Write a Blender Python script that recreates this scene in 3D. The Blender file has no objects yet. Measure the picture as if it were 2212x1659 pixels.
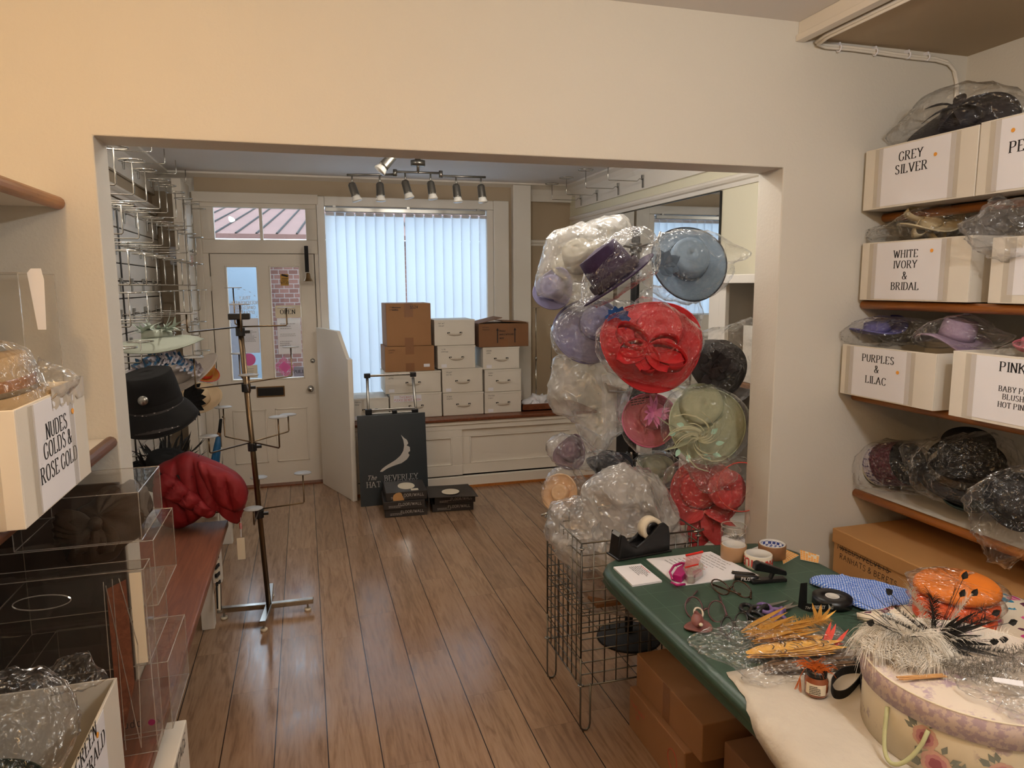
import bpy, bmesh, math, random
from mathutils import Vector as V, Matrix, noise, Quaternion
random.seed(7)
sc = bpy.context.scene
COL = sc.collection
PI = math.pi
# ---------------------------------------------------------------- camera
FPX, CX, CY = 1530.0, 1106.0, 829.5
YAW, PITCH, ROLL, EYE = .2836, -.1394, -.0058, 1.70
fw = V((math.sin(YAW)*math.cos(PITCH), math.cos(YAW)*math.cos(PITCH), math.sin(PITCH)))
rt = V((math.cos(YAW), -math.sin(YAW), 0)); up = rt.cross(fw)
RT = rt*math.cos(ROLL)+up*math.sin(ROLL); UP = up*math.cos(ROLL)-rt*math.sin(ROLL); FW = fw
CAMP = V((0, 0, EYE))
cd = bpy.data.cameras.new('camera'); cam = bpy.data.objects.new('camera', cd); COL.objects.link(cam)
cd.sensor_width = 36; cd.lens = 36*FPX/2212; cd.clip_start = .02; cd.clip_end = 100
m3 = Matrix((RT, UP, -FW)).transposed()
cam.matrix_world = Matrix.Translation(CAMP) @ m3.to_4x4()
sc.camera = cam
# ---------------------------------------------------------------- light and exposure
vs = sc.view_settings
vs.view_transform = 'Standard'; vs.look = 'None'; vs.gamma = 1; vs.use_curve_mapping = False
vs.exposure = 0.0
cy = sc.cycles; cy.transparent_max_bounces = 18; cy.max_bounces = 5; cy.diffuse_bounces = 4; cy.glossy_bounces = 3; cy.transmission_bounces = 4
cy.use_light_tree = False; cy.caustics_reflective = False; cy.caustics_refractive = False; cy.adaptive_threshold = .04
w = bpy.data.worlds.new('sky'); sc.world = w; w.use_nodes = True
wn = w.node_tree; wb = wn.nodes['Background']
wb.inputs[0].default_value = (.66, .83, 1, 1); wb.inputs[1].default_value = 4.7
def lamp(name, loc, power, color, size, aim=None, spread=None):
    l = bpy.data.lights.new(name, 'AREA'); l.energy = power; l.color = color; l.shape = 'DISK'; l.size = size
    if spread: l.spread = spread
    o = bpy.data.objects.new(name, l); COL.objects.link(o); o.location = loc
    d = (V(aim)-V(loc)) if aim else V((0, 0, -1))
    o.rotation_euler = d.to_track_quat('-Z', 'Y').to_euler()
    return o
# ceiling lamps of the stock room (above the frame) and of the shop behind the lintel, plus an added amber light
def bulb(name, loc, power, color, r):
    l = bpy.data.lights.new(name, 'POINT'); l.energy = power; l.color = color; l.shadow_soft_size = r
    o = bpy.data.objects.new(name, l); COL.objects.link(o); o.location = loc; return o
for x, y, p in ((-.60, .90, 16), (-.45, .10, 8)): bulb('stock_room_warm_lamp', (x, y, 2.40), p, (1, .60, .25), .03)
bulb('added_amber_light', (.30, .50, 2.40), 11, (1, .72, .40), .03)  # no lamp of the room: added to warm the wall above the opening
for x, y, p in ((1.15, .55, 23), (1.05, -.2, 18)): bulb('stock_room_lamp', (x, y, 2.40), p, (1, .985, .95), .03)
for x, y, p in ((.80, 3.3, 12), (1.30, 3.0, 15), (-.75, 3.7, 14), (1.1, 4.2, 8)): bulb('shop_lamp', (x, y, 2.46), p, (1, .93, .83), .035)

# ---------------------------------------------------------------- pixel -> place helpers
def ray(px, py):
    return RT*((px-CX)/FPX) - UP*((py-CY)/FPX) + FW
def aX(px, py, x): d = ray(px, py); return CAMP + d*((x-CAMP.x)/d.x)
def aY(px, py, y): d = ray(px, py); return CAMP + d*((y-CAMP.y)/d.y)
def aZ(px, py, z): d = ray(px, py); return CAMP + d*((z-CAMP.z)/d.z)
def aP(px, py, p0, n): d = ray(px, py); return CAMP + d*((V(p0)-CAMP).dot(n)/d.dot(n))
def camdir(r, u, t): return (RT*r + UP*u - FW*t).normalized()      # right, up, towards the viewer
def pxm(px, y):                                                     # pixels -> metres around depth y
    return px/FPX*y/FW.y
# ---------------------------------------------------------------- materials
def lin(h):
    h = h.lstrip('#'); r = []
    for i in (0, 2, 4):
        v = int(h[i:i+2], 16)/255; r.append(v/12.92 if v <= .04045 else ((v+.055)/1.055)**2.4)
    return (*r, 1)
class NT:
    def __init__(s, name):
        s.m = bpy.data.materials.new(name); s.m.use_nodes = True; s.t = s.m.node_tree
        s.t.nodes.clear(); s.out = s.t.nodes.new('ShaderNodeOutputMaterial')
    def n(s, typ, *ins, **kw):
        nd = s.t.nodes.new('ShaderNode'+typ)
        for k, v in kw.items(): setattr(nd, k, v)
        for i, v in enumerate(ins):
            if v is None: continue
            s.set(nd.inputs[i], v)
        return nd
    def set(s, sock, v):
        if isinstance(v, bpy.types.Node): s.t.links.new(v.outputs[0], sock)
        elif isinstance(v, bpy.types.NodeSocket): s.t.links.new(v, sock)
        else:
            if isinstance(v, str): v = lin(v)
            sock.default_value = v
    def math(s, op, a, b=None, c=None): return s.n('Math', a, b, c, operation=op)
    def mix(s, f, a, b, mode='MIX'):
        nd = s.t.nodes.new('ShaderNodeMix'); nd.data_type = 'RGBA'; nd.blend_type = mode
        s.set(nd.inputs[0], f); s.set(nd.inputs[6], a); s.set(nd.inputs[7], b); return nd.outputs[2]
    def coord(s, scale=(1, 1, 1), kind='Object', rot=(0, 0, 0)):
        tc = s.t.nodes.new('ShaderNodeTexCoord'); mp = s.t.nodes.new('ShaderNodeMapping')
        s.t.links.new(tc.outputs[kind], mp.inputs[0]); mp.inputs['Scale'].default_value = scale; mp.inputs['Rotation'].default_value = rot
        return mp.outputs[0]
    def noise(s, sc_, det=3, rough=.55, co=None):
        nd = s.t.nodes.new('ShaderNodeTexNoise'); nd.inputs['Scale'].default_value = sc_; nd.inputs['Detail'].default_value = det
        nd.inputs['Roughness'].default_value = rough
        if co: s.t.links.new(co, nd.inputs['Vector'])
        return nd
    def ramp(s, f, stops):
        nd = s.t.nodes.new('ShaderNodeValToRGB'); s.set(nd.inputs[0], f); e = nd.color_ramp.elements
        while len(e) < len(stops): e.new(.5)
        for el, (p, c) in zip(e, stops): el.position = p; el.color = lin(c) if isinstance(c, str) else (*c, 1)
        return nd.outputs[0]
    def bump(s, h, strength=.2, dist=.01):
        nd = s.t.nodes.new('ShaderNodeBump'); nd.inputs['Strength'].default_value = strength; nd.inputs['Distance'].default_value = dist
        s.set(nd.inputs['Height'], h); return nd.outputs[0]
    def bsdf(s, color, rough=.6, metal=0, normal=None, **kw):
        nd = s.t.nodes.new('ShaderNodeBsdfPrincipled'); s.set(nd.inputs['Base Color'], color); s.set(nd.inputs['Roughness'], rough)
        nd.inputs['Metallic'].default_value = metal
        if normal: s.t.links.new(normal, nd.inputs['Normal'])
        for k, v in kw.items(): s.set(nd.inputs[k.replace('_', ' ')], v)
        return nd
    def done(s, sh): s.set(s.out.inputs[0], sh); return s.m
def paint(name, col, rough=.6, metal=0, var=.06, vs_=6, bump=0, bs=60, **kw):
    t = NT(name); co = t.coord()
    n1 = t.noise(vs_, 3, co=co)
    c = t.mix(n1, tuple(x*(1-var) for x in lin(col)[:3])+(1,), tuple(min(1, x*(1+var)) for x in lin(col)[:3])+(1,))
    nm = t.bump(t.noise(bs, 3, co=co), bump, .004) if bump else None
    return t.done(t.bsdf(c, rough, metal, nm, **kw))
def cloth(name, col, scale=900, rough=.85, bump=.5, var=.25, sheen=.0):
    t = NT(name); co = t.coord()
    a = t.n('TexWave', co, wave_type='BANDS', bands_direction='X'); a.inputs['Scale'].default_value = scale/3
    b = t.n('TexWave', co, wave_type='BANDS', bands_direction='Z'); b.inputs['Scale'].default_value = scale/3
    h = t.math('ADD', t.math('MULTIPLY', a, b), t.noise(scale/8, 3, co=co))
    f = t.math('MULTIPLY', t.noise(14, 4, co=co), 1.0)
    k = lin(col)[:3]
    c = t.mix(f, tuple(x*(1-var) for x in k)+(1,), tuple(min(1, x*(1+var)) for x in k)+(1,))
    return t.done(t.bsdf(c, rough, 0, t.bump(h, bump, .002), Sheen_Weight=sheen))
def film(name, gloss=1.0, haze=.0, hazecol='#e8e6e4', rough=.21, scale=16, tint=(1, 1, 1, 1), bump=.8, base_h=.0):
    """thin clear or milky plastic sheet: see-through, glossy creases, optional milky share"""
    t = NT(name); co = t.coord()
    n1 = t.noise(scale*.6, 1, .6, co=co)
    n2 = t.noise(scale*2.3, 1, .6, co=co)
    crease = lambda n: t.math('ABSOLUTE', t.math('SUBTRACT', n, .5))
    nm = t.bump(t.math('SUBTRACT', t.math('MULTIPLY', n1, .5), t.math('ADD', t.math('MULTIPLY', crease(n1), 2.2), t.math('MULTIPLY', crease(n2), 1.1))), bump, .03)
    g = t.n('BsdfGlossy', (1, 1, 1, 1), rough); t.t.links.new(nm, g.inputs['Normal'])
    fc = t.n('LayerWeight', .5).outputs['Facing']
    f = t.math('MINIMUM', t.math('MULTIPLY', t.math('ADD', .027, t.math('MULTIPLY', t.math('POWER', fc, 4.0), .7)), gloss), .6)
    base = t.n('BsdfTransparent', tint)
    if haze:
        df, tl_ = t.n('BsdfDiffuse', hazecol), t.n('BsdfTranslucent', hazecol); t.t.links.new(nm, df.inputs['Normal'])
        d = t.n('MixShader', .45, df, tl_); lw = t.n('LayerWeight', .5)
        k = 1.0 if haze < .1 else t.ramp(n1, [(.32, '#3c3c3c'), (.66, '#ffffff')])
        hz = t.math('MINIMUM', t.math('ADD', t.math('MULTIPLY', k, haze), t.math('MULTIPLY', lw.outputs['Facing'], haze*.55)), .95)
        base = t.n('MixShader', hz, base, d)
    return t.done(t.n('MixShader', f, base, g))
def clear_sheet(name, refl=.10, haze=.04, tint=(.96, .95, .93, 1), rough=.03):
    t = NT(name); co = t.coord()
    nm = t.bump(t.noise(5, 2, co=co), .12, .02)
    g = t.n('BsdfGlossy', (1, 1, 1, 1), rough); t.t.links.new(nm, g.inputs['Normal'])
    fc = t.n('LayerWeight', .5).outputs['Facing']
    f = t.math('MINIMUM', t.math('ADD', t.math('MULTIPLY', t.math('POWER', fc, 4.0), .6), refl), .85)
    base = t.n('MixShader', haze, t.n('BsdfTransparent', tint), t.n('BsdfDiffuse', '#d8d0c8'))
    return t.done(t.n('MixShader', f, base, g))
M = {}
def mk():
    M['wall_cream'] = paint('wall_cream', '#d4cfc5', .75, var=.035, vs_=1.3, bump=.22, bs=90)
    M['wall_tan'] = paint('wall_tan', '#b7a48a', .75, var=.03, vs_=2, bump=.15, bs=120)
    M['wall_shopcream'] = paint('wall_shopcream', '#e2dcc4', .7, var=.03, vs_=2, bump=.1)
    M['white'] = paint('white_gloss_paint', '#e6dfd4', .42, var=.03, vs_=4, bump=.04)
    M['door'] = paint('door_paint', '#dbd1c2', .45, var=.04, vs_=4, bump=.06)
    M['ceil'] = paint('ceiling_paint', '#e2dedb', .8, var=.02)
    M['soffit'] = paint('soffit_board', '#b9a588', .7, var=.05, vs_=3, bump=.1)
    M['chrome'] = paint('chrome', '#b4b1aa', .18, 1, var=.02)
    M['steel'] = paint('brushed_steel', '#a9a7a2', .3, 1, var=.05)
    M['zinc'] = paint('zinc_wire', '#75736e', .35, 1, var=.1, vs_=30)
    M['bronze'] = paint('bronzed_tube', '#6e5c48', .3, 1, var=.1)
    M['brass'] = paint('dull_brass', '#7c6142', .4, 1, var=.15, vs_=30)
    M['black'] = paint('black_plastic', '#141416', .32, var=.1)
    M['blackmat'] = paint('black_matt', '#0e0d0e', .8, var=.2, vs_=20)
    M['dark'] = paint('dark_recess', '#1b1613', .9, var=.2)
    M['ink'] = paint('ink', '#17151a', .7, var=.05)
    M['inkgrey'] = paint('ink_grey', '#77757a', .7, var=.05)
    M['inkred'] = paint('ink_red', '#c8463f', .7, var=.05)
    M['paper'] = paint('paper', '#e9e8ee', .8, var=.02, vs_=12)
    M['papercream'] = paint('cream_paper', '#ded2bc', .8, var=.03)
    M['whitecard'] = paint('white_card', '#ddd6ca', .7, var=.05, vs_=7, bump=.06, bs=40)
    M['kraft'] = paint('kraft_card', '#9a6f48', .78, var=.09, vs_=9, bump=.08, bs=70)
    M['kraftdark'] = paint('kraft_card_dark', '#80593a', .8, var=.1, vs_=9)
    M['kraftlight'] = paint('kraft_card_light', '#b98a56', .75, var=.06, vs_=9)
    M['tape_brown'] = paint('brown_tape', '#8a6142', .25, var=.05)
    M['tape_clear'] = paint('clear_tape', '#cfc4b4', .2, var=.08, vs_=20)
    M['orange_dot'] = paint('orange_dot', '#f0a43c', .6, var=.01)
    M['film'] = film('clear_film', 1.6, .02, bump=1.0)
    M['filmlight'] = film('clear_film_light', 1.4, .01, bump=1.0)
    M['milky'] = film('milky_film', 2.0, .47, '#f1efeb', .21, 9, bump=.8)
    M['milky2'] = film('thin_milky_film', 1.6, .20, '#e6e6ea', .2, 12, bump=.9)
    M['milky3'] = film('dense_milky_film', 2.0, .58, '#f4f1ed', .2, 10, bump=.9)
    M['acetate'] = clear_sheet('acetate', .07, .05)
    M['acetate2'] = clear_sheet('acetate_box', .035, .012)
    M['acetate_edge'] = clear_sheet('acetate_fold', .2, .30)
    M['glass'] = clear_sheet('window_glass', .025, 0, (1, 1, 1, 1), .01)
    t = NT('mirror'); M['mirror'] = t.done(t.n('BsdfGlossy', (.82, .86, .88, 1), .005))
    # oak laminate floor
    t = NT('oak_floor'); co = t.coord()
    sx = t.n('SeparateXYZ', co)
    u = t.math('DIVIDE', t.math('SUBTRACT', sx.outputs[0], .0128), .1885)
    iu = t.math('FLOOR', u); fu = t.math('FRACT', u)
    wn1 = t.n('TexWhiteNoise', noise_dimensions='1D'); t.set(wn1.inputs['W'], iu)
    vv = t.math('ADD', t.math('DIVIDE', sx.outputs[1], 1.22), t.math('MULTIPLY', wn1.outputs[0], 7.3))
    iv = t.math('FLOOR', vv); fv = t.math('FRACT', vv)
    cb = t.n('CombineXYZ', iu, iv, 0.0)
    wn2 = t.n('TexWhiteNoise', cb, noise_dimensions='3D')
    cx = t.n('CombineXYZ', t.math('MULTIPLY', sx.outputs[0], 1.0), t.math('MULTIPLY', sx.outputs[1], .085), t.math('MULTIPLY', wn2.outputs[0], 40.0))
    g1 = t.noise(26, 6, .62, co=cx.outputs[0]); g1.inputs['Distortion'].default_value = 1.6
    g2 = t.noise(120, 3, .6, co=cx.outputs[0])
    cloud = t.noise(3.2, 3, .5, co=co)
    base = t.ramp(wn2.outputs[0], [(0, '#9a7b60'), (.5, '#a38266'), (1, '#ac8c6e')])
    grain = t.ramp(t.math('ADD', t.math('MULTIPLY', g1, .7), t.math('MULTIPLY', g2, .3)), [(.36, '#a79d96'), (.5, '#e6e1dc'), (.64, '#ffffff')])
    c = t.mix(.75, base, grain, 'MULTIPLY')
    c = t.mix(t.math('MULTIPLY', cloud, .3), c, '#86705f')
    e = t.math('MINIMUM', fu, t.math('SUBTRACT', 1.0, fu)); gl = t.math('LESS_THAN', e, .011)
    e2 = t.math('MINIMUM', fv, t.math('SUBTRACT', 1.0, fv)); gl2 = t.math('MULTIPLY', t.math('LESS_THAN', e2, .0007), .35)
    gr = t.math('MAXIMUM', gl, gl2)
    c = t.mix(gr, c, '#2a1c14')
    nm = t.bump(t.math('SUBTRACT', t.math('MULTIPLY', g1, .25), gr), .25, .003)
    M['floor'] = t.done(t.bsdf(c, t.ramp(g1, [(.3, '#5c5c5c'), (.7, '#868686')]), 0, nm))
    # varnished bench wood
    def wood(name, a, b, rough=.35, axis=(12, .8, 12)):
        t = NT(name); co = t.coord(axis)
        n = t.noise(3.5, 5, .6, co=co); n.inputs['Distortion'].default_value = 1.2
        c = t.ramp(n, [(.3, a), (.7, b)])
        return t.done(t.bsdf(c, rough, 0, t.bump(n, .08, .003)))
    M['mahog'] = wood('mahogany_varnish', '#5a2f1b', '#82492b')
    M['benchwood'] = wood('bench_top_wood', '#63392a', '#85533c', .42)
    M['pine'] = wood('pine_lipping', '#9a5a26', '#bd7736', .3, (10, 1.2, 10))
    # brick across the street
    t = NT('brick'); co = t.coord(rot=(PI/2, 0, 0)); b = t.n('TexBrick', co, '#7d554a', '#6b463c', '#8f8079')
    b.inputs['Scale'].default_value = 4.2; b.inputs['Mortar Size'].default_value = .022
    M['brick'] = t.done(t.bsdf(b.outputs[0], .9))
    # blind fabric
    t = NT('blind_fabric'); d = t.n('MixShader', .82, t.n('BsdfDiffuse', '#e4e8ec'), t.n('BsdfTranslucent', '#eef2f6'))
    M['blind'] = t.done(d)
    # green cutting mat
    t = NT('green_cutting_top'); co = t.coord(); n = t.noise(4, 4, co=co); sx = t.n('SeparateXYZ', co)
    def gridl(o):
        f = t.math('FRACT', t.math('DIVIDE', o, .1)); return t.math('LESS_THAN', t.math('MINIMUM', f, t.math('SUBTRACT', 1.0, f)), .009)
    gd = t.math('MULTIPLY', t.math('MAXIMUM', gridl(sx.outputs[0]), gridl(sx.outputs[1])), t.math('MULTIPLY', n, .42))
    scn = t.noise(2.2, 6, .75, co=co)
    c = t.mix(n, '#2b4035', '#3c5747'); c = t.mix(gd, c, '#8fb39a')
    c = t.mix(t.ramp(scn, [(.60, '#000000'), (.64, '#2a2a2a'), (.66, '#000000')]), c, '#b5c4b4')
    M['green'] = t.done(t.bsdf(c, .42, 0, t.bump(t.noise(70, 3, co=co), .06, .003)))
    M['greenrim'] = paint('green_painted_edge', '#2f4638', .38, var=.14, vs_=5, bump=.06)
    # wrinkled tissue
    t = NT('tissue_paper'); co = t.coord(); n = t.noise(7, 5, .6, co=co)
    M['tissue'] = t.done(t.bsdf(t.mix(n, '#b5ac9e', '#cdc4b6'), .8, 0, t.bump(n, .5, .02)))
    # floral patterned hat box paper
    t = NT('floral_lid_paper'); co = t.coord(); n = t.noise(9, 4, .6, co=co); n2 = t.noise(38, 3, .7, co=co)
    f = t.math('MULTIPLY', t.ramp(n, [(.45, '#000000'), (.6, '#ffffff')]), t.ramp(n2, [(.48, '#000000'), (.56, '#ffffff')]))
    M['lidpaper'] = t.done(t.bsdf(t.mix(t.math('MULTIPLY', f, .8), t.mix(t.noise(3, 2, co=co), '#d8c6bd', '#e4dbc4'), '#a98fa4'), .6))
    t = NT('floral_band_paper'); co = t.coord((1, 1, 1)); n2 = t.noise(75, 3, .6, co=co)
    M['bandpaper'] = t.done(t.bsdf(t.mix(t.ramp(n2, [(.47, '#000000'), (.55, '#ffffff')]), '#cdb9b0', '#b09aa2'), .6))
    t = NT('box_side_paper'); co = t.coord(); n = t.noise(20, 4, .7, co=co); n2 = t.noise(6, 2, .5, co=co)
    f = t.math('MULTIPLY', t.ramp(n, [(.56, '#000000'), (.62, '#ffffff')]), t.ramp(n2, [(.5, '#000000'), (.56, '#ffffff')]))
    M['sidepaper'] = t.done(t.bsdf(t.mix(t.math('MULTIPLY', f, .75), '#dcd0b8', '#9d8590'), .65))
    # floral fabric
    t = NT('floral_fabric'); co = t.coord((1, 1, 1)); v = t.n('TexVoronoi', co, feature='F1'); v.inputs['Scale'].default_value = 22
    pick = t.n('SeparateColor', v.outputs['Color'])
    pc = t.ramp(pick.outputs[0], [(0, '#cc3f86'), (.2, '#d8588f'), (.38, '#2f87a8'), (.55, '#7fae3a'), (.7, '#5b2a44'), (1, '#c92d3c')])
    t.t.nodes[-1].color_ramp.interpolation = 'CONSTANT'
    blob = t.math('LESS_THAN', t.math('ADD', v.outputs['Distance'], t.math('MULTIPLY', t.noise(60, 2, co=co), .3)), .56)
    M['floral'] = t.done(t.bsdf(t.mix(blob, '#e8dcc6', pc), .85))
    # gingham
    t = NT('blue_gingham'); co = t.coord(rot=(0, 0, .6)); ck = t.n('SeparateXYZ', co)
    def st(o): return t.math('LESS_THAN', t.math('FRACT', t.math('DIVIDE', o, .0072)), .5)
    s1 = t.math('MULTIPLY', t.math('ADD', st(ck.outputs[0]), st(ck.outputs[1])), .5)
    M['gingham'] = t.done(t.bsdf(t.ramp(s1, [(0, '#cfdbf2'), (.5, '#6f93dc'), (1, '#3260c4')]), .85))
    # printed brown feather
    t = NT('ginger_feather'); co = t.coord(); n = t.noise(60, 3, co=co)
    M['ginger'] = t.done(t.bsdf(t.mix(n, '#d99a34', '#e9bb63'), .8))
    M['featherbar'] = paint('barred_feather', '#34302c', .8)
    M['featherwhite'] = paint('white_feather', '#e8e2d8', .85, var=.12, vs_=40)
    M['featherblack'] = paint('black_feather', '#15120f', .7, var=.3, vs_=40)
    M['featherbrown'] = paint('brown_feather', '#6b5138', .8, var=.3, vs_=50)
    M['featherred'] = paint('red_feather', '#cf4a3c', .8, var=.2, vs_=40)
mk()
# ---------------------------------------------------------------- mesh builder
class MB:
    def __init__(s): s.v = []; s.f = []
    def add(s, vs_, fs):
        o = len(s.v); s.v += [V(p) for p in vs_]; s.f += [tuple(i+o for i in f) for f in fs]; return s
    def box(s, a, b, R=None, c=None):
        """axis box from corner a to corner b; R,c: place the box (centred coords) by rotation R at c"""
        x0, y0, z0 = (min(a[i], b[i]) for i in range(3)); x1, y1, z1 = (max(a[i], b[i]) for i in range(3))
        p = [V(q) for q in ((x0, y0, z0), (x1, y0, z0), (x1, y1, z0), (x0, y1, z0), (x0, y0, z1), (x1, y0, z1), (x1, y1, z1), (x0, y1, z1))]
        if R is not None: p = [R @ q + V(c or (0, 0, 0)) for q in p]
        return s.add(p, [(0, 3, 2, 1), (4, 5, 6, 7), (0, 1, 5, 4), (1, 2, 6, 5), (2, 3, 7, 6), (3, 0, 4, 7)])
    def tube(s, pts, r, n=8, closed=False, cap=True):
        pts = [V(p) for p in pts]; L = len(pts); rings = []; prev = None
        rr = r if isinstance(r, (list, tuple)) else [r]*L
        for i, p in enumerate(pts):
            a = pts[i-1] if (i or closed) else p; b = pts[(i+1) % L] if (i < L-1 or closed) else p
            d = (b-a).normalized() if (b-a).length > 1e-9 else V((0, 0, 1))
            if prev is None:
                q = V((0, 0, 1)) if abs(d.z) < .9 else V((1, 0, 0)); x = d.cross(q).normalized()
            else:
                x = prev - d*prev.dot(d); x = x.normalized() if x.length > 1e-6 else d.orthogonal().normalized()
            prev = x; y = d.cross(x)
            k = 1.0
            if 0 < i < L-1 or closed:
                c = (p-a).normalized().dot((b-p).normalized()); k = 1/max(.5, math.sqrt(max(.01, (1+c)/2)))
            rings.append([p + (x*math.cos(t)+y*math.sin(t))*rr[i]*min(k, 1.4) for t in (2*PI*j/n for j in range(n))])
        vs_ = [q for R_ in rings for q in R_]; fs = []
        for i in range(L if closed else L-1):
            k = (i+1) % L
            for j in range(n): fs.append((i*n+j, i*n+(j+1) % n, k*n+(j+1) % n, k*n+j))
        if not closed and cap: fs += [tuple(range(n-1, -1, -1)), tuple(range((L-1)*n, L*n))]
        return s.add(vs_, fs)
    def ring(s, c, ax, R, r, n=24, m=6):
        ax = V(ax).normalized(); x = ax.orthogonal().normalized(); y = ax.cross(x)
        return s.tube([V(c)+(x*math.cos(t)+y*math.sin(t))*R for t in (2*PI*i/n for i in range(n))], r, m, True)
    def lathe(s, prof, T=Matrix(), n=32, fn=None, closed=False):
        vs_ = []; L = len(prof)
        for i, (r, z) in enumerate(prof):
            for j in range(n):
                t = 2*PI*j/n; p = V((r*math.cos(t), r*math.sin(t), z))
                if fn: p = fn(p, r, t, i)
                vs_.append(T @ p)
        fs = [(i*n+j, i*n+(j+1) % n, (i+1)*n+(j+1) % n, (i+1)*n+j) for i in range(L-1) for j in range(n)]
        if closed: fs += [(i+(L-1)*n, (i+1) % n+(L-1)*n, (i+1) % n, i) for i in range(n)]
        return s.add(vs_, fs)
    def cyl(s, a, b, r, n=24, r2=None):
        a, b = V(a), V(b); d = b-a; T = frame(a, d); L = d.length; r2 = r if r2 is None else r2
        s.lathe([(1e-5, 0), (r, 0), (r2, L), (1e-5, L)], T, n); return s
    def prism(s, pts, d):
        """extrude a planar polygon (3D points) by vector d"""
        pts = [V(p) for p in pts]; n = len(pts); d = V(d)
        return s.add(pts+[p+d for p in pts], [tuple(range(n-1, -1, -1)), tuple(range(n, 2*n))]+[(i, (i+1) % n, n+(i+1) % n, n+i) for i in range(n)])
    def quad(s, *p): return s.add(p, [tuple(range(len(p)))])
    def grid(s, fn, nu, nv):
        vs_ = [fn(i/nu, j/nv) for i in range(nu+1) for j in range(nv+1)]
        return s.add(vs_, [(i*(nv+1)+j, (i+1)*(nv+1)+j, (i+1)*(nv+1)+j+1, i*(nv+1)+j+1) for i in range(nu) for j in range(nv)])
    def petal(s, b, d, n, L, W, bend=.3, seg=6, tip=1.0, w0=.15, cup=.25):
        b, d, n = V(b), V(d).normalized(), V(n); n = (n-d*n.dot(d)).normalized(); x = d.cross(n); vs_ = []
        for i in range(seg+1):
            t = i/seg; wd = W*max(w0*(1-t), math.sin(PI*min(1, t**.8*tip+.02))**.8 if t < 1 else 0)
            c = b + d*(L*t) + n*(bend*L*t*t)
            vs_ += [c - x*wd + n*cup*wd, c, c + x*wd + n*cup*wd]
        return s.add(vs_, [(i*3+k, i*3+k+1, i*3+k+4, i*3+k+3) for i in range(seg) for k in (0, 1)])
    def strip(s, pts, wdir, w0, w1=0):
        """thin ribbon along pts"""
        L = len(pts); vs_ = []
        for i, p in enumerate(pts):
            k = w0+(w1-w0)*i/(L-1); vs_ += [V(p)-V(wdir)*k, V(p)+V(wdir)*k]
        return s.add(vs_, [(2*i, 2*i+1, 2*i+3, 2*i+2) for i in range(L-1)])
    def build(s, name, mat, parent=None, smooth=False, bevel=0, solid=0, sub=0, seg=2):
        base = V((0, 0, 0)) if parent is None else wloc(parent)
        me = bpy.data.meshes.new(name); me.from_pydata([tuple(p-base) for p in s.v], [], s.f); me.materials.append(M[mat] if isinstance(mat, str) else mat)
        if smooth:
            for p in me.polygons: p.use_smooth = True
        o = bpy.data.objects.new(name, me); COL.objects.link(o)
        if parent is not None: o.parent = parent
        if solid: md = o.modifiers.new('solid', 'SOLIDIFY'); md.thickness = solid; md.offset = 0
        if bevel: md = o.modifiers.new('bevel', 'BEVEL'); md.width = bevel; md.segments = seg; md.limit_method = 'ANGLE'
        if sub: md = o.modifiers.new('sub', 'SUBSURF'); md.levels = sub; md.render_levels = sub
        return o
def frame(o, z, x=None):
    z = V(z).normalized(); x = V(x) if x is not None else z.orthogonal()
    x = (x-z*x.dot(z)).normalized(); y = z.cross(x)
    return Matrix(((x.x, y.x, z.x, o[0]), (x.y, y.y, z.y, o[1]), (x.z, y.z, z.z, o[2]), (0, 0, 0, 1)))
def wloc(o):
    p = V(o.location)
    while o.parent: o = o.parent; p += V(o.location)
    return p
def tag(o, label, cat, group=None, kind=None):
    if label: o['label'] = label
    if cat: o['category'] = cat
    if group: o['group'] = group
    if kind: o['kind'] = kind
    return o
def thing(name, label, cat, loc, group=None):
    o = bpy.data.objects.new(name, None); COL.objects.link(o); o.location = V(loc); o.empty_display_size = .05
    return tag(o, label, cat, group)
def solo(name, label, cat, mb, mat, group=None, **kw):
    xs = [p.x for p in mb.v]; ys = [p.y for p in mb.v]; zs = [p.z for p in mb.v]
    b = V(((min(xs)+max(xs))/2, (min(ys)+max(ys))/2, min(zs)))
    mb.v = [p-b for p in mb.v]; o = mb.build(name, mat, None, **kw); o.location = b
    return tag(o, label, cat, group)
def struct(name, mb, mat, **kw): return tag(mb.build(name, mat, None, **kw), None, None, kind='structure')
def copy_tree(o, parent=None):
    c = o.copy(); COL.objects.link(c)
    if parent: c.parent = parent
    for ch in list(o.children): copy_tree(ch, c)
    return c
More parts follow.
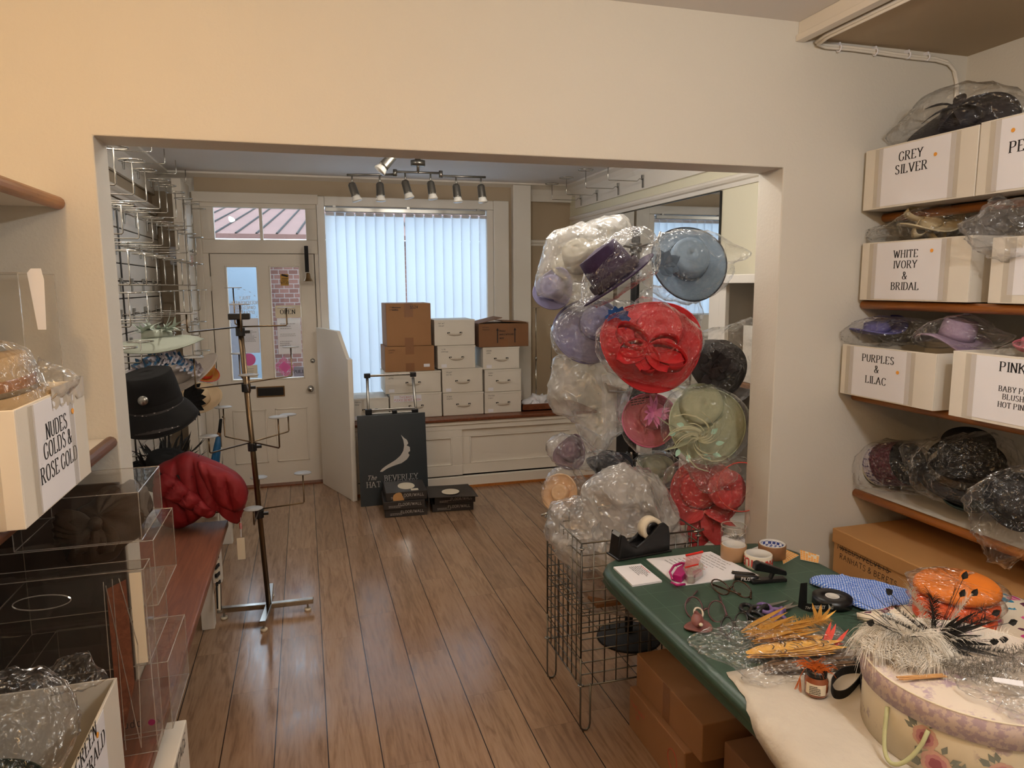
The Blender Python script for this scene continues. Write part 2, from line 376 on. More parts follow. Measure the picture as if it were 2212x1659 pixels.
# ---------------------------------------------------------------- stroke lettering
G = {'A': '0,0 .36,1 .72,0;.13,.36 .59,.36', 'B': '.08,0 .08,1;~.08,1 .3,1 .5,.93 .52,.76 .45,.58 .3,.53 .08,.53;~.08,.53 .35,.53 .55,.46 .6,.27 .52,.08 .33,0 .08,0',
 'C': '~.66,.8 .55,.96 .38,1.01 .2,.94 .08,.75 .05,.5 .08,.25 .2,.06 .38,-.01 .55,.04 .67,.2', 'D': '.08,0 .08,1;~.08,1 .35,1 .56,.9 .66,.7 .68,.5 .66,.3 .56,.1 .35,0 .08,0',
 'E': '.08,0 .08,1;.08,1 .56,1 .56,.84;.08,.52 .42,.52;.08,0 .58,0 .58,.17', 'F': '.08,0 .08,1;.08,1 .56,1 .56,.84;.08,.52 .42,.52', 'G': '~.66,.8 .55,.96 .38,1.01 .2,.94 .08,.75 .05,.5 .08,.25 .2,.06 .38,-.01 .56,.05 .66,.12;.66,.1 .66,.42',
 'H': '.08,0 .08,1;.64,0 .64,1;.08,.52 .64,.52', 'I': '.14,0 .14,1', 'J': '~.36,1 .36,.3 .3,.05 .16,-.02 .04,.08', 'K': '.08,0 .08,1;.64,1 .08,.42;.26,.6 .68,0', 'L': '.08,0 .08,1;.08,0 .56,0 .56,.18', 'M': '.06,0 .08,1 .44,.08 .8,1 .82,0',
 'N': '.08,0 .08,1 .62,0 .62,1', 'O': '~.38,1.01 .2,.94 .08,.75 .05,.5 .08,.25 .2,.06 .38,-.01 .56,.06 .68,.25 .71,.5 .68,.75 .56,.94 .38,1.01', 'P': '.08,0 .08,1;~.08,1 .35,1 .54,.92 .58,.74 .52,.56 .35,.48 .08,.48',
 'R': '.08,0 .08,1;~.08,1 .35,1 .53,.92 .56,.76 .5,.6 .35,.53 .08,.53;.3,.53 .66,0', 'S': '~.5,.84 .42,.96 .28,1.01 .12,.94 .07,.78 .14,.62 .3,.53 .46,.42 .54,.25 .48,.08 .3,-.01 .14,.04 .05,.18', 'T': '.34,0 .34,1;.04,.84 .04,1 .64,1 .64,.84',
 'U': '~.08,1 .08,.35 .14,.1 .34,-.01 .54,.08 .62,.35 .62,1', 'V': '.02,1 .36,0 .7,1', 'W': '.02,1 .27,0 .5,.9 .73,0 .98,1', 'X': '.04,0 .62,1;.04,1 .62,0', 'Y': '.02,1 .34,.48 .66,1;.34,.48 .34,0', 'Z': '.06,1 .58,1 .05,0 .6,0',
 '&': '~.7,.48 .6,.25 .46,.06 .28,-.01 .1,.06 .05,.24 .15,.42 .36,.56 .46,.76 .38,.96 .24,.98 .16,.84 .24,.6 .5,.2 .72,0', '/': '.02,-.1 .4,1.05', '.': '.06,.0 .08,.04', '*': '.06,.3 .36,.3;.21,.15 .21,.45;.08,.2 .34,.4',
 'a': '~.42,.62 .25,.68 .08,.55 .05,.33 .1,.08 .25,0 .4,.1 .44,.3;.44,.66 .44,0', 'd': '~.42,.5 .28,.68 .1,.58 .05,.33 .1,.08 .25,0 .4,.12 .44,.3;.44,1 .44,0', 'o': '~.25,.68 .1,.58 .05,.33 .1,.08 .25,0 .4,.08 .45,.33 .4,.58 .25,.68', 'x': '.04,0 .4,.66;.04,.66 .4,0',
 'h': '.08,0 .08,1;~.08,.45 .2,.64 .34,.66 .42,.5 .42,0', 'e': '~.06,.36 .42,.36 .38,.58 .25,.68 .1,.58 .05,.33 .1,.08 .26,0 .42,.1', 'l': '.1,0 .1,1', 'r': '.08,0 .08,.66;~.08,.42 .18,.6 .34,.66', 'i': '.1,0 .1,.64', 'n': '.08,0 .08,.66;~.08,.45 .2,.64 .34,.66 .42,.5 .42,0', 's': '~.36,.55 .25,.67 .1,.6 .1,.46 .3,.34 .38,.2 .28,.02 .06,.1', 't': '.16,1 .16,0;.02,.66 .32,.66', 'y': '.04,.66 .24,.05;.44,.66 .14,-.25', 'p': '.08,-.3 .08,.66;~.08,.5 .22,.68 .38,.58 .43,.33 .38,.08 .22,0 .08,.15', 'm': '.06,0 .06,.66;~.06,.45 .18,.66 .3,.5 .3,0;~.3,.45 .44,.66 .56,.5 .56,0',
 '1': '.06,.82 .22,1 .22,0', '2': '~.06,.8 .16,.97 .32,1 .46,.86 .46,.66 .3,.36 .05,0;.05,0 .5,0', '3': '~.06,.85 .22,1 .42,.94 .46,.74 .25,.54 .48,.4 .48,.14 .25,0 .05,.12', '4': '.4,0 .4,1 .04,.3 .54,.3', '6': '~.46,.92 .3,1 .12,.75 .06,.35 .2,.02 .4,.05 .48,.3 .34,.54 .14,.48', '8': '~.26,.54 .08,.7 .12,.94 .26,1 .42,.94 .44,.7 .26,.54 .06,.3 .1,.06 .26,0 .44,.06 .48,.3 .26,.54', "'": '.06,.8 .1,1', '-': '.04,.4 .34,.4'}
def strokes(ch):
    out = []
    for part in G.get(ch, '').split(';'):
        if not part: continue
        sm = part[0] == '~'; p = [tuple(map(float, q.split(','))) for q in part.lstrip('~').split()]
        if sm and len(p) > 2:
            r = []
            for i in range(len(p)-1):
                a, b, c, d = (V((*p[max(0, min(len(p)-1, k))], 0)) for k in (i-1, i, i+1, i+2))
                for k in range(4):
                    t = k/4; r.append(tuple((.5*((2*b)+(c-a)*t+(2*a-5*b+4*c-d)*t*t+(3*b-a-3*c+d)*t**3))[:2]))
            p = r+[p[-1]]
        out.append((p, sm))
    return out
def text(mb, s, o, x, y, h, nib=(.085, .026), serif=True, align=0, slant=0, jit=0, space=.25, wid=1.0):
    """lay lettering of cap height h at o along x with up vector y; align -1 left, 0 centre, 1 right"""
    x, y = V(x).normalized(), V(y).normalized(); o = V(o)
    adv = lambda c: (.34 if c == ' ' else max(q[0] for p, _ in strokes(c) for q in p)+space) if c == ' ' or c in G else .4
    tot = sum(adv(c) for c in s)*h*wid; pos = -tot*(.5 if align == 0 else 0 if align < 0 else 1)/h/wid
    a, b = nib
    for c in s:
        if c != ' ':
            jy = random.uniform(-jit, jit)
            for p, sm in strokes(c):
                q = [V(((pos+u+slant*v_)*wid+random.uniform(-jit, jit)*.4, v_+jy+random.uniform(-jit, jit)*.5)) for u, v_ in p]
                segs = [(q, sm)] if sm else [([q[i], q[i+1]], False) for i in range(len(q)-1)]
                for sg, _ in segs:
                    vs_ = []
                    for i in range(len(sg)):
                        d = sg[min(i+1, len(sg)-1)]-sg[max(i-1, 0)]
                        if d.length < 1e-6: d = V((1, 0))
                        d.normalize(); n = V((-d.y, d.x)); wd = math.sqrt((a*n.x)**2+(b*n.y)**2)
                        for k in (-1, 1):
                            e = sg[i]+n*wd*k; vs_.append(o+x*e.x*h+y*e.y*h)
                    mb.add(vs_, [(2*i, 2*i+1, 2*i+3, 2*i+2) for i in range(len(sg)-1)])
                if serif and not sm:
                    for i in (0, len(q)-1):
                        nb = q[1] if i == 0 else q[-2]
                        if abs(nb.y-q[i].y) > .5 and (abs(q[i].y-jy) < .02 or abs(q[i].y-1-jy) < .02):
                            e = q[i]; mb.add([o+x*(e.x+k)*h+y*(e.y+m_)*h for k, m_ in ((-.16, -.02), (.16, -.02), (.16, .03), (-.16, .03))], [(0, 1, 2, 3)])
        pos += adv(c)
    return mb
def scribble(mb, o, x, y, wdt, h, n, gap, seed=0):
    """rows of tiny unreadable print: short dashes"""
    rnd = random.Random(seed); x, y = V(x).normalized(), V(y).normalized()
    for i in range(n):
        u = 0; L = wdt*rnd.uniform(.55, 1)
        while u < L:
            k = rnd.uniform(.05, .16)*wdt; k = min(k, L-u); a = V(o)+x*u-y*(i*gap)
            mb.add([a, a+x*k, a+x*k+y*h, a+y*h], [(0, 1, 2, 3)]); u += k+.025*wdt
    return mb
# ---------------------------------------------------------------- puffed bags and hats
def smooth_loop(p, n):
    L = len(p); out = []
    for i in range(n):
        u = i/n*L; k = int(u); t = u-k; a, b, c, d = (V(p[(k+j) % L]) for j in (-1, 0, 1, 2))
        out.append(.5*((2*b)+(c-a)*t+(2*a-5*b+4*c-d)*t*t+(3*b-a-3*c+d)*t**3))
    return out
def puff(outline, plane, D, amp=.012, freq=9, seed=0, n=110, m=22, flat=1.0, fn=None, soft=.5, edge=.004):
    """closed pillow whose silhouette follows the pixel outline on a plane ('y',depth) / ('x',..) / ('z',..); D = half thickness"""
    ax, val = plane; f = {'x': aX, 'y': aY, 'z': aZ}[ax]; nrm = V({'x': (-1, 0, 0), 'y': (0, -1, 0), 'z': (0, 0, 1)}[ax])
    pts = smooth_loop([f(px, py, val) for px, py in outline], n)
    c = sum(pts, V())/n; so = V((seed*3.7, seed*1.3, seed*5.1)); mb = MB(); vs_ = []
    def disp(p, k):
        q = p*freq+so; r = 0; a_ = 1
        for o_ in range(3): r += a_*((1-min(1, 2.2*abs(noise.noise(q))))**2*1.6-.55); q = V((q.x*2.2, q.y*2.2, q.z*1.7)); a_ *= .5
        return r*amp*k
    for sgn in (1, -1):
        for i in range(m):
            t = i/m
            for p in pts:
                w_ = c+(p-c)*t; h = D*(1-t**2.2)**soft*(1 if sgn > 0 else flat)
                if fn: h = fn(w_, t, h)
                q = w_+nrm*(h*sgn); vs_.append(q+nrm*(disp(q, 1-t*.3)*sgn))
        if sgn > 0:
            for p in pts:
                d = (p-c).normalized(); vs_.append(p+d*disp(p, .7)+nrm*noise.noise(p*freq*1.3+so)*edge)
    if ax == 'x': vs_ = [V((p.x, min(p.y, 2.268), p.z)) for p in vs_]
    rim = m*n; bk = (m+1)*n; fs = []
    for i in range(m):
        for j in range(n):
            k = (j+1) % n; fs.append((i*n+j, i*n+k, (i+1)*n+k, (i+1)*n+j))
            if i < m-1: fs.append((bk+i*n+k, bk+i*n+j, bk+(i+1)*n+j, bk+(i+1)*n+k))
            else: fs.append((bk+i*n+k, bk+i*n+j, rim+j, rim+k))
    return mb.add(vs_, fs)
def ell(cx, cy, rx, ry, n=14, rot=0, wob=0, seed=1):
    r = random.Random(seed)
    return [(cx+math.cos(t)*rx*k*math.cos(rot)-math.sin(t)*ry*k*math.sin(rot), cy+math.cos(t)*rx*k*math.sin(rot)+math.sin(t)*ry*k*math.cos(rot)) for t, k in ((2*PI*i/n, 1+r.uniform(-wob, wob)) for i in range(n))]
def bag(label, outline, plane, D, mat='film', name='plastic_bag', group='hats in plastic bags', **kw):
    return solo(name, label, 'plastic bag', puff(outline, plane, D, **kw), mat, group, smooth=True)
def hat(label, loc, axis, R, cr, ch, mat, band=None, curl=.02, wave=0, dome=.3, ecc=1.0, xdir=None, group=None, name='hat', bindmat=None, wk=2, cent=(0, 0)):
    T = frame(loc, axis, xdir if xdir is not None else RT); t = thing(name, label, 'hat', loc, group)
    sq = lambda p: V((p.x*ecc, p.y, p.z))
    prof = [(1e-4, ch), (cr*.4, ch-dome*.02), (cr*.7, ch-dome*.08*ch/.1*.5), (cr*.9, ch-dome*.3*ch), (cr*.97, ch*.62), (cr, ch*.3), (cr*1.02, .002)]
    off = V((cent[0], cent[1], 0))
    MB().lathe(prof, T, 40, lambda p, r, a, i: sq(p)+off).build('crown', mat, t, True, solid=.003)
    bp = [cr*.96+(R-cr*.96)*i/7 for i in range(8)]
    def bf(p, r, a, i):
        k = i/7; q = sq(p)+off*(1-k); q.z = curl*k*k+wave*math.sin(wk*a+.8)*k; return q
    MB().lathe([(r, 0) for r in bp], T, 56, bf).build('brim', mat, t, True, solid=.004)
    MB().tube([T @ bf(V((R*math.cos(a), R*math.sin(a), 0)), R, a, 7) for a in (2*PI*i/56 for i in range(56))], .0035, 6, True).build('brim_binding', bindmat or mat, t, True)
    if band: MB().lathe([(cr*1.035, .004), (cr*1.04, .03), (cr*1.02, .034)], T, 40, lambda p, r, a, i: sq(p)+off).build('hatband', band, t, True)
    return t, T
# ================================================================ SETTING
YW, YB, XR, XL = 2.28, 2.43, 1.70, -.54         # partition front/back face, jambs of the opening
HT, ZC, ZS, XW = 2.116, 2.62, 2.60, 2.51        # lintel, stock room ceiling, shop ceiling, right wall of the stock room
FY, SX, LX = 6.29, 2.44, -1.10                  # shop front, shop right wall, shop left wall
struct('floor', MB().box((-1.6, -1.6, -.04), (2.7, 6.5, 0)), 'floor')
struct('ceiling', MB().box((-1.4, -1.5, ZC), (2.7, YW, ZC+.08)), 'ceil')
struct('ceiling_shop', MB().box((-1.4, YB, ZS), (2.7, 6.5, ZS+.1)), 'ceil')
pw = MB().prism([(x, YW, z) for x, z in ((-1.4, 0), (XL, 0), (XL, HT), (XR, HT), (XR, 0), (2.7, 0), (2.7, ZC+.08), (-1.4, ZC+.08))], (0, YB-YW, 0))
struct('wall_partition', pw, 'wall_cream', bevel=.004)
struct('wall_right', MB().box((XW, -1.5, 0), (XW+.12, YW, ZC)), 'wall_cream')
struct('wall_left', MB().box((-1.2, -1.5, 0), (-1.08, YW, ZC)), 'wall_cream')
struct('wall_rear', MB().box((-1.2, -1.6, 0), (2.63, -1.5, ZC)), 'wall_cream')
struct('wall_shop_right', MB().box((SX, YB, 0), (SX+.12, 6.5, ZS)), 'wall_shopcream')
struct('wall_shop_left', MB().box((LX-.14, YB, 0), (LX-.024, 6.5, ZS)), 'wall_tan')
fr = MB()
fr.box((LX-.1, FY+.08, 0), (-.80, FY+.2, ZS)); fr.box((-.80, FY, 2.445), (.19, FY+.2, ZS)); fr.box((.19, FY, 2.41), (1.80, FY+.2, ZS))
fr.box((1.80, FY, 0), (2.0, FY+.2, ZS)); fr.box((2.0, FY+.1, 0), (SX+.1, FY+.2, ZS)); fr.box((.19, FY+.06, 0), (1.8, FY+.2, .60))
struct('wall_front', fr, 'wall_tan')
def coving(name, a, b, inw, zc, s=.10):
    a, b, inw = V(a), V(b), V(inw); pr = [(0, 0), (0, -s), (.012, -s), (.03, -s*.62), (.06, -s*.3), (s, -.014), (s, 0)]
    struct(name, MB().prism([a+inw*u+V((0, 0, z)) for u, z in pr], b-a), 'white')
coving('trim_coving_front', (LX, FY+.08, ZS), (SX, FY+.08, ZS), (0, -1, 0), 0, .145)
coving('trim_coving_left', (LX-.02, YB, ZS), (LX-.02, FY+.08, ZS), (1, 0, 0), 0, .145)
coving('trim_coving_right', (SX, YB, ZS), (SX, FY, ZS), (-1, 0, 0), 0, .10)
def molding(name, a, b, inw, z, s=1):
    a, b, inw = V(a), V(b), V(inw); pr = [(0, -.035), (.012, -.035), (.018, -.012), (.034, -.006), (.044, .008), (.044, .02), (.03, .03), (0, .034)]
    struct(name, MB().prism([a+inw*u*s+V((0, 0, z+v_*s)) for u, v_ in pr], b-a), 'white')
molding('trim_rail_right', (SX, YB, 0), (SX, FY, 0), (-1, 0, 0), 2.29)
molding('trim_rail_left', (LX, YB, 0), (LX, FY, 0), (1, 0, 0), 2.29)
molding('trim_rail_front', (2.0, FY+.1, 0), (SX, FY+.1, 0), (0, -1, 0), 2.085, .8)
struct('trim_pilaster', MB().box((1.835, FY-.07, .6), (2.0, FY+.02, ZS-.02)), 'white', bevel=.004)
# boxed soffit with its white edging along the right wall of the stock room
so = struct('trim_soffit', MB().box((1.76, -1.5, 2.565), (XW, YW, ZC)), 'soffit')
struct('trim_soffit_edge', MB().box((1.735, -1.5, 2.552), (1.762, YW, ZC)).box((1.725, -1.5, 2.552), (1.737, YW, 2.575)), 'white', bevel=.003)
struct('trim_soffit_frame', MB().box((1.80, 1.42, 2.555), (XW, 1.50, 2.57)).box((2.12, .9, 2.5), (XW, 1.42, 2.555)), 'white', bevel=.003)
c = thing('cable', 'white twin cable clipped along the soffit corner and down the wall', 'cable', (1.79, 2.25, 2.55))
pts = [(1.79, 1.2, 2.556), (1.79, 2.2, 2.556), (1.80, 2.262, 2.553), (1.84, 2.27, 2.548)]+[(x, 2.27, 2.546-.004*math.sin(x*9)) for x in (1.95, 2.05, 2.15, 2.25, 2.34)]+[(2.40, 2.27, 2.535), (2.435, 2.27, 2.51), (2.455, 2.27, 2.46), (2.46, 2.27, 2.3), (2.46, 2.27, 2.19)]
MB().tube(pts, .006, 8).tube([V(p)+V((.004, -.004, -.010)) for p in pts], .005, 8).build('cable_run', 'white', c, True)
for x in (1.90, 2.06, 2.21, 2.30):
    MB().ring((x, 2.265, 2.541), (1, 0, 0), .012, .003, 10, 5).box((x-.003, 2.26, 2.548), (x+.003, 2.28, 2.56)).build('cable_clip', 'paper', c)
# ---------------------------------------------------------------- door
dz = lambda px, py: aY(px, py, FY)
dl, dr, dt = -.715, .098, 1.962
door = thing('door_1', 'white panelled shop door with two tall glass panes', 'door', (-.3, FY, 0)); door['kind'] = 'structure'
def pane(x0, y0, x1, y1): a = dz(x0, y0); b = dz(x1, y1); return a.x, b.z, b.x, a.z      # xmin,zmin,xmax,zmax
p1, p2 = pane(489, 577, 568, 818), pane(586, 577, 660, 814)
p1 = (p1[0]+.0, p1[1], dz(560, 700).x, p1[3]); p2 = (dz(590, 700).x, p1[1], dz(651, 700).x, p1[3])
db = MB()
def leaf(mb, x0, x1, z0, z1, holes, y0, y1):
    """panel with rectangular holes, as strips"""
    zs = sorted({z0, z1, *[h[1] for h in holes], *[h[3] for h in holes]})
    for a, b in zip(zs, zs[1:]):
        hs = sorted((h[0], h[2]) for h in holes if h[1] <= a+1e-6 and h[3] >= b-1e-6); x = x0
        for h0, h1 in hs: mb.box((x, y0, a), (h0, y1, b)); x = h1
        mb.box((x, y0, a), (x1, y1, b))
leaf(db, dl, dr, .012, dt, [p1, p2], FY-.005, FY+.04)
db.build('door_leaf', 'door', door)
for p in (p1, p2):
    MB().box((p[0], FY+.015, p[1]), (p[2], FY+.021, p[3])).build('glass_pane', 'glass', door)
    b = MB(); s = .012
    b.box((p[0]-s, FY-.012, p[1]-s), (p[0], FY+.002, p[3]+s)).box((p[2], FY-.012, p[1]-s), (p[2]+s, FY+.002, p[3]+s)).box((p[0], FY-.012, p[1]-s), (p[2], FY+.002, p[1])).box((p[0], FY-.012, p[3]), (p[2], FY+.002, p[3]+s))
    b.build('glazing_bead', 'door', door, bevel=.003)
for x0, x1 in ((p1[0]-.02, p1[2]+.02), (p2[0]-.02, p2[2]+.02)):
    b = MB(); z0, z1, s = .20, .665, .012
    for q in (((x0, z0), (x0+s, z1)), ((x1-s, z0), (x1, z1)), ((x0, z0), (x1, z0+s)), ((x0, z1-s), (x1, z1))): b.box((q[0][0], FY-.013, q[0][1]), (q[1][0], FY-.004, q[1][1]))
    b.build('panel_moulding', 'door', door, bevel=.003)
lb = (dz(557, 838), dz(613, 853))
b = MB().box((lb[0].x, FY-.018, lb[1].z), (lb[1].x, FY-.004, lb[0].z)); b.build('letterbox', 'black', door, bevel=.003)
f = MB(); x0, x1, z0, z1 = lb[0].x, lb[1].x, lb[1].z, lb[0].z; s = .010
f.box((x0-s, FY-.014, z0-s), (x1+s, FY-.006, z0)).box((x0-s, FY-.014, z1), (x1+s, FY-.006, z1+s)).box((x0-s, FY-.014, z0), (x0, FY-.006, z1)).box((x1, FY-.014, z0), (x1+s, FY-.006, z1)); f.build('letterbox_frame', 'brass', door, bevel=.002)
k = dz(671, 839); MB().lathe([(1e-4, .055), (.018, .053), (.027, .04), (.024, .024), (.012, .016), (.012, .006), (.026, .004), (.026, 0)], frame((k.x, FY-.005, k.z), (0, -1, 0)), 24).build('door_knob', 'chrome', door, True)
k = dz(675.5, 779); MB().lathe([(1e-4, .012), (.017, .010), (.02, 0)], frame((k.x, FY-.005, k.z), (0, -1, 0)), 20).build('lock_cylinder', 'steel', door, True)
for z in (1.72, .95, .30): MB().tube([(dl-.004, FY-.012, z-.06), (dl-.004, FY-.012, z+.06)], .007, 8).build('hinge', 'door', door, True)
# printed matter stuck on the door glass, seen from behind
gy = FY+.012
st = MB(); c0 = (dz(518, 640).x, dz(545, 663).z); r0 = .145
for r in (r0, ):
    for i in range(40):
        a = 2*PI*i/40
        if i % 2: continue
        q = [(c0[0]+math.cos(a+k)*(r+d), c0[1]+math.sin(a+k)*(r+d)) for k, d in ((0, 0), (.1, 0), (.1, .004), (0, .004))]
        if all(p1[0] < u < p1[2] for u, _ in q): st.quad(*[(u, gy, v_) for u, v_ in q])
for s_, z in (('TRULY', .062), ('INDEPENDENTLY', .022), ('OWNED AND', -.018), ('OPERATED', -.058)):
    tb = MB(); text(tb, s_, ((p1[0]+p1[2])/2+.01, gy, c0[1]+z), (-1, 0, 0), (0, 0, 1), .026, (.07, .07), False, wid=.78); st.add(tb.v, tb.f)
st.build('window_lettering', 'paper', door)
def card(mb, x0, y0, x1, y1, d=0): a, b = dz(x0, y0), dz(x1, y1); return mb.box((a.x, gy-.0015-d, b.z), (b.x, gy-d, a.z))
card(MB(), 519, 688, 562, 762).build('poster', 'paper', door); card(MB(), 598, 688, 652, 764).build('poster', 'paper', door)
tb = MB(); scribble(tb, dz(526, 715)+V((0, -.02, 0)), (1, 0, 0), (0, 0, 1), .11, .003, 9, .011, 3); scribble(tb, dz(605, 700)+V((0, -.02, 0)), (1, 0, 0), (0, 0, 1), .15, .004, 3, .02, 5); scribble(tb, dz(605, 722)+V((0, -.02, 0)), (1, 0, 0), (0, 0, 1), .14, .003, 2, .015, 6); scribble(tb, dz(605, 738)+V((0, -.02, 0)), (1, 0, 0), (0, 0, 1), .14, .004, 3, .016, 7); tb.build('poster_print', 'inkgrey', door)
k = dz(538, 777); mm = paint('pink_sticker', '#d964a8', .5); MB().cyl((k.x, gy-.002, k.z), (k.x, gy, k.z), .052).build('round_sticker', mm, door)
card(MB(), 533, 789, 557, 816).build('notice', 'papercream', door)
tb = MB(); scribble(tb, dz(536, 797)+V((0, -.02, 0)), (1, 0, 0), (0, 0, 1), .07, .004, 4, .018, 8); tb.build('notice_print', 'inkgrey', door)
k = dz(615, 793); s = .066; db_ = MB()
for i in range(-5, 6):
    o = i*.0125; L = .062
    e = V((1, 0, 1)).normalized(); n = V((1, 0, -1)).normalized(); cc = V((k.x, gy-.001, k.z))+n*o
    db_.quad(cc-e*L-n*.003, cc+e*L-n*.003, cc+e*L+n*.003, cc-e*L+n*.003)
db_.build('diamond_sticker', mm, door)
e, n = V((1, 0, 1)).normalized()*.034, V((1, 0, -1)).normalized()*.034; cc = V((k.x, gy-.003, k.z)); MB().quad(cc-e-n, cc+e-n, cc+e+n, cc-e+n).build('diamond_sticker_middle', mm, door)
card(MB(), 634, 793, 660, 813).build('pull_sign', paint('pull_sign', '#9a9cb4', .5), door)
tb = MB(); k = dz(647, 806); text(tb, 'PULL', (k.x, gy-.004, k.z), (1, 0, 0), (0, 0, 1), .026, wid=1.1); tb.build('pull_lettering', 'ink', door)
card(MB(), 605, 592, 624, 617).build('camera_notice', paint('ochre_notice', '#b98c3a', .6), door)
tb = MB(); k = dz(615, 613); text(tb, 'CCTV', (k.x, gy-.004, k.z), (-1, 0, 0), (0, 0, 1), .018, (.07, .07), False); scribble(tb, dz(609, 602)+V((0, -.02, 0)), (1, 0, 0), (0, 0, 1), .05, .004, 2, .014, 2)
k = dz(615, 596); tb.quad(*[(k.x+u, gy-.004, k.z+v_) for u, v_ in ((-.03, .004), (.02, -.01), (.03, .002), (-.022, .016))]); tb.build('camera_notice_print', 'ink', door)
# frame around door and fanlight
dfm = MB(); t1 = pane(460, 447, 567, 518); t2 = pane(567, 450, 661, 518); t1 = (t1[0], t1[1], dz(560, 480).x, t1[3]); t2 = (dz(567, 480).x, t1[1], dz(660, 480).x, t1[3])
leaf(dfm, -.80, .135, dt+.004, 2.44, [t1, t2], FY-.01, FY+.05)
dfm.box((-.798, FY-.02, 0), (dl-.006, FY+.048, dt+.003)).box((dr+.006, FY-.02, 0), (.134, FY+.048, dt+.003)).box((-.82, FY-.035, 2.37), (.15, FY+.01, 2.45)).box((-.822, FY-.031, 0), (-.765, FY+.012, 2.369))
dfm.box((dl-.03, FY+.041, 0), (dl+.02, FY+.06, dt+.02)).box((dr-.02, FY+.041, 0), (dr+.03, FY+.06, dt+.02)).box((dl, FY+.041, dt-.02), (dr, FY+.06, dt+.03))
struct('trim_door_frame', dfm, 'door', bevel=.004)
struct('trim_threshold', MB().box((-.76, FY-.09, 0), (.12, FY+.06, .012)), 'mahog')
for i, p in enumerate((t1, t2)): struct('window_2' if i == 0 else 'window_3', MB().box((p[0], FY+.015, p[1]), (p[2], FY+.02, p[3])), 'glass')
# narrow meter cupboard in the corner left of the door
cu = thing('meter_cupboard', 'tall shallow white cupboard with knobs left of the shop door', 'cupboard', (-.85, 6.1, 0))
MB().box((-.91, 5.93, 0), (-.845, FY+.06, 2.5)).build('carcass', 'door', cu, bevel=.003)
for z0, z1, zk in ((.05, 1.86, 1.45), (1.88, 2.38, 1.97)):
    d_ = MB().box((-.843, 5.97, z0), (-.825, 6.26, z1)).build('cupboard_door', 'white', cu, bevel=.004)
    MB().lathe([(1e-4, .028), (.012, .026), (.014, .018), (.006, .012), (.008, 0)], frame((-.825, 6.02, zk), (1, 0, 0)), 16).build('knob', 'steel', d_, True)
tb = MB(); scribble(tb, (-.8235, 6.04, 1.93), (0, 1, 0), (0, 0, 1), .12, .005, 6, .014, 4); tb.build('red_notice', 'inkred', cu)
# ---------------------------------------------------------------- window, blind
wx0, wx1, wz0, wz1 = .20, 1.80, .60, 2.385
wf = MB(); wf.box((.136, FY-.03, .6), (wx0, FY+.06, 2.44)).box((1.60, FY-.026, .6), (1.66, FY+.058, 2.36)).box((1.66, FY-.045, .6), (1.80, FY+.06, 2.44)).box((wx0, FY-.032, 2.36), (1.66, FY+.06, 2.44))
struct('window_1', wf, 'white', bevel=.006)
struct('trim_window_sill', MB().box((.2, FY-.02, .57), (1.62, FY+.1, .602)), 'white')
struct('window_4', MB().box((wx0, FY+.065, .6), (1.61, FY+.071, 2.36)), 'glass')
bl = thing('vertical_blind', 'closed white vertical blind over the shop window', 'blind', (.9, FY-.0, .62))
MB().box((.205, FY-.035, 2.315), (1.585, FY+.02, 2.352)).build('headrail', 'steel', bl, bevel=.004)
for x in (.28, .90, 1.52): MB().box((x-.012, FY-.04, 2.35), (x+.012, FY+.0, 2.366)).build('bracket', 'steel', bl)
R = Matrix.Rotation(math.radians(15), 3, 'Z')
for i in range(17):
    x = .245+i*.0825+(.012 if i > 7 else 0)
    z0 = .635
    MB().box((-.0445, -.0008, z0), (.0445, .0008, 2.30), R, (x, FY+.005, 0)).build('slat', 'blind', bl)
    MB().box((-.036, -.003, 2.285), (.036, .003, 2.312), R, (x, FY+.005, 0)).build('hanger', 'paper', bl)
# ---------------------------------------------------------------- outside
struct('ground_street', MB().box((-4, 6.5, -.2), (6, 16, -.12)), paint('pavement', '#a8a7a2', .9))
hb = thing('brick_house', 'brick building across the street seen through the door glass', 'building', (.6, 9.6, -.12))
MB().box((-.42, 9.6, -.12), (4.5, 10.2, 2.28)).build('wall', 'brick', hb)
MB().prism([(-3.2, 9.3, 2.27), (-3.2, 9.3, 2.33), (-3.2, 13, 3.02), (-3.2, 13, 2.96)], (8, 0, 0)).build('roof', paint('roof_tile', '#76554c', .9, var=.2, vs_=4), hb)
rb = MB()
for i in range(34): x = -3.1+i*.235; rb.tube([(x, 9.3, 2.335), (x+.3, 13, 3.025)], .014, 5)
rb.build('roof_seams', 'dark', hb)
MB().box((-3.3, 12.9, 3.0), (5, 13.2, 3.1)).build('ridge_board', 'paper', hb)
MB().box((.42, 9.55, -.12), (.62, 9.62, 3.0)).build('downpipe', 'inkgrey', hb)
h2 = thing('rendered_house', 'white rendered house across the street seen through the left pane', 'building', (-1.3, 9.2, -.12))
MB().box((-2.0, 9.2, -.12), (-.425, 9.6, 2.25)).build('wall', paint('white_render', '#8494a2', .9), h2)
MB().box((-.95, 9.17, -.1), (-.72, 9.21, 1.5)).build('window', 'inkgrey', h2)
hl = MB().prism([(-1.42, 7.3, -.12), (-1.3, 7.3, -.12), (-1.3, 9.1, -.12), (-1.42, 9.1, -.12)], (0, 0, 2.3))
solo('brick_wall', 'brick side wall running away from the door outside', 'wall', hl, 'brick')
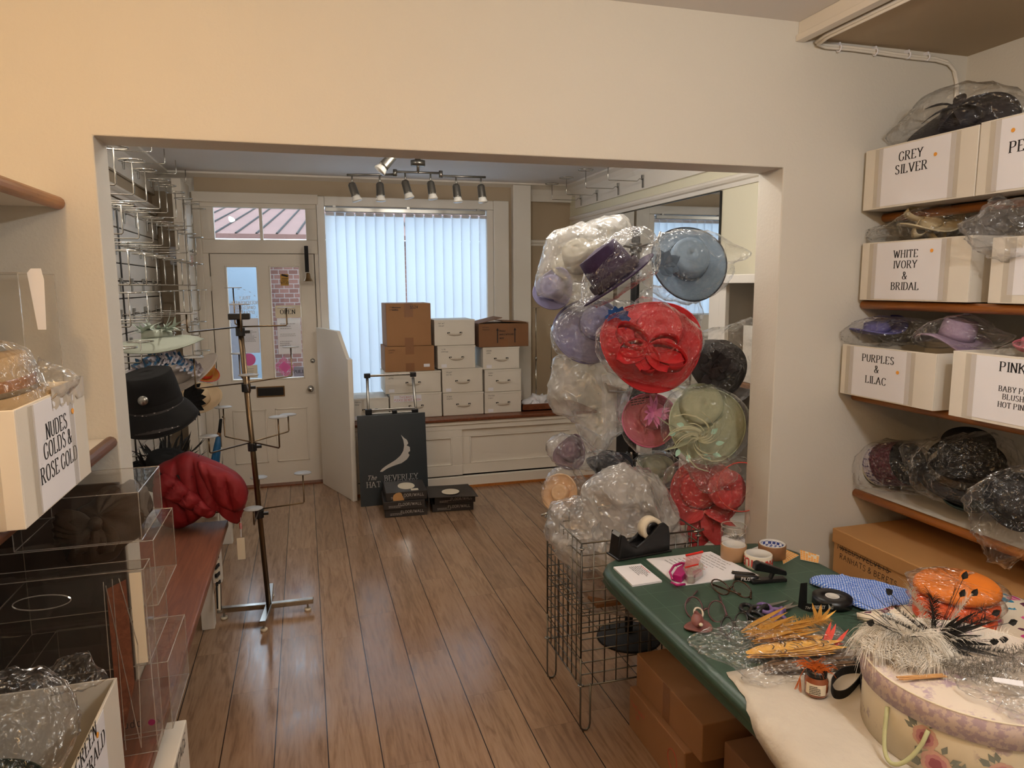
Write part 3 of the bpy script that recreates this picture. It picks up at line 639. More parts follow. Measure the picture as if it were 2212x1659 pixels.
# ---------------------------------------------------------------- shop right wall: panel, mirror, built-in unit
sp = thing('hook_panel', 'narrow white hook panel high on the right shop wall', 'panel', (SX, 4.6, 2.39))
MB().box((SX-.024, 3.0, 2.385), (SX, 6.2, 2.50)).build('board', 'white', sp, bevel=.003)
mi = thing('wall_mirror', 'large frameless mirror on the right shop wall', 'mirror', (SX, 4.5, 1.0))
MB().box((SX-.012, 3.84, 1.0), (SX, 5.36, 2.245)).build('glass', 'mirror', mi)
MB().box((SX-.014, 3.835, .995), (SX-.001, 3.842, 2.25)).box((SX-.014, 3.84, 2.245), (SX-.001, 5.36, 2.25)).build('edge', 'black', mi)
un = thing('built_in_unit', 'white built-in unit with open dark shelves behind the bagged hats', 'shelving', (2.3, 3.1, 0))
MB().box((2.10, YB+.01, 1.70), (SX, 3.50, 1.745)).build('top_shelf', 'white', un, bevel=.004)
MB().box((2.14, 3.36, 0), (SX-.02, 3.46, 1.70)).build('post', 'white', un, bevel=.003)
MB().box((2.14, 3.30, 0), (2.165, 3.362, 1.70)).build('post_edge', 'white', un, bevel=.003)
MB().box((2.2, YB+.01, 0), (SX-.03, 3.34, .42)).build('base_cupboard', 'white', un)
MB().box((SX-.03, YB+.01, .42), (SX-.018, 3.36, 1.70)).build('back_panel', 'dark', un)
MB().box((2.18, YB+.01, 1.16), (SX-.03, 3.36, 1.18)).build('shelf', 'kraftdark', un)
t = solo('carton', 'pale carton on the dark shelf of the built-in unit', 'box', MB().box((2.22, 2.62, 1.181), (2.39, 3.25, 1.48)), 'whitecard', bevel=.003)
fp = thing('fireplace', 'white fireplace surround with black opening on right shop wall', 'fireplace', (2.38, 4.6, 0))
MB().box((2.30, 3.95, 0), (SX-.004, 4.02, .95)).box((2.30, 5.2, 0), (SX-.004, 5.28, .95)).box((2.30, 4.58, 0), (2.42, 4.66, .95)).box((2.26, 3.9, .92), (SX-.004, 5.32, .97)).build('surround', 'white', fp, bevel=.004)
MB().box((2.40, 4.02, 0), (SX-.005, 5.2, .92)).build('opening', 'blackmat', fp)
# ---------------------------------------------------------------- hooks
hk = [0]
ORD = ['', 'first', 'second', 'third', 'fourth', 'fifth', 'sixth', 'seventh', 'eighth', 'ninth']
proto = None
def make_hook(wx, sgn, L, rise):
    t = thing('hat_hook', 'x', 'hook', (wx, 0, 0)); x = lambda d: wx+sgn*d
    MB().box((x(0), -.013, -.045), (x(.006), .013, .045)).box((x(.006), -.011, .02), (x(.014), .011, .045)).build('back_plate', 'steel', t, bevel=.001)
    MB().tube([(x(.008), 0, .012), (x(.03), 0, .018), (x(.05), 0, 0), (x(L-.006), 0, 0), (x(L), 0, .006), (x(L), 0, rise)], .0032, 8).build('arm', 'chrome', t, True)
    MB().ring((x(L), 0, rise+.003), (0, 0, 1), .058, .0034, 28, 6).build('ring', 'chrome', t, True)
    return t
protos = {}
def hook(wx, sgn, y, z, L, rise, label, group, tw=0):
    k = (wx, sgn, L, rise)
    if k not in protos: t = protos[k] = make_hook(*k); first = True
    else: t = copy_tree(protos[k]); first = False
    t.location = (wx, y, z); t.rotation_euler = (0, 0, tw); t['label'] = label; t['group'] = group
    return t
rows = [('top', 2.505, [6.18, 5.73, 5.29, 4.85], .25, .165), ('second', 2.15, [6.27, 5.91, 5.55, 5.2, 4.9, 4.63, 4.26, 3.96, 3.63], .31, .16), ('third', 1.94, [6.0, 5.6, 5.23, 4.9, 4.63, 4.36, 4.02, 3.69], .31, .13),
        ('fourth', 1.71, [5.95, 5.6, 5.26, 4.96, 4.66, 4.39, 4.10, 3.75], .31, .155), ('fifth', 1.515, [6.0, 5.6, 5.25, 4.9, 4.43, 4.08, 3.67], .31, .155), ('sixth', 1.33, [5.9, 5.45, 5.1, 4.8, 4.5, 4.2, 3.85, 3.5], .31, .10),
        ('seventh', 1.08, [6.0, 5.55, 5.1, 4.7, 4.3, 3.9], .31, .12), ('eighth', .83, [6.0, 5.5, 5.0, 4.5, 4.0], .31, .12)]
for nm, z, ys, L, rise in rows:
    for i, y in enumerate(ys):
        hook(LX+.01, 1, y, z, L, rise, 'chrome ring hat hook, %s row of the left slatwall, %s from the door' % (nm, ORD[i+1]), 'chrome hat hooks on the left slatwall', random.uniform(-.06, .06))
for i, px in enumerate(((1256.5, 422), (1291, 409), (1337, 393), (1390, 378))):
    p = aX(px[0], px[1], SX-.024)
    hook(SX-.024, -1, p.y, 2.44, .28, .13, 'chrome ring hat hook on the right hook panel, %s from the window' % ORD[i+1], 'chrome hat hooks on the right panel')
sw = thing('slatwall', 'white grooved slatwall display panel on the left shop wall', 'display panel', (LX, 4.5, .5))
z = .42; i = 0
while z < 2.24:
    MB().box((LX-.015, YB+.02, z), (LX+.008, 6.30, min(z+.103, 2.245))).build('slat', 'white', sw, bevel=.003); z += .110
MB().box((LX-.02, YB+.02, .42), (LX-.014, 6.30, 2.25)).build('backing', 'dark', sw)
MB().box((LX-.016, YB+.02, 2.42), (LX+.008, 6.30, 2.49)).box((LX-.016, YB+.02, 2.497), (LX+.008, 6.30, 2.58)).build('upper_board', 'white', sw, bevel=.003)
MB().tube([(LX+.012, 5.0, .5), (LX+.012, 5.0, 2.2)], .006, 6).build('joint_strip', 'black', sw)
t = thing('motion_sensor', 'white alarm sensor on the tan wall beside the cupboard', 'sensor', (-.98, FY+.06, 1.88))
MB().box((-1.02, FY+.02, 1.87), (-.945, FY+.08, 2.02)).build('housing', 'paper', t, bevel=.018, seg=4); MB().box((-1.0, FY+.014, 1.89), (-.965, FY+.022, 1.93)).build('lens', 'inkgrey', t, bevel=.004)
t = thing('door_bell', 'brass hand bell hanging from a black strap beside the door', 'bell', (.06, 6.2, 1.75))
a, b, c_ = aY(661, 531, 6.2), aY(666, 588, 6.2), aY(667, 592, 6.2)
MB().box((a.x-.016, 6.198, b.z), (a.x+.016, 6.206, a.z)).build('strap', 'blackmat', t); MB().lathe([(1e-4, 0), (.012, 0), (.018, -.012), (.022, -.04), (.036, -.065), (.040, -.07), (.034, -.07), (1e-4, -.03)], Matrix.Translation((a.x+.006, 6.2, c_.z+.01)), 24).build('bell', 'brass', t, True)
MB().tube([(a.x, 6.2, a.z), (a.x, FY-.02, a.z)], .004, 6).build('hook', 'steel', t)
t = thing('open_sign', 'cream OPEN card hanging in the right door pane', 'sign', (dz(622, 675).x, FY-.03, dz(622, 675).z))
a, b = aY(594, 660, 6.25), aY(650, 686, 6.25)
MB().box((a.x, 6.248, b.z), (b.x, 6.252, a.z)).build('card', 'papercream', t); tb = MB(); text(tb, 'OPEN', ((a.x+b.x)/2, 6.2475, b.z+.032), (1, 0, 0), (0, 0, 1), .036); tb.build('lettering', 'ink', t)
# ---------------------------------------------------------------- track lights
def spot(t, x, y, z, tx, ty=0, s=1):
    d = V((tx, ty, -1)).normalized(); p = V((x, y, z)); h = MB(); q = p-V((0, 0, .07*s))
    h.tube([p, q], .006*s, 8); a = q-d*.02*s; T = frame(a, d)
    h.lathe([(1e-4, 0), (.018*s, 0), (.026*s, .012*s), (.028*s, .085*s), (.03*s, .09*s), (.024*s, .09*s)], T, 20); o = h.build('spot_head', 'spotsteel', t, True)
    MB().lathe([(.024*s, .088*s), (.026*s, .095*s), (.034*s, .118*s), (.034*s, .124*s), (1e-4, .126*s)], T, 20).build('bulb', 'glassbulb', o, True)
M['spotsteel'] = paint('satin_steel', '#85827b', .35, 1, var=.05)
M['glassbulb'] = paint('frosted_bulb', '#d8d4cc', .2)
tl = thing('track_light', 'six-lamp brushed steel spotlight bar on shop ceiling before the blind', 'ceiling light', (.75, 5.0, 2.5))
ty_ = 5.0; zt = 2.46; X = lambda px, py: aY(px, py, ty_)
a = X(903, 367); MB().lathe([(1e-4, 0), (.05, 0), (.05, .035), (.02, .04), (.012, .1)], Matrix.Translation((a.x, ty_, zt+.05)), 28).tube([(a.x, ty_, zt), (a.x, ty_, zt+.13)], .01, 8).build('canopy', 'spotsteel', tl, True)
MB().tube([X(749, 378), X(852, 377)], .008, 8).build('bar', 'spotsteel', tl, True); MB().tube([X(853, 371), X(952, 374)], .008, 8).build('bar', 'spotsteel', tl, True); MB().tube([X(953, 380), X(1049, 383)], .008, 8).build('bar', 'spotsteel', tl, True)
for px, y0, y1 in ((853, 366, 381), (952, 369, 384)): p, q = X(px, y0), X(px, y1); MB().tube([p, q], .014, 10).build('joint', 'spotsteel', tl, True)
for px, py, tx in ((760, 378, .3), (820, 378, .02), (875, 373, .25), (930, 375, .12), (985, 382, .1), (1039, 383, .1)): p = X(px, py); spot(tl, p.x, ty_, p.z, tx, -.1)
tl = thing('spotlight', 'single steel spotlight peeping below the lintel above the bar', 'ceiling light', (.4, 3.6, 2.5))
p = aY(846, 338, 3.6); spot(tl, p.x, 3.6, p.z+.06, -.9, -.1, .9); MB().tube([(p.x-.3, 3.6, p.z+.06), (p.x+.5, 3.6, p.z+.06)], .008, 8).build('bar', 'spotsteel', tl, True); MB().tube([(p.x+.2, 3.6, p.z+.06), (p.x+.2, 3.6, ZS)], .012, 8).build('stem', 'spotsteel', tl, True)
# ================================================================ SHOP FURNITURE AND STOCK
# window bench with sliding doors
wb_ = thing('window_bench', 'white panelled window bench with dark wooden top under the blind', 'bench', (1.3, 5.95, 0))
ZB = .605; YFB = 5.70
MB().box((.30, YFB-.03, ZB-.028), (SX-.01, FY-.02, ZB)).build('bench_top', 'mahog', wb_, bevel=.006)
MB().box((.30, YFB, .50), (SX-.01, YFB+.03, ZB-.028)).box((.30, YFB-.012, .545), (SX-.01, YFB, .575)).build('top_rail', 'white', wb_, bevel=.004)
MB().box((.30, YFB-.01, 0), (SX-.01, YFB+.03, .10)).build('plinth', 'white', wb_, bevel=.004)
MB().box((.30, YFB-.014, 0), (SX-.01, YFB-.008, .022)).build('floor_bead', 'pine', wb_)
MB().box((2.28, YFB-.004, .1), (SX-.01, YFB+.03, .5)).build('end_stile', 'white', wb_, bevel=.003)
MB().box((.30, YFB+.0, .1), (.36, YFB+.03, .5)).build('end_stile', 'white', wb_, bevel=.003)
for x0, x1, y in ((.36, 1.225, YFB+.002), (1.205, 2.29, YFB+.024)):
    d_ = MB(); leaf_ = [(x0+.09, .20, x1-.09, .44)]
    leaf(d_, x0, x1, .112, .50, leaf_, y, y+.02); d_.build('sliding_door', 'white', wb_, bevel=.003)
    o = MB(); h = leaf_[0]; s = .01
    o.box((h[0]-.002, y+.012, h[1]-.002), (h[2]+.002, y+.018, h[3]+.002)).build('door_panel', 'white', wb_)
    o = MB().box((h[0], y-.002, h[1]), (h[0]+s, y+.014, h[3])).box((h[2]-s, y-.002, h[1]), (h[2], y+.014, h[3])).box((h[0], y-.002, h[1]), (h[2], y+.014, h[1]+s)).box((h[0], y-.002, h[3]-s), (h[2], y+.014, h[3])); o.build('panel_moulding', 'white', wb_, bevel=.003)
MB().box((.36, YFB+.05, .05), (2.3, YFB+.06, .5)).build('inside', 'dark', wb_)
# boxes stacked on the bench
def stack_box(px, z0, z1, mat, label, kind='hatbox', y=5.80, dpt=.34, seed=0, tilt=0, fold=False):
    a, b = aY(px[0], px[1], y), aY(px[2], px[3], y)
    x0, x1 = a.x, b.x; t = thing('carton' if kind != 'hatbox' else 'hat_carton', label, 'box', ((x0+x1)/2, y+dpt/2, z0), 'boxes stacked on the window bench')
    MB().box((x0, y, z0+.001), (x1, min(y+dpt, FY-.06), z1-.001)).build('body', mat, t, bevel=.004)
    n = MB(); rnd = random.Random(seed+3); xm = (x0+x1)/2; zm = z0+(z1-z0)*.48
    if kind == 'hatbox':
        MB().box((x0-.0015, y-.0025, z1-.016), (x1+.0015, y+.002, z1-.001)).build('lid_flap', mat, t, bevel=.001)
        for s in (-1, 1): n.box((xm+s*.052-.012, y-.003, zm-.004), (xm+s*.052+.010, y-.001, zm+.008))
        n.build('handle_slot', 'ink', t)
        MB().strip([V((xm+.056*math.cos(PI*k/10), y-.006-.008*math.sin(PI*k/10), zm-.011*math.sin(PI*k/10))) for k in range(11)], (0, 0, 1), .006, .006).build('handle', 'tape_clear', t, solid=.002)
        if seed % 3 != 2: MB().box((x0+.03, y-.0015, z0+.012), (x0+.075, y-.0005, z0+.04)).build('sticker', 'paper', t)
    else:
        MB().box((xm-.035, y-.0012, z1-(z1-z0)*.32), (xm+.035, y-.0004, z1)).build('tape', 'tape_brown', t); MB().box((xm-.035, y-.0012, z0), (xm+.035, y-.0004, z0+.07)).build('tape', 'tape_brown', t)
    w_ = MB()
    for i in range(2): text(w_, ''.join(rnd.choice('aeimnorstu') for _ in range(rnd.randint(5, 8))), (x0+.03, y-.0015, z1-.035-i*.02), (1, 0, 0), (0, 0, 1), .012, (.05, .05), False, -1, .2, .12)
    w_.build('handwriting', 'ink', t)
    return t, x0, x1
st_ = [((842, 850, 955, 905), ZB, .815, 'whitecard', 'white box with red printed sticker, bottom of the left stack'), ((831, 803, 953, 850), .815, .995, 'whitecard', 'white box under the two brown cartons')]
t, x0, x1 = stack_box(*st_[0], seed=0)
tb = MB(); tb.box((x0+.03, 5.797, .745), (x0+.26, 5.7985, .80)); tb.build('warning_sticker', 'paper', t)
tb = MB(); text(tb, 'THIS WAY UP', (x0+.145, 5.7965, .776), (1, 0, 0), (0, 0, 1), .016, (.05, .05), False); text(tb, 'PLEASE DO NOT CRUSH', (x0+.145, 5.7965, .752), (1, 0, 0), (0, 0, 1), .017, (.05, .05), False, wid=.85); tb.build('sticker_lettering', 'inkred', t)
stack_box(*st_[1], seed=1)
t, x0, x1 = stack_box((831, 748, 939, 803), .995, 1.205, 'kraft', 'plain brown carton between white box and tall brown carton', 'kraft', seed=2)
MB().box((x1-.09, 5.797, 1.03), (x1-.04, 5.799, 1.055)).build('price_label', 'paper', t)
t, x0, x1 = stack_box((833, 655, 932, 745), 1.205, 1.555, 'kraft', 'tall brown carton on top of the left stack', 'kraft', seed=3)
tb = MB(); text(tb, 'SS24', (x0+.23, 5.7985, 1.512), (1, 0, 0), (0, 0, 1), .022, (.07, .07), False, jit=.03); tb.box((x0+.05, 5.798, 1.518), (x0+.12, 5.7985, 1.523)).box((x0+.05, 5.798, 1.498), (x0+.10, 5.7985, 1.503)); tb.build('marker_writing', 'ink', t)
stack_box((757, 853, 841, 908), ZB, .79, 'whitecard', 'white box alone left of the left stack', seed=4)
stack_box((957, 849, 1045, 903), ZB, .80, 'whitecard', 'lowest white box of the middle stack', seed=5)
stack_box((955, 796, 1043, 849), .80, 1.005, 'whitecard', 'second lowest white box of the middle stack', seed=6)
stack_box((945, 746, 1027, 794), 1.005, 1.20, 'whitecard', 'third white box up in the middle stack', seed=7)
stack_box((938, 690, 1026, 744), 1.20, 1.415, 'whitecard', 'topmost white box of the middle stack', seed=8)
stack_box((1047, 850, 1126, 897), ZB, .79, 'whitecard', 'lowest white box of the right stack', seed=9)
stack_box((1047, 801, 1126, 850), .79, .985, 'whitecard', 'second white box up in the right stack', seed=10)
stack_box((1043, 752, 1122, 799), .985, 1.175, 'whitecard', 'white box directly under the brown carton with printed arrows', seed=12)
t, x0, x1 = stack_box((1034, 700, 1142, 752), 1.175, 1.375, 'kraftdark', 'brown carton with two printed arrows, topmost of the right stack', 'kraft', seed=13)
tb = MB()
for fx in (.37, .72):
    x = x0+(x1-x0)*fx; tb.box((x-.004, 5.798, 1.21), (x+.004, 5.7985, 1.32)); tb.quad((x-.011, 5.798, 1.315), (x+.011, 5.798, 1.315), (x, 5.798, 1.338))
for s_, z in (('FRAGILE', 1.305), ('HANDLE WITH CARE', 1.275), ('INSIDE', 1.243)): text(tb, s_, (x0+(x1-x0)*.40+.004, 5.798, z), (1, 0, 0), (0, 0, 1), .013, (.07, .07), False, -1, wid=.75)
tb.build('printed_marks', 'ink', t)
MB().prism([(x0, 5.80, 1.376), (x0+.005, 5.80, 1.38), (x0+.205, 5.80, 1.425), (x0+.205, 5.80, 1.42)], (0, .30, 0)).prism([(x1, 5.80, 1.376), (x1, 5.80, 1.381), (x1-.23, 5.80, 1.395), (x1-.23, 5.80, 1.39)], (0, .30, 0)).build('open_flap', 'kraftdark', t)
# chrome height-adjustable display stands and a tray on the bench
for px, pt, lab in ((1158, 665, 'taller chrome display stand on the bench beside the right stack'), (1191, 702, 'shorter chrome display stand on the bench next to the bagged hats')):
    b = aZ(px, 880, ZB+.0); tp = aY(px, pt, b.y); t = thing('display_stand', lab, 'stand', (b.x, b.y, ZB), 'chrome display stands on the window bench')
    MB().cyl((b.x, b.y, ZB), (b.x, b.y, ZB+.008), .06).build('base', 'chrome', t, True); MB().tube([(b.x, b.y, ZB), (b.x, b.y, (ZB+tp.z)/2)], .006, 8).build('lower_tube', 'chrome', t, True)
    MB().tube([(b.x, b.y, (ZB+tp.z)/2), (b.x, b.y, tp.z)], .004, 8).build('upper_tube', 'chrome', t, True); MB().cyl((b.x, b.y, (ZB+tp.z)/2-.015), (b.x, b.y, (ZB+tp.z)/2+.01), .010).build('collar', 'steel', t, True)
    MB().cyl((b.x, b.y, tp.z), (b.x, b.y, tp.z+.003), .035).build('top_disc', 'chrome', t, True)
a, b = aZ(1128, 890, ZB), aZ(1190, 885, ZB)
t = thing('tray', 'low brown wooden tray of white paper at right end of bench', 'tray', ((a.x+b.x)/2, a.y+.1, ZB))
x0, x1, y0 = a.x, b.x+.1, min(a.y, b.y)+.02
m_ = MB(); m_.box((x0, y0, ZB), (x1, y0+.25, ZB+.01)).box((x0, y0, ZB), (x1, y0+.01, ZB+.06)).box((x0, y0+.24, ZB), (x1, y0+.25, ZB+.06)).box((x0, y0, ZB), (x0+.01, y0+.25, ZB+.06)).box((x1-.01, y0, ZB), (x1, y0+.25, ZB+.06)); m_.build('tray_body', 'mahog', t)
solo('paper_wrap', 'crumpled white tissue lying in the brown tray', 'paper', puff(ell(1160, 868, 30, 16, wob=.2), ('y', y0+.13), .08, .02, 14, 5, 50, 10), 'paper', smooth=True)
# slanted white screen panel beside the door
P0, P1 = V((.118, 6.20, 0)), V((.327, 5.62, 0)); dd = (P1-P0).normalized(); nn = V((-dd.y, dd.x, 0))
def sc_(px, py): p = aP(px, py, P0, nn); return (p-P0).dot(dd), p.z
L_ = (P1-P0).length; hA = sc_(700, 708)[1]; hB = sc_(752, 775)[1]; uB = sc_(735, 713)[0]
pt = lambda u, z, o=0: P0+dd*u+V((0, 0, z))+nn*o
t = thing('screen_panel', 'white panelled side screen with sloping top between door and window bench', 'screen', pt(L_/2, 0))
ol = [(0, 0), (L_, 0), (L_, hB), (uB, hA-.01), (0, hA)]
MB().prism([pt(u, z) for u, z in ol], nn*-.03).build('board', 'white', t, bevel=.004)
for s in (1,):
    for a_, b_ in ((.055, .60), (.68, hB-.05)):
        m_ = MB(); h = .012
        top = [(L_-.09, b_), (.07, b_ if b_ < .7 else hA-.09)] if b_ < .7 else [(L_-.09, b_-.02), (uB-.02, hA-.09), (.07, hA-.08)]
        lp = [(.07, a_+.05), (L_-.09, a_+.05)]+top
        m_.tube([pt(u, z, .003) for u, z in lp], .007, 6, True); m_.build('panel_moulding', 'white', t)
    MB().prism([pt(0, 0, .001), pt(L_, 0, .001), pt(L_, .05, .001), pt(0, .05, .001)], nn*.012).build('skirting', 'white', t, bevel=.003)
MB().prism([pt(L_, 0, .004), pt(L_+.035, 0, .004), pt(L_+.035, hB+.0, .004), pt(L_, hB+.01, .004)], nn*-.04).build('edge_cap', 'white', t, bevel=.003)
# shop sign leaning on a folded trolley
Yb, Yt = 5.43, 5.53
A, B_, C_, D_ = aZ(780, 1092, 0), aZ(927, 1085, 0), aY(921, 897, Yt), aY(775, 904, Yt)
x0, x1 = .355, .885; zt_ = .70; yb = 5.42; slope = .09
sg = lambda u, v, o=0: V((x0+(x1-x0)*u, yb+slope*v-o, zt_*v))
t = thing('shop_sign', 'dark grey sign board with silver feather leaning before the window bench', 'sign', sg(.5, 0))
MB().prism([sg(0, 0), sg(1, 0), sg(1, 1), sg(0, 1)], (0, .012, 0)).build('board', paint('anthracite_board', '#272d31', .28, var=.06, vs_=5), t, bevel=.002)
silver = paint('silver_foil', '#dcdcda', .28, 1, var=.04)
up_ = (sg(0, 1)-sg(0, 0)).normalized()
def fs(px, py):   # sign coords from the photographed feather
    p = aP(px, py, sg(.5, .5), up_.cross(V((1, 0, 0)))); return p-V((0, .002, 0))
fb = MB(); outl = [(822, 1016), (838, 1003), (858, 995), (874, 980), (884, 962), (886, 950), (881, 953), (886, 938), (878, 944), (883, 925), (875, 931), (876, 920), (873, 922), (866, 939)]
inner = [(866, 939), (871, 950), (872, 962), (868, 976), (858, 987), (842, 998), (828, 1009), (822, 1016)]
outl = [(866, 939), (873, 946), (879, 950), (882, 958), (878, 962), (885, 965), (886, 974), (881, 978), (885, 983), (879, 992), (868, 1000), (850, 1006), (836, 1012), (826, 1019), (821.5, 1019)]
inner = [(866, 939), (871, 950), (873, 962), (871, 974), (865, 984), (855, 993), (844, 1000), (834, 1006), (826, 1012), (821, 1018)]
def rs(l, n):
    out = []
    for i in range(n):
        u = i/(n-1)*(len(l)-1); k = min(int(u), len(l)-2); out.append(V((*l[k], 0)).lerp(V((*l[k+1], 0)), u-k))
    return out
a_, b_ = rs(outl, 40), rs(inner, 40)
fb.add([fs(p.x, p.y) for q in zip(a_, b_) for p in q], [(2*i, 2*i+1, 2*i+3, 2*i+2) for i in range(39)]); fb.build('feather_emblem', silver, t)
tb = MB(); text(tb, 'The', fs(804, 1037), (1, 0, 0), up_, .036, (.05, .03), False, slant=.35, wid=.95); text(tb, 'BEVERLEY', fs(868, 1036), (1, 0, 0), up_, .042, (.055, .02), wid=.92); text(tb, 'HAT COMPANY', fs(849, 1049), (1, 0, 0), up_, .042, (.05, .02), wid=1.0); tb.build('lettering', silver, t)
tr = thing('folding_trolley', 'folded chrome and black trolley behind the dark sign board', 'trolley', (.6, 5.60, 0))
q = lambda px, py: aY(px, py, 5.60)
for xa, xb in ((793, 796), (892, 899)):
    p0, p1_ = q(xa, 815), q(xb, 893); MB().tube([(p1_.x+.02, 5.60, .02), p1_, p0], .0115, 10).build('upright', 'steel', tr, True)
a_, b_ = q(795, 812), q(893, 809); MB().box((a_.x, 5.59, a_.z-.009), (b_.x, 5.61, a_.z+.009)).build('handle_bar', 'chrome', tr, bevel=.003)
for px, py, sx_, sz in ((793, 811, .030, .026), (892, 808, .030, .026), (796, 889, .032, .034), (852, 890, .024, .034), (896, 888, .032, .034)):
    p = q(px, py); MB().box((p.x-sx_*.8, 5.582, p.z-sz*.8), (p.x+sx_*.8, 5.618, p.z+sz*.6)).build('plastic_joint', 'black', tr, bevel=.004)
for y0 in (887, 896): a_, b_ = q(797, y0), q(896, y0-1); MB().box((a_.x, 5.59, a_.z-.011), (b_.x, 5.606, a_.z+.010)).build('cross_bar', 'steel', tr, bevel=.002)
for x in (.45, .80):
    MB().lathe([(1e-4, -.012), (.05, -.012), (.06, 0), (.05, .012), (1e-4, .012)], frame((x, 5.60, .061), (1, 0, 0)), 20).build('wheel', 'black', tr, True)
# floor tile boxes
def tilebox(pf, z0, dz_, dpt, label, rot=0, top=False, torn=False, seed=0, y=None):
    a, b = aZ(pf[0], pf[1], z0), aZ(pf[2], pf[3], z0); x = b-a; W_ = x.length; x.normalize(); n = V((-x.y, x.x, 0)); c = (a+b)/2+n*dpt/2
    t = thing('tile_box', label, 'box', (c.x, c.y, z0), 'boxes of floor tiles'); F = lambda u, v, w: a+x*(u*W_)+n*(v*dpt)+V((0, 0, w*dz_))
    MB().prism([F(0, 0, 0), F(1, 0, 0), F(1, 1, 0), F(0, 1, 0)], (0, 0, dz_*.99)).build('box_body', 'tilebox', t, bevel=.003)
    tb = MB(); text(tb, 'FLOOR/WALL', F(.93, -.006, .42), x, (0, 0, 1), dz_*.33, (.06, .06), False, 1, wid=.95); scribble(tb, F(.12, -.006, .42), x, (0, 0, 1), W_*.36, .003, 2, .010, seed); tb.build('lettering', 'tileprint', t)
    if torn: MB().add([F(.3+.14*math.cos(i/8*PI)+.02*math.sin(i*5), -.008, .95*math.sin(i/8*PI)+.02) for i in range(9)], [tuple(range(9))]).build('torn_patch', 'kraftlight', t)
    if top:
        MB().add([F(.54+.21*math.cos(i/32*2*PI), .5+.30*math.sin(i/32*2*PI), 1.003) for i in range(32)], [tuple(range(32))]).build('tile_window', 'papercream', t)
        MB().add([F(*q_, 1.003) for q_ in ((.62, .06), (.80, .06), (.80, .22), (.62, .22))], [(0, 1, 2, 3)]).build('top_label', 'papercream', t)
    return t
M['tilebox'] = paint('tile_carton', '#2b2522', .5, var=.25, vs_=8); M['tileprint'] = paint('tile_print', '#b5aca2', .6)
tilebox((832, 1119, 923, 1112), 0, .062, .31, 'lowest floor tile box of the left pile in front of the sign')
tilebox((829, 1103, 918, 1096), .062, .062, .31, 'middle floor tile box of the left pile in front of the sign', seed=2)
tilebox((834, 1084, 923, 1077), .124, .066, .31, 'torn topmost floor tile box of the left pile with cream tile showing', top=True, torn=True, seed=3)
tilebox((934, 1107, 1023, 1101), 0, .062, .30, 'lower floor tile box of the right pile', seed=4)
t = tilebox((939, 1091, 1027, 1084), .062, .06, .30, 'upper floor tile box of the right pile with lifted lid', top=True, seed=5)
a, b = aZ(925, 1076, .135), aZ(1033, 1070, .135); x = (b-a); n = V((-x.y, x.x, 0)).normalized()
MB().prism([a, b+V((.0, 0, -.01)), b+n*.22+x*-.07, b+n*.30+x*-.16, a+n*.3], (0, 0, .004)).build('loose_lid', 'tilebox', t)
lid = lambda u, v: a+x*u+n*v+V((0, 0, .0055)); MB().add([lid(.47+.18*math.cos(i/32*2*PI), .12+.075*math.sin(i/32*2*PI)) for i in range(32)], [tuple(range(32))]).build('lid_window', 'papercream', t)
# tall hat stand
M['discmetal'] = paint('grey_disc', '#8f8a84', .4, .3, var=.05)
hs = thing('hat_display_stand', 'free-standing bronzed pole hat stand with four tiers of round discs', 'stand', (-.255, 3.806, 0))
bz = .05; cpt = aZ(581, 1308, bz); HY = cpt.y
for e in ((470, 1318), (677, 1297), (585, 1265), (567, 1348)):
    p = aZ(*e, bz); d = (p-cpt).normalized(); n = V((-d.y, d.x, 0))*.016
    MB().prism([cpt-n+V((0, 0, -.012)), cpt+n+V((0, 0, -.012)), p+n+V((0, 0, -.012)), p-n+V((0, 0, -.012))], (0, 0, .026)).build('foot_bar', 'chrome', hs, bevel=.003)
    f = p-d*.03; MB().tube([(f.x, f.y, .036), (f.x, f.y, .012)], .005, 8).build('foot_screw', 'steel', hs); MB().cyl((f.x, f.y, 0), (f.x, f.y, .012), .017).build('foot_pad', 'papercream', hs, True)
topp = aY(517, 690, HY); MB().tube([cpt, topp], .0135, 14).build('pole', 'bronze', hs, True)
for zz, nm in ((.42, 'black'),): pass
tp = aY(517, 684, HY); MB().box((tp.x-.05, HY-.03, tp.z-.014), (tp.x+.05, HY+.03, tp.z+.016)).build('top_block', 'black', hs, bevel=.004)
def onpole(z): return cpt.lerp(topp, (z-cpt.z)/(topp.z-cpt.z))
tiers = [((515, 706), [((508, 699), (495, 622)), ((527, 734), (521, 658)), ((620, 703), (620, 665)), ((405, 718), (401, 681))]),
         ((531, 827), [((519, 810), (513, 764)), ((631, 812), (629, 750)), ((543, 858), (540, 822)), ((423, 839), (405, 773))]),
         ((543, 955), [((486, 943), (481, 880)), ((453, 979), (447, 944)), ((604, 968), (605, 901)), ((624, 932), (624, 896))]),
         ((559, 1100), [((455, 1108), (443, 1046)), ((549, 1134), (546, 1100)), ((657, 1086), (654, 1022)), ((562, 1079), (567, 1031))])]
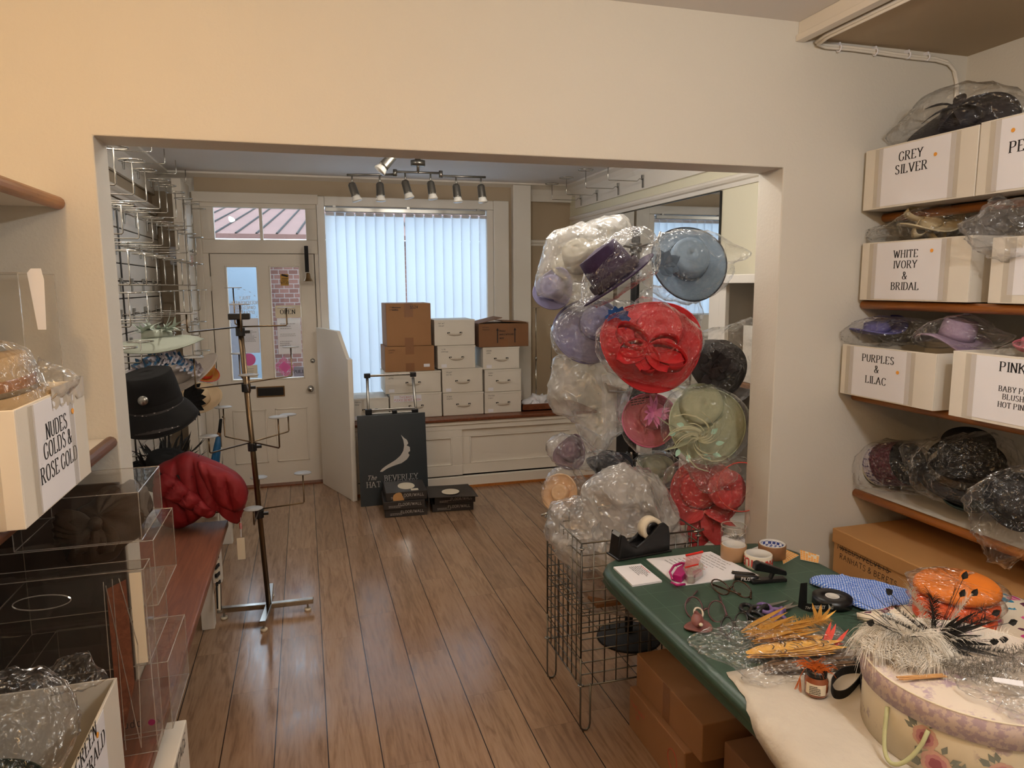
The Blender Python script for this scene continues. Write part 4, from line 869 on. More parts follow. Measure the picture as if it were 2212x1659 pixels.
for (cx_, cy_), arms in tiers:
    z = aY(cx_, cy_, HY).z; c = onpole(z)
    MB().cyl(c-V((0, 0, .045)), c+V((0, 0, -.004)), .022).box((c.x+.018, c.y-.008, c.z-.032), (c.x+.045, c.y+.008, c.z-.018)).build('collar', 'black', hs, bevel=.002)
    for bp, tp_ in arms:
        e = aZ(*bp, z); d = e-c; d.z = 0
        if d.length > .42: d = d.normalized()*.36
        if d.length < .12: d = d.normalized()*.22
        e = c+d; tt = aY(bp[0]*.0+tp_[0], tp_[1], e.y); h = max(.08, min(.2, tt.z-z))
        a = MB().tube([c, e-d.normalized()*.006, e+V((0, 0, .006)), e+V((0, 0, h))], .0035, 8).build('arm', 'bronze', hs, True)
        q_ = e+V((0, 0, h)); MB().lathe([(1e-4, .003), (.042, .003), (.045, .001), (.042, -.001), (1e-4, -.001)], Matrix.Translation(q_), 28).build('disc', 'discmetal', a, True)

# ---------------------------------------------------------------- long wooden bench through the opening, left
BX, BZ = -.425, .505
bn = thing('long_bench', 'long low bench with brown wooden top and white legs, left side', 'bench', (-.7, 1.9, 0))
top = [(BX, -.6), (BX, 3.80), (-1.06, 3.80), (-1.06, YB+.004), (XL+.003, YB+.004), (XL+.003, YW-.004), (-1.06, YW-.004), (-1.06, -.6)]
MB().prism([(x, y, BZ-.035) for x, y in top][::-1], (0, 0, .035)).build('bench_top', 'benchwood', bn, bevel=.006)
for x, y in ((-.53, 3.66), (-1.0, 3.66), (-.53, 1.5), (-1.0, 1.5), (-.53, .2), (-1.0, .2)): MB().box((x-.03, y-.03, 0), (x+.03, y+.03, BZ-.035)).build('leg', 'white', bn, bevel=.003)
MB().box((-.50, 2.5, BZ-.12), (-.485, 3.66, BZ-.035)).build('apron', 'white', bn)
t = thing('white_stool', 'white low stool mostly hidden under the red coat', 'stool', (-.75, 4.6, 0))
MB().box((-1.02, 4.2, .40), (-.52, 4.95, .44)).build('seat', 'white', t, bevel=.004)
for x, y in ((-.56, 4.9), (-.98, 4.9), (-.56, 4.25), (-.98, 4.25)): MB().box((x-.035, y-.03, 0), (x+.035, y+.03, .40)).build('leg', 'white', t, bevel=.003)
# black and white bag strap hanging under the bench edge
t = thing('striped_bag', 'black and white striped bag hanging under the wooden bench edge', 'bag', (-.50, 3.35, .12))
p = lambda px, py, x=-.47: aX(px, py, x)
for i in range(7):
    a_, b_ = p(468+1.0*i-3, 1205+9*i), p(476+.6*i-3, 1198+9*i); MB().prism([a_, b_, b_+V((0, 0, -.016)), a_+V((0, 0, -.016))], (-.012, 0, 0)).build('stripe', 'blackmat' if i % 2 == 0 else 'papercream', t)
MB().tube([p(468, 1262), p(470, 1315)], .004, 6).tube([p(476, 1262), p(477, 1318)], .004, 6).build('strap', 'blackmat', t); MB().tube([p(472, 1262), p(473, 1318)], .009, 6).build('strap', 'papercream', t)
# red quilted coat over the end of the bench
def quilt(per, ang, amp):
    ca, sa = math.cos(ang), math.sin(ang)
    def fn(q, t_, h):
        s = (q.x*ca+q.z*sa)/per; return h*(1-amp)+h*amp*abs(math.sin(PI*s))**.6+.020*abs(math.sin(PI*s))**.4*(1-t_**8)
    return fn
red = cloth('red_puffer', '#800810', 500, .7, .15, .12, .0)
ct = thing('puffer_coat', 'red quilted puffer coat thrown over the far end of the bench', 'coat', (-.65, 3.72, BZ))
puff([(338, 1010), (372, 990), (402, 976), (430, 984), (470, 1000), (510, 1022), (533, 1050), (534, 1080), (526, 1105), (518, 1128), (503, 1118), (484, 1098), (446, 1108), (412, 1130), (375, 1138), (342, 1120), (330, 1060)], ('y', 3.74), .10, .004, 7, 3, 150, 30, soft=.34, fn=quilt(.075, .12, .16)).build('coat_body', red, ct, True)
puff([(338, 1032), (362, 1024), (395, 1040), (425, 1062), (450, 1085), (467, 1102), (455, 1118), (430, 1110), (395, 1092), (360, 1074), (335, 1062)], ('y', 3.655), .05, .004, 9, 8, 110, 20, soft=.4, fn=quilt(.070, -.75, .2)).build('sleeve', red, ct, True)
puff([(428, 1000), (470, 1010), (510, 1030), (532, 1058), (529, 1090), (510, 1104), (480, 1094), (450, 1062)], ('y', 3.665), .045, .004, 9, 9, 90, 18, soft=.34, fn=quilt(.072, .15, .2)).build('front_panel', red, ct, True)
p = aY(519, 1130, 3.7); MB().tube([p, p+V((.002, 0, -.03))], .006, 8).build('cord_end', 'featherred', ct, True)
q = aY(521, 1185, 3.6); MB().tube([aY(520, 1118, 3.7), aY(521, 1160, 3.62)], .0012, 5).build('tag_thread', 'paper', ct); MB().box((q.x-.018, 3.598, q.z-.055), (q.x+.018, 3.6, q.z+.055)).build('swing_tag', 'papercream', ct)
# blue folded umbrella hanging by the door
t = thing('umbrella', 'furled blue umbrella with black handle standing near the door', 'umbrella', (-.66, 6.0, .3)); p = lambda px, py: aY(px, py, 5.9)
MB().tube([p(477, 905), p(474, 935)], [.012, .014], 10).tube([p(480, 900), p(484, 903), p(484, 915)], .006, 8).build('handle', 'blackmat', t, True); MB().tube([p(472, 938), p(470, 960), p(465, 995), p(462, 1030), V((p(459, 1062).x-.02, 5.92, .06))], [.012, .026, .034, .030, .008], 12).build('canopy', paint('blue_umbrella', '#155a88', .5), t, True); MB().tube([p(473, 934), p(472, 943)], .014, 10).build('band', 'kraft', t, True); k = V((p(459, 1062).x-.02, 5.92, .06)); MB().tube([k, k+V((-.004, .004, -.06))], .005, 8).build('ferrule', 'steel', t, True)
# ---------------------------------------------------------------- hats on the slatwall hooks
def px_hat(label, px, py, y, axis, Rpx, crpx, ch, mat, **kw):
    c = aY(px, py, y); k = pxm(1, y); return hat(label, c, axis, Rpx*k, crpx*k, ch, mat, **kw)
mint = cloth('mint_sinamay', '#a3a899', 700, .7, .4, .15); mintlt = cloth('mint_silk', '#b3bdb0', 300, .5, .2, .1)
t, T = px_hat('pale mint disc hat with ribbon flower on a left wall hook', 340, 730, 4.05, camdir(-.1, .98, .12), 78, 26, .045, mint, curl=-.05, wave=.02, group='hats on the left wall')
f = MB(); r = random.Random(3)
for i in range(46): a = r.uniform(0, 2*PI); f.petal(T @ V((r.uniform(-.07, .07), r.uniform(-.05, .05), .03)), T.to_3x3() @ V((math.cos(a), math.sin(a), r.uniform(.0, .7))), (0, 0, 1), r.uniform(.05, .13), r.uniform(.007, .016), r.uniform(-.9, .6))
f.build('ribbon_flower', mintlt, t, True)
brn = cloth('black_straw', '#0a0808', 500, .95, .4, .3); veil = cloth('spotted_veil', '#3a3230', 400, .7, .3, .5)
tt = NT('dotted_net'); co = tt.coord(); v = tt.n('TexVoronoi', co, feature='F1'); v.inputs['Scale'].default_value = 55; v.inputs['Randomness'].default_value = .25
M['dotnet'] = tt.done(tt.bsdf(tt.mix(tt.math('LESS_THAN', v.outputs['Distance'], .26), '#2a2422', '#a59a90'), .7))
t, T = px_hat('black wide hat with deep crown and dotted brim on left wall', 335, 875, 3.75, camdir(-.08, .93, .35), 70, 48, .17, brn, curl=-.09, wave=.012, dome=.12, band=brn, bindmat=brn, group='hats on the left wall')
MB().lathe([(.118+.012*i, .02-.020*i) for i in range(6)], T, 40).build('dotted_net', 'dotnet', t, True)
c = aY(322, 856, 3.75)+V((.0, -.13, 0)); MB().cyl(c, c+V((0, -.012, 0)), .022).build('brooch', 'steel', t, True)
grey = cloth('grey_sinamay', '#a3978c', 700, .75, .4, .15)
t, T = px_hat('taupe wide-brimmed hat with blue and white flowers behind black hat', 390, 815, 4.5, camdir(-.25, .85, .45), 76, 36, .08, grey, curl=.02, wave=.02, group='hats on the left wall')
f = MB(); f2 = MB()
for i in range(16):
    u = i/15; base = aY(300+u*130, 800-26*math.sin(u*PI)+r.uniform(-6, 6), 4.38)
    for k in range(6):
        a = 2*PI*k/6; (f2 if i % 3 == 1 else f).petal(base, camdir(math.cos(a), math.sin(a), .5), -FW, .06, .016, .3)
f.build('white_flowers', paint('silk_white', '#c9c2c6', .7), t, True); f2.build('blue_flowers', paint('silk_blue', '#3d6c92', .7), t, True)
straw = cloth('natural_straw', '#c9ae8a', 400, .7, .6, .15)
t, T = px_hat('cream straw hat with black jagged ribbon on lower left hook', 425, 865, 5.0, camdir(.1, .75, .6), 46, 24, .08, straw, curl=.02, group='hats on the left wall')
b = MB(); z0 = aY(398, 862, 4.7)
for i in range(9): a = -1.2+i*.28; b.petal(z0, camdir(math.cos(a), math.sin(a)-.1, .2), -FW, .16, .024, .05, tip=.9)
b.build('jagged_ribbon', 'blackmat', t)
t, T = px_hat('orange and red straw boater farthest along the left wall', 437, 808, 5.5, camdir(.45, .75, .4), 30, 18, .11, cloth('orange_straw', '#b87828', 300, .7, .6), band=paint('red_band', '#c23a22', .6), bindmat=paint('red_edge', '#c23a22', .6), group='hats on the left wall')
t, T = px_hat('black feathered hat tilted over the red coat', 360, 1020, 3.85, camdir(.2, .85, .3), 62, 38, .10, brn, curl=.0, wave=.03, group='hats on the left wall')
f = MB()
for i in range(90):
    a = r.uniform(0, 2*PI); p0 = T @ V((.1*math.cos(a), .1*math.sin(a), .05)); d = T.to_3x3() @ V((math.cos(a+r.uniform(-.6, .6)), math.sin(a), r.uniform(-.1, .9)))
    f.petal(p0, d, (0, 0, 1), r.uniform(.07, .17), r.uniform(.004, .011), r.uniform(-.6, .6), seg=4)
f.build('feather_trim', 'featherblack', t)
# ================================================================ BAGGED HATS ON THE BLACK STAND
PY = 2.95
HG = 'bagged hats on the black hat tree'; BG = 'plastic bags on the hat tree'
st = thing('hat_tree', 'black metal hat tree carrying the hats in plastic bags', 'stand', (1.46, PY, 0))
tp = aY(1374, 490, PY); PX = tp.x
MB().tube([(PX, PY, .03), (PX, PY, tp.z)], .020, 14).build('pole', 'blackmat', st, True)
MB().lathe([(1e-4, .03), (.03, .028), (.15, .012), (.155, 0), (1e-4, 0)], Matrix.Translation((PX, PY, 0)), 32).build('base_disc', 'blackmat', st, True)
for z, a0 in ((1.86, .2), (1.55, .9), (1.2, .3), (.9, 1.1)):
    MB().cyl((PX, PY, z-.02), (PX, PY, z+.02), .028).build('collar', 'black', st, True)
    for k in range(4): d = V((math.cos(a0+k*PI/2), math.sin(a0+k*PI/2), 0)); MB().tube([V((PX, PY, z)), V((PX, PY, z))+d*.15+V((0, 0, .02)), V((PX, PY, z))+d*.17+V((0, 0, .06))], .005, 8).build('arm', 'steel', st, True)
def ph(label, px, py, y, axis, R, cr, ch, mat, **kw):
    k = pxm(1, y); return hat(label, aY(px, py, y), axis, R*k, cr*k, ch*k, mat, group=HG, **kw)
purple = cloth('purple_felt', '#2a143c', 500, .8, .25, .15); blue = cloth('steelblue_sinamay', '#6f8499', 750, .6, .5, .18); lilac = cloth('periwinkle_sinamay', '#7d7ca6', 750, .65, .4, .15)
redm = cloth('red_sinamay', '#bd1a22', 750, .55, .45, .12); dkb = cloth('brown_sinamay', '#2a2122', 400, .45, .8, .4); pink = cloth('pink_sinamay', '#c9707f', 750, .6, .4, .15); sage = cloth('sage_sinamay', '#a9ad8f', 750, .6, .4, .14)
coral = cloth('coral_sinamay', '#c53b3c', 800, .6, .5, .12); navy = cloth('navy_sinamay', '#20242f', 500, .5, .6, .3); mauve = cloth('mauve_felt', '#6b5563', 500, .7, .4, .2); peach = cloth('peach_sinamay', '#d3ad84', 700, .6, .3, .1); cream = cloth('grey_beige', '#8f8878', 600, .7, .5, .25)
# purple trilby, brim edge-on
purp, T = ph('dark purple hat tipped on its brim at the top of the hat tree', 1336, 606, 2.60, camdir(-.60, .76, .10), 92, 52, 84, purple, dome=.18, curl=.0, wave=.004, ecc=1.0, xdir=camdir(.75, .6, 0))
MB().lathe([(.109, .01), (.112, .028), (.109, .046)], T, 40).build('hatband', cloth('purple_band', '#2a1a33', 500, .6), purp, True)
bag('clear plastic bag around the dark purple hat', [(1262, 655), (1268, 600), (1300, 545), (1330, 505), (1370, 490), (1402, 500), (1418, 540), (1408, 590), (1375, 610), (1330, 640), (1295, 660)], ('y', 2.60), .15, 'film', group=BG, seed=2, amp=.014, freq=9)
# big milky bag top left
gb, T = ph('grey-beige hat inside the big milky bag at top left', 1255, 570, 3.02, camdir(-.3, .6, .7), 62, 34, 50, cream, wave=.02)
ly, T = ph('lavender hat low inside the big milky bag', 1200, 625, 3.02, camdir(-.5, .2, .8), 46, 26, 30, lilac, wave=.02)
bag('big milky white plastic bag at the upper left of the hat tree', [(1157, 615), (1168, 575), (1180, 525), (1205, 492), (1255, 484), (1290, 468), (1330, 463), (1355, 478), (1358, 510), (1330, 540), (1300, 590), (1275, 640), (1262, 672), (1235, 676), (1205, 660), (1175, 640)], ('y', 3.0), .17, 'milky', group=BG, seed=5, amp=.022, freq=6)
# steel blue wide brim
bl_, T = ph('steel blue wide-brimmed hat at the upper right of the hat tree', 1484, 572, 2.80, camdir(.08, .30, .95), 92, 47, 42, blue, wave=.014, curl=.02, dome=.35, bindmat=navy, ecc=.94, cent=(.0, .012))
MB().lathe([(.092, .012), (.094, .03)], T, 40, lambda p, r, a, i: V((p.x*.94, p.y+.012, p.z))).build('hatband', cloth('grey_band', '#5c646e', 400, .5), bl_, True)
f = MB(); b0 = aY(1432, 575, 2.68)
for a, L in ((1.9, .075), (1.3, .07), (2.6, .05), (.5, .08), (-.4, .07), (-1.0, .06)): f.petal(b0, camdir(math.cos(a), math.sin(a), .35), -FW, L, .028, .1)
f.build('leaf_trim', cloth('blue_leaf', '#5f7084', 600, .6), bl_, True, solid=.002)
bag('clear plastic bag around the steel blue hat', [(1388, 600), (1392, 548), (1420, 510), (1470, 495), (1530, 500), (1565, 520), (1600, 535), (1614, 546), (1600, 562), (1575, 570), (1570, 600), (1535, 640), (1480, 655), (1425, 640)], ('y', 2.76), .14, 'film', group=BG, seed=9, amp=.012, freq=10)
# lilac hat lower left
li, T = ph('periwinkle hat with blue flower left of the red hat', 1268, 715, 2.92, camdir(-.12, .22, .95), 74, 38, 32, lilac, wave=.03, dome=.4, cent=(.05, .03))
f = MB(); b0 = aY(1332, 690, 2.76)
for i in range(11): a = i*.6; f.petal(b0, camdir(math.cos(a), math.sin(a), .4), -FW, .065, .02, .2)
f.build('blue_flower', paint('cornflower', '#2f66a8', .6), li, True)
bag('milky plastic bag around the periwinkle hat', [(1193, 735), (1200, 700), (1230, 665), (1280, 645), (1340, 645), (1378, 660), (1370, 700), (1340, 760), (1290, 785), (1240, 780), (1205, 765)], ('y', 2.90), .15, 'milky2', group=BG, seed=11, amp=.014, freq=8)
# long milky bag
bag('long milky plastic bag hanging below the periwinkle hat', [(1184, 860), (1192, 815), (1200, 770), (1240, 760), (1300, 775), (1345, 800), (1362, 825), (1352, 870), (1340, 905), (1335, 935), (1310, 955), (1290, 985), (1268, 960), (1250, 920), (1225, 900), (1195, 888)], ('y', 2.96), .14, 'milky', group=BG, seed=14, amp=.018, freq=6)
# red hat
rh, T = ph('large bright red hat with looped bow in the middle of the tree', 1402, 745, 2.66, camdir(-.04, .36, .93), 112, 52, 40, redm, wave=.045, curl=.02, dome=.35, ecc=1.0, cent=(.035, .06), xdir=camdir(1, -.12, 0))
def loop(mb, c, a, L, W, mat3=None, tw=.35):
    """ribbon bow loop: band folded back on itself, seen open"""
    d = camdir(math.cos(a), math.sin(a), .2); u = camdir(-math.sin(a), math.cos(a), .25); pts = []
    for k in range(19):
        t = 2*PI*k/18; pts.append(V(c)+d*(L*.5*(1-math.cos(t)))+u*(W*.75*math.sin(t)))
    mb.strip(pts, (camdir(0, .35, 1))*1.0, W*.55, W*.55)
f = MB(); b0 = aY(1398, 752, 2.53)
for a, L, W in ((2.55, .15, .055), (3.3, .12, .05), (-.45, .16, .06), (.2, .12, .05), (-1.5, .10, .05)): loop(f, b0, a, L, W)
f.build('bow_loops', redm, rh, True, solid=.002)
MB().lathe([(1e-4, .026), (.02, .022), (.028, 0), (.02, -.02), (1e-4, -.022)], frame(b0, camdir(0, 0, 1)), 16).build('bow_knot', redm, rh, True)
f = MB()
for a, L in ((-2.7, .15), (-1.9, .10), (-1.1, .12), (-.5, .15)): f.petal(b0+camdir(0, -1, .0)*.01, camdir(math.cos(a), math.sin(a)*.8, .25), camdir(.2, .5, 1), L, .036, .2, tip=.85)
f.build('bow_tails', redm, rh, True, solid=.002)
bag('clear plastic bag around the large red hat', [(1289, 750), (1296, 712), (1330, 678), (1375, 660), (1390, 640), (1420, 645), (1455, 668), (1500, 700), (1516, 735), (1500, 770), (1480, 815), (1450, 838), (1400, 832), (1340, 815), (1300, 785)], ('y', 2.60), .14, 'film', group=BG, seed=17, amp=.012, freq=10)
bag('loose clear plastic gathered behind the red and blue hats', [(1380, 640), (1400, 620), (1450, 625), (1500, 640), (1515, 690), (1500, 720), (1440, 690), (1395, 670)], ('y', 2.9), .08, 'milky2', group=BG, seed=19, amp=.02, freq=10)
# dark brown hat
db2, T = ph('dark brown woven hat beside the right jamb', 1548, 785, 2.74, camdir(.15, .42, .88), 74, 42, 52, dkb, wave=.03, dome=.4, curl=-.02)
f = MB(); r = random.Random(4); b0 = aY(1545, 800, 2.58)
for i in range(16): a = r.uniform(0, 6.28); f.petal(b0+V((r.uniform(-.04, .04), 0, r.uniform(-.05, .05))), camdir(math.cos(a), math.sin(a), .5), -FW, r.uniform(.05, .09), .022, r.uniform(-.2, .3))
f.build('ribbon_trim', dkb, db2, True, solid=.002)
bag('clear plastic bag with pointed corner around the dark brown hat', [(1470, 790), (1478, 750), (1505, 725), (1545, 710), (1590, 700), (1622, 690), (1612, 730), (1621, 770), (1612, 805), (1620, 835), (1600, 860), (1560, 872), (1520, 862), (1485, 830)], ('y', 2.70), .15, 'film', group=BG, seed=23, amp=.016, freq=11)
# pink hat
pk, T = ph('pink hat with feathered flower half behind the sage hat', 1402, 908, 2.84, camdir(-.1, .12, .98), 62, 30, 26, pink, wave=.02, cent=(.02, .02), bindmat=paint('hot_pink', '#e0739a', .5))
f = MB(); b0 = aY(1412, 890, 2.73)
for i in range(30): a = r.uniform(0, 6.28); f.petal(b0, camdir(math.cos(a), math.sin(a), r.uniform(.1, .8)), -FW, r.uniform(.04, .08), .009, r.uniform(-.2, .4))
f.build('feather_flower', paint('orchid_pink', '#d77fb0', .6), pk, True)
tb_ = bag('clear plastic bag with printed warning around the pink hat', [(1342, 920), (1346, 870), (1365, 838), (1400, 828), (1440, 835), (1462, 870), (1460, 920), (1440, 965), (1405, 980), (1365, 970)], ('y', 2.80), .12, 'film', group=BG, seed=29, amp=.010, freq=10)
tb = MB(); k = aY(1390, 853, 2.66)
scribble(tb, aY(1362, 866, 2.665), camdir(.98, .18, 0), camdir(-.18, .98, 0), .10, .004, 3, .010, 5); o = tb.build('printed_warning', 'ink', tb_)
# sage hat
sg_, T = ph('pale sage green hat with curled quill bow right of the pink hat', 1524, 920, 2.62, camdir(.03, .16, .98), 90, 50, 34, sage, wave=.02, curl=.015, dome=.25, cent=(-.02, .09), bindmat=paint('sage_edge', '#b9c1a2', .5))
f = MB(); b0 = aY(1505, 946, 2.52)
for i in range(20):
    a = r.uniform(0, 6.28); L = r.uniform(.05, .12); pts = []
    for k in range(9): t = k/8; pts.append(b0+camdir(math.cos(a+t*2.2)*t, math.sin(a+t*2.2)*t*.7, .35*math.sin(t*3)+.1)*L*(.3+t))
    f.strip(pts, camdir(0, 1, .4), .004, .002)
f.build('curled_quills', paint('sage_quill', '#c9c9a8', .6), sg_, True)
f = MB(); f.petal(b0, camdir(-1, .25, .15), camdir(0, 1, .3), .19, .018, .25); f.petal(b0, camdir(-.9, -.5, .15), camdir(0, 1, .3), .15, .015, .2); f.petal(b0, camdir(.9, .55, .15), camdir(0, 1, .3), .14, .014, .2); f.petal(b0, camdir(.2, -1, .15), camdir(1, 0, .3), .13, .014, .1)
f.build('sinamay_tails', sage, sg_, True, solid=.002)
f = MB()
for a, L in ((2.4, .13), (2.9, .16), (-2.6, .15), (-2.1, .13), (-.3, .13), (.3, .10), (-1.2, .12), (-.8, .15)): f.petal(b0+camdir(math.cos(a), math.sin(a), .2)*L*.6, camdir(math.cos(a+.5), math.sin(a+.5), .2), -FW, .035, .010, .1)
f.build('mint_leaves', paint('mint_leaf', '#a9d2bd', .6), sg_, True)
bag('clear plastic bag around the sage green hat', [(1432, 930), (1436, 885), (1458, 850), (1500, 835), (1560, 838), (1600, 865), (1614, 905), (1608, 950), (1580, 985), (1540, 1003), (1500, 1010), (1460, 985), (1440, 960)], ('y', 2.57), .12, 'film', group=BG, seed=31, amp=.010, freq=10)
# coral hat, lower right
co_, T = ph('coral red hat of two saucer shapes above the wire basket corner', 1520, 1068, 2.60, camdir(-.05, .10, .99), 82, 46, 20, coral, wave=.03, curl=.02, cent=(-.02, .02))
T2 = frame(aY(1572, 1058, 2.48), camdir(.12, .05, .99)); kx = pxm(1, 2.48)
MB().lathe([(1e-4, .018), (30*kx, .015), (46*kx, .006), (51*kx, 0), (50*kx, -.004)], T2, 48, lambda p, r, a, i: V((p.x*.92, p.y*.96, p.z+.008*math.sin(2*a)))).build('saucer', coral, co_, True, solid=.004)
f = MB(); b0 = aY(1520, 1105, 2.47); f.petal(b0, camdir(.95, -.55, .1), camdir(.4, .9, .4), .14, .045, .1); f.petal(b0, camdir(-.9, -.6, .1), camdir(-.4, .9, .4), .12, .045, .15); f.petal(b0, camdir(.4, -1, .0), camdir(.3, .3, 1), .16, .05, .1); f.petal(b0, camdir(-.3, -1, .0), camdir(.3, .3, 1), .17, .06, .1)
f.build('folded_bow', coral, co_, True, solid=.003)
MB().ring(aY(1602, 1052, 2.42), camdir(0, 0, 1), .10, .0025, 40, 6).build('wire_rim', 'featherred', co_, True)
bag('clear plastic bag around the coral hat', [(1436, 1080), (1440, 1030), (1465, 1000), (1510, 995), (1560, 1000), (1600, 985), (1624, 1000), (1640, 1040), (1630, 1090), (1612, 1130), (1590, 1165), (1540, 1172), (1480, 1160), (1445, 1125)], ('y', 2.50), .13, 'film', group=BG, seed=37, amp=.012, freq=9)
bag('clear bag neck twisted between the sage and coral hats', [(1480, 1000), (1530, 985), (1570, 990), (1595, 1010), (1580, 1040), (1545, 1060), (1520, 1065), (1500, 1040)], ('y', 2.44), .05, 'film', group=BG, seed=39, amp=.014, freq=14)
# lower left small ones
mv, T = ph('mauve hat in a milky bag at the lower left of the tree', 1237, 978, 2.86, camdir(-.6, .35, .7), 40, 22, 26, mauve, wave=.02)
bag('milky bag around the mauve hat', [(1183, 975), (1190, 950), (1220, 938), (1255, 945), (1280, 965), (1310, 985), (1300, 1010), (1270, 1015), (1235, 1010), (1200, 1000)], ('y', 2.84), .10, 'milky2', group=BG, seed=41, amp=.014, freq=12)
pe, T = ph('peach disc hat low at the left edge of the tree', 1212, 1066, 2.80, camdir(-.45, .25, .85), 42, 20, 14, peach)
bag('milky bag around the peach hat', [(1174, 1075), (1178, 1045), (1200, 1015), (1235, 1008), (1262, 1030), (1265, 1070), (1245, 1105), (1205, 1110), (1182, 1095)], ('y', 2.78), .09, 'milky2', group=BG, seed=43, amp=.012, freq=12)
nv, T = ph('navy hat in clear bag just above the basket', 1315, 1012, 2.78, camdir(.05, .85, .5), 52, 32, 34, navy, wave=.02, dome=.4)
bag('clear crinkled bag around the navy hat', [(1238, 1010), (1262, 985), (1300, 975), (1340, 982), (1362, 1005), (1372, 1035), (1340, 1060), (1290, 1062), (1255, 1048)], ('y', 2.76), .11, 'film', group=BG, seed=47, amp=.016, freq=12)
gm, T = ph('pale mint hat between the navy hat and coral hat', 1412, 1015, 2.82, camdir(.2, .75, .6), 44, 26, 26, mint, wave=.02)
bag('clear bag around the pale mint hat', [(1365, 1010), (1385, 990), (1420, 975), (1455, 985), (1468, 1010), (1455, 1040), (1420, 1055), (1385, 1045)], ('y', 2.80), .10, 'filmlight', group=BG, seed=49, amp=.012, freq=12)
bag('clear bag corner hanging below the long milky bag', [(1245, 915), (1300, 940), (1330, 935), (1312, 965), (1292, 995), (1270, 985), (1255, 950)], ('y', 2.9), .05, 'milky2', group=BG, seed=51, amp=.01, freq=12)
# ---------------------------------------------------------------- wire basket with polythene bags
bx0, bx1, by0, by1, bzt = .945, 1.43, 2.335, 2.72, .752
wbk = thing('wire_basket', 'square wire mesh dump basket standing in the opening beside the table', 'basket', (1.19, 2.53, 0))
def mesh_side(a, b, z0, z1, nh, name):
    a, b = V(a), V(b); m_ = MB(); L = (b-a).length; n = round(L/.048)
    for i in range(n+1): p = a.lerp(b, i/n); m_.tube([p+V((0, 0, z0)), p+V((0, 0, z1))], .0024 if 0 < i < n else .0034, 6)
    for i in range(nh+1): z = z0+(z1-z0)*i/nh; m_.tube([a+V((0, 0, z)), b+V((0, 0, z))], .0024 if 0 < i < nh else .0034, 6)
    return m_.build(name, 'zinc', wbk, True)
for a, b in (((bx0, by0, 0), (bx1, by0, 0)), ((bx0, by0, 0), (bx0, by1, 0)), ((bx1, by0, 0), (bx1, by1, 0)), ((bx0, by1, 0), (bx1, by1, 0))):
    mesh_side(a, b, .185, bzt, 12, 'mesh_side')
m_ = MB()
for i in range(9): y = by0+(by1-by0)*i/8; m_.tube([(bx0, y, .47), (bx1, y, .47)], .002, 6)
for i in range(11): x = bx0+(bx1-bx0)*i/10; m_.tube([(x, by0, .47), (x, by1, .47)], .002, 6)
m_.build('mesh_shelf', 'zinc', wbk, True)
for x, y, sx_ in ((bx0, by0, 1), (bx1, by0, -1), (bx0, by1, 1), (bx1, by1, -1)):
    MB().tube([(x, y, .30), (x, y, .03), (x+sx_*.003, y, .012), (x+sx_*.013, y, .004), (x+sx_*.026, y, .004), (x+sx_*.036, y, .012), (x+sx_*.04, y, .03), (x+sx_*.04, y, .19)], .0036, 8).build('leg', 'zinc', wbk, True)
    MB().ring((x, y, bzt-.02), (0, 0, 1), .009, .003, 12, 6).build('corner_loop', 'steel', wbk, True); MB().ring((x, y, .19), (0, 0, 1), .008, .003, 12, 6).build('corner_loop', 'steel', wbk, True)
MB().tube([(bx0-.028, by1, bzt-.012), (bx0, by1, bzt-.006), (bx0+.02, by1, bzt-.012)], .005, 8).build('hinge_clip', 'steel', wbk, True)
MB().tube([(bx1+.028, by0+.01, bzt-.002), (bx1, by0, bzt-.004), (bx1-.02, by0, bzt-.004)], .005, 8).build('hinge_clip', 'steel', wbk, True)
solo('card_tray', 'brown card flap lying on the basket shelf', 'box', MB().box((1.02, by0+.03, .475), (1.40, by0+.33, .49)), 'kraftdark', bevel=.002)
PG = 'polythene bags stuffed in the wire basket'
bag('big milky polythene bag bulging over the basket rim', [(1262, 1060), (1300, 1020), (1345, 1005), (1385, 1018), (1425, 1035), (1445, 1080), (1460, 1130), (1478, 1165), (1450, 1180), (1380, 1185), (1310, 1180), (1275, 1150)], ('y', 2.52), .17, 'milky3', name='polythene_bag', group=PG, seed=61, amp=.024, freq=6)
bag('crumpled milky polythene bag in the left corner of the basket rim', [(1180, 1165), (1192, 1120), (1205, 1095), (1235, 1085), (1262, 1075), (1290, 1100), (1300, 1150), (1290, 1185), (1240, 1190), (1200, 1185)], ('y', 2.56), .15, 'milky3', name='polythene_bag', group=PG, seed=63, amp=.026, freq=8)
bag('milky polythene filling the upper half of the wire basket', [(1200, 1160), (1260, 1150), (1340, 1155), (1420, 1160), (1470, 1170), (1478, 1230), (1460, 1290), (1400, 1318), (1320, 1322), (1262, 1305), (1235, 1250), (1205, 1200)], ('y', 2.53), .17, 'milky3', name='polythene_bag', group=PG, seed=67, amp=.020, freq=9)
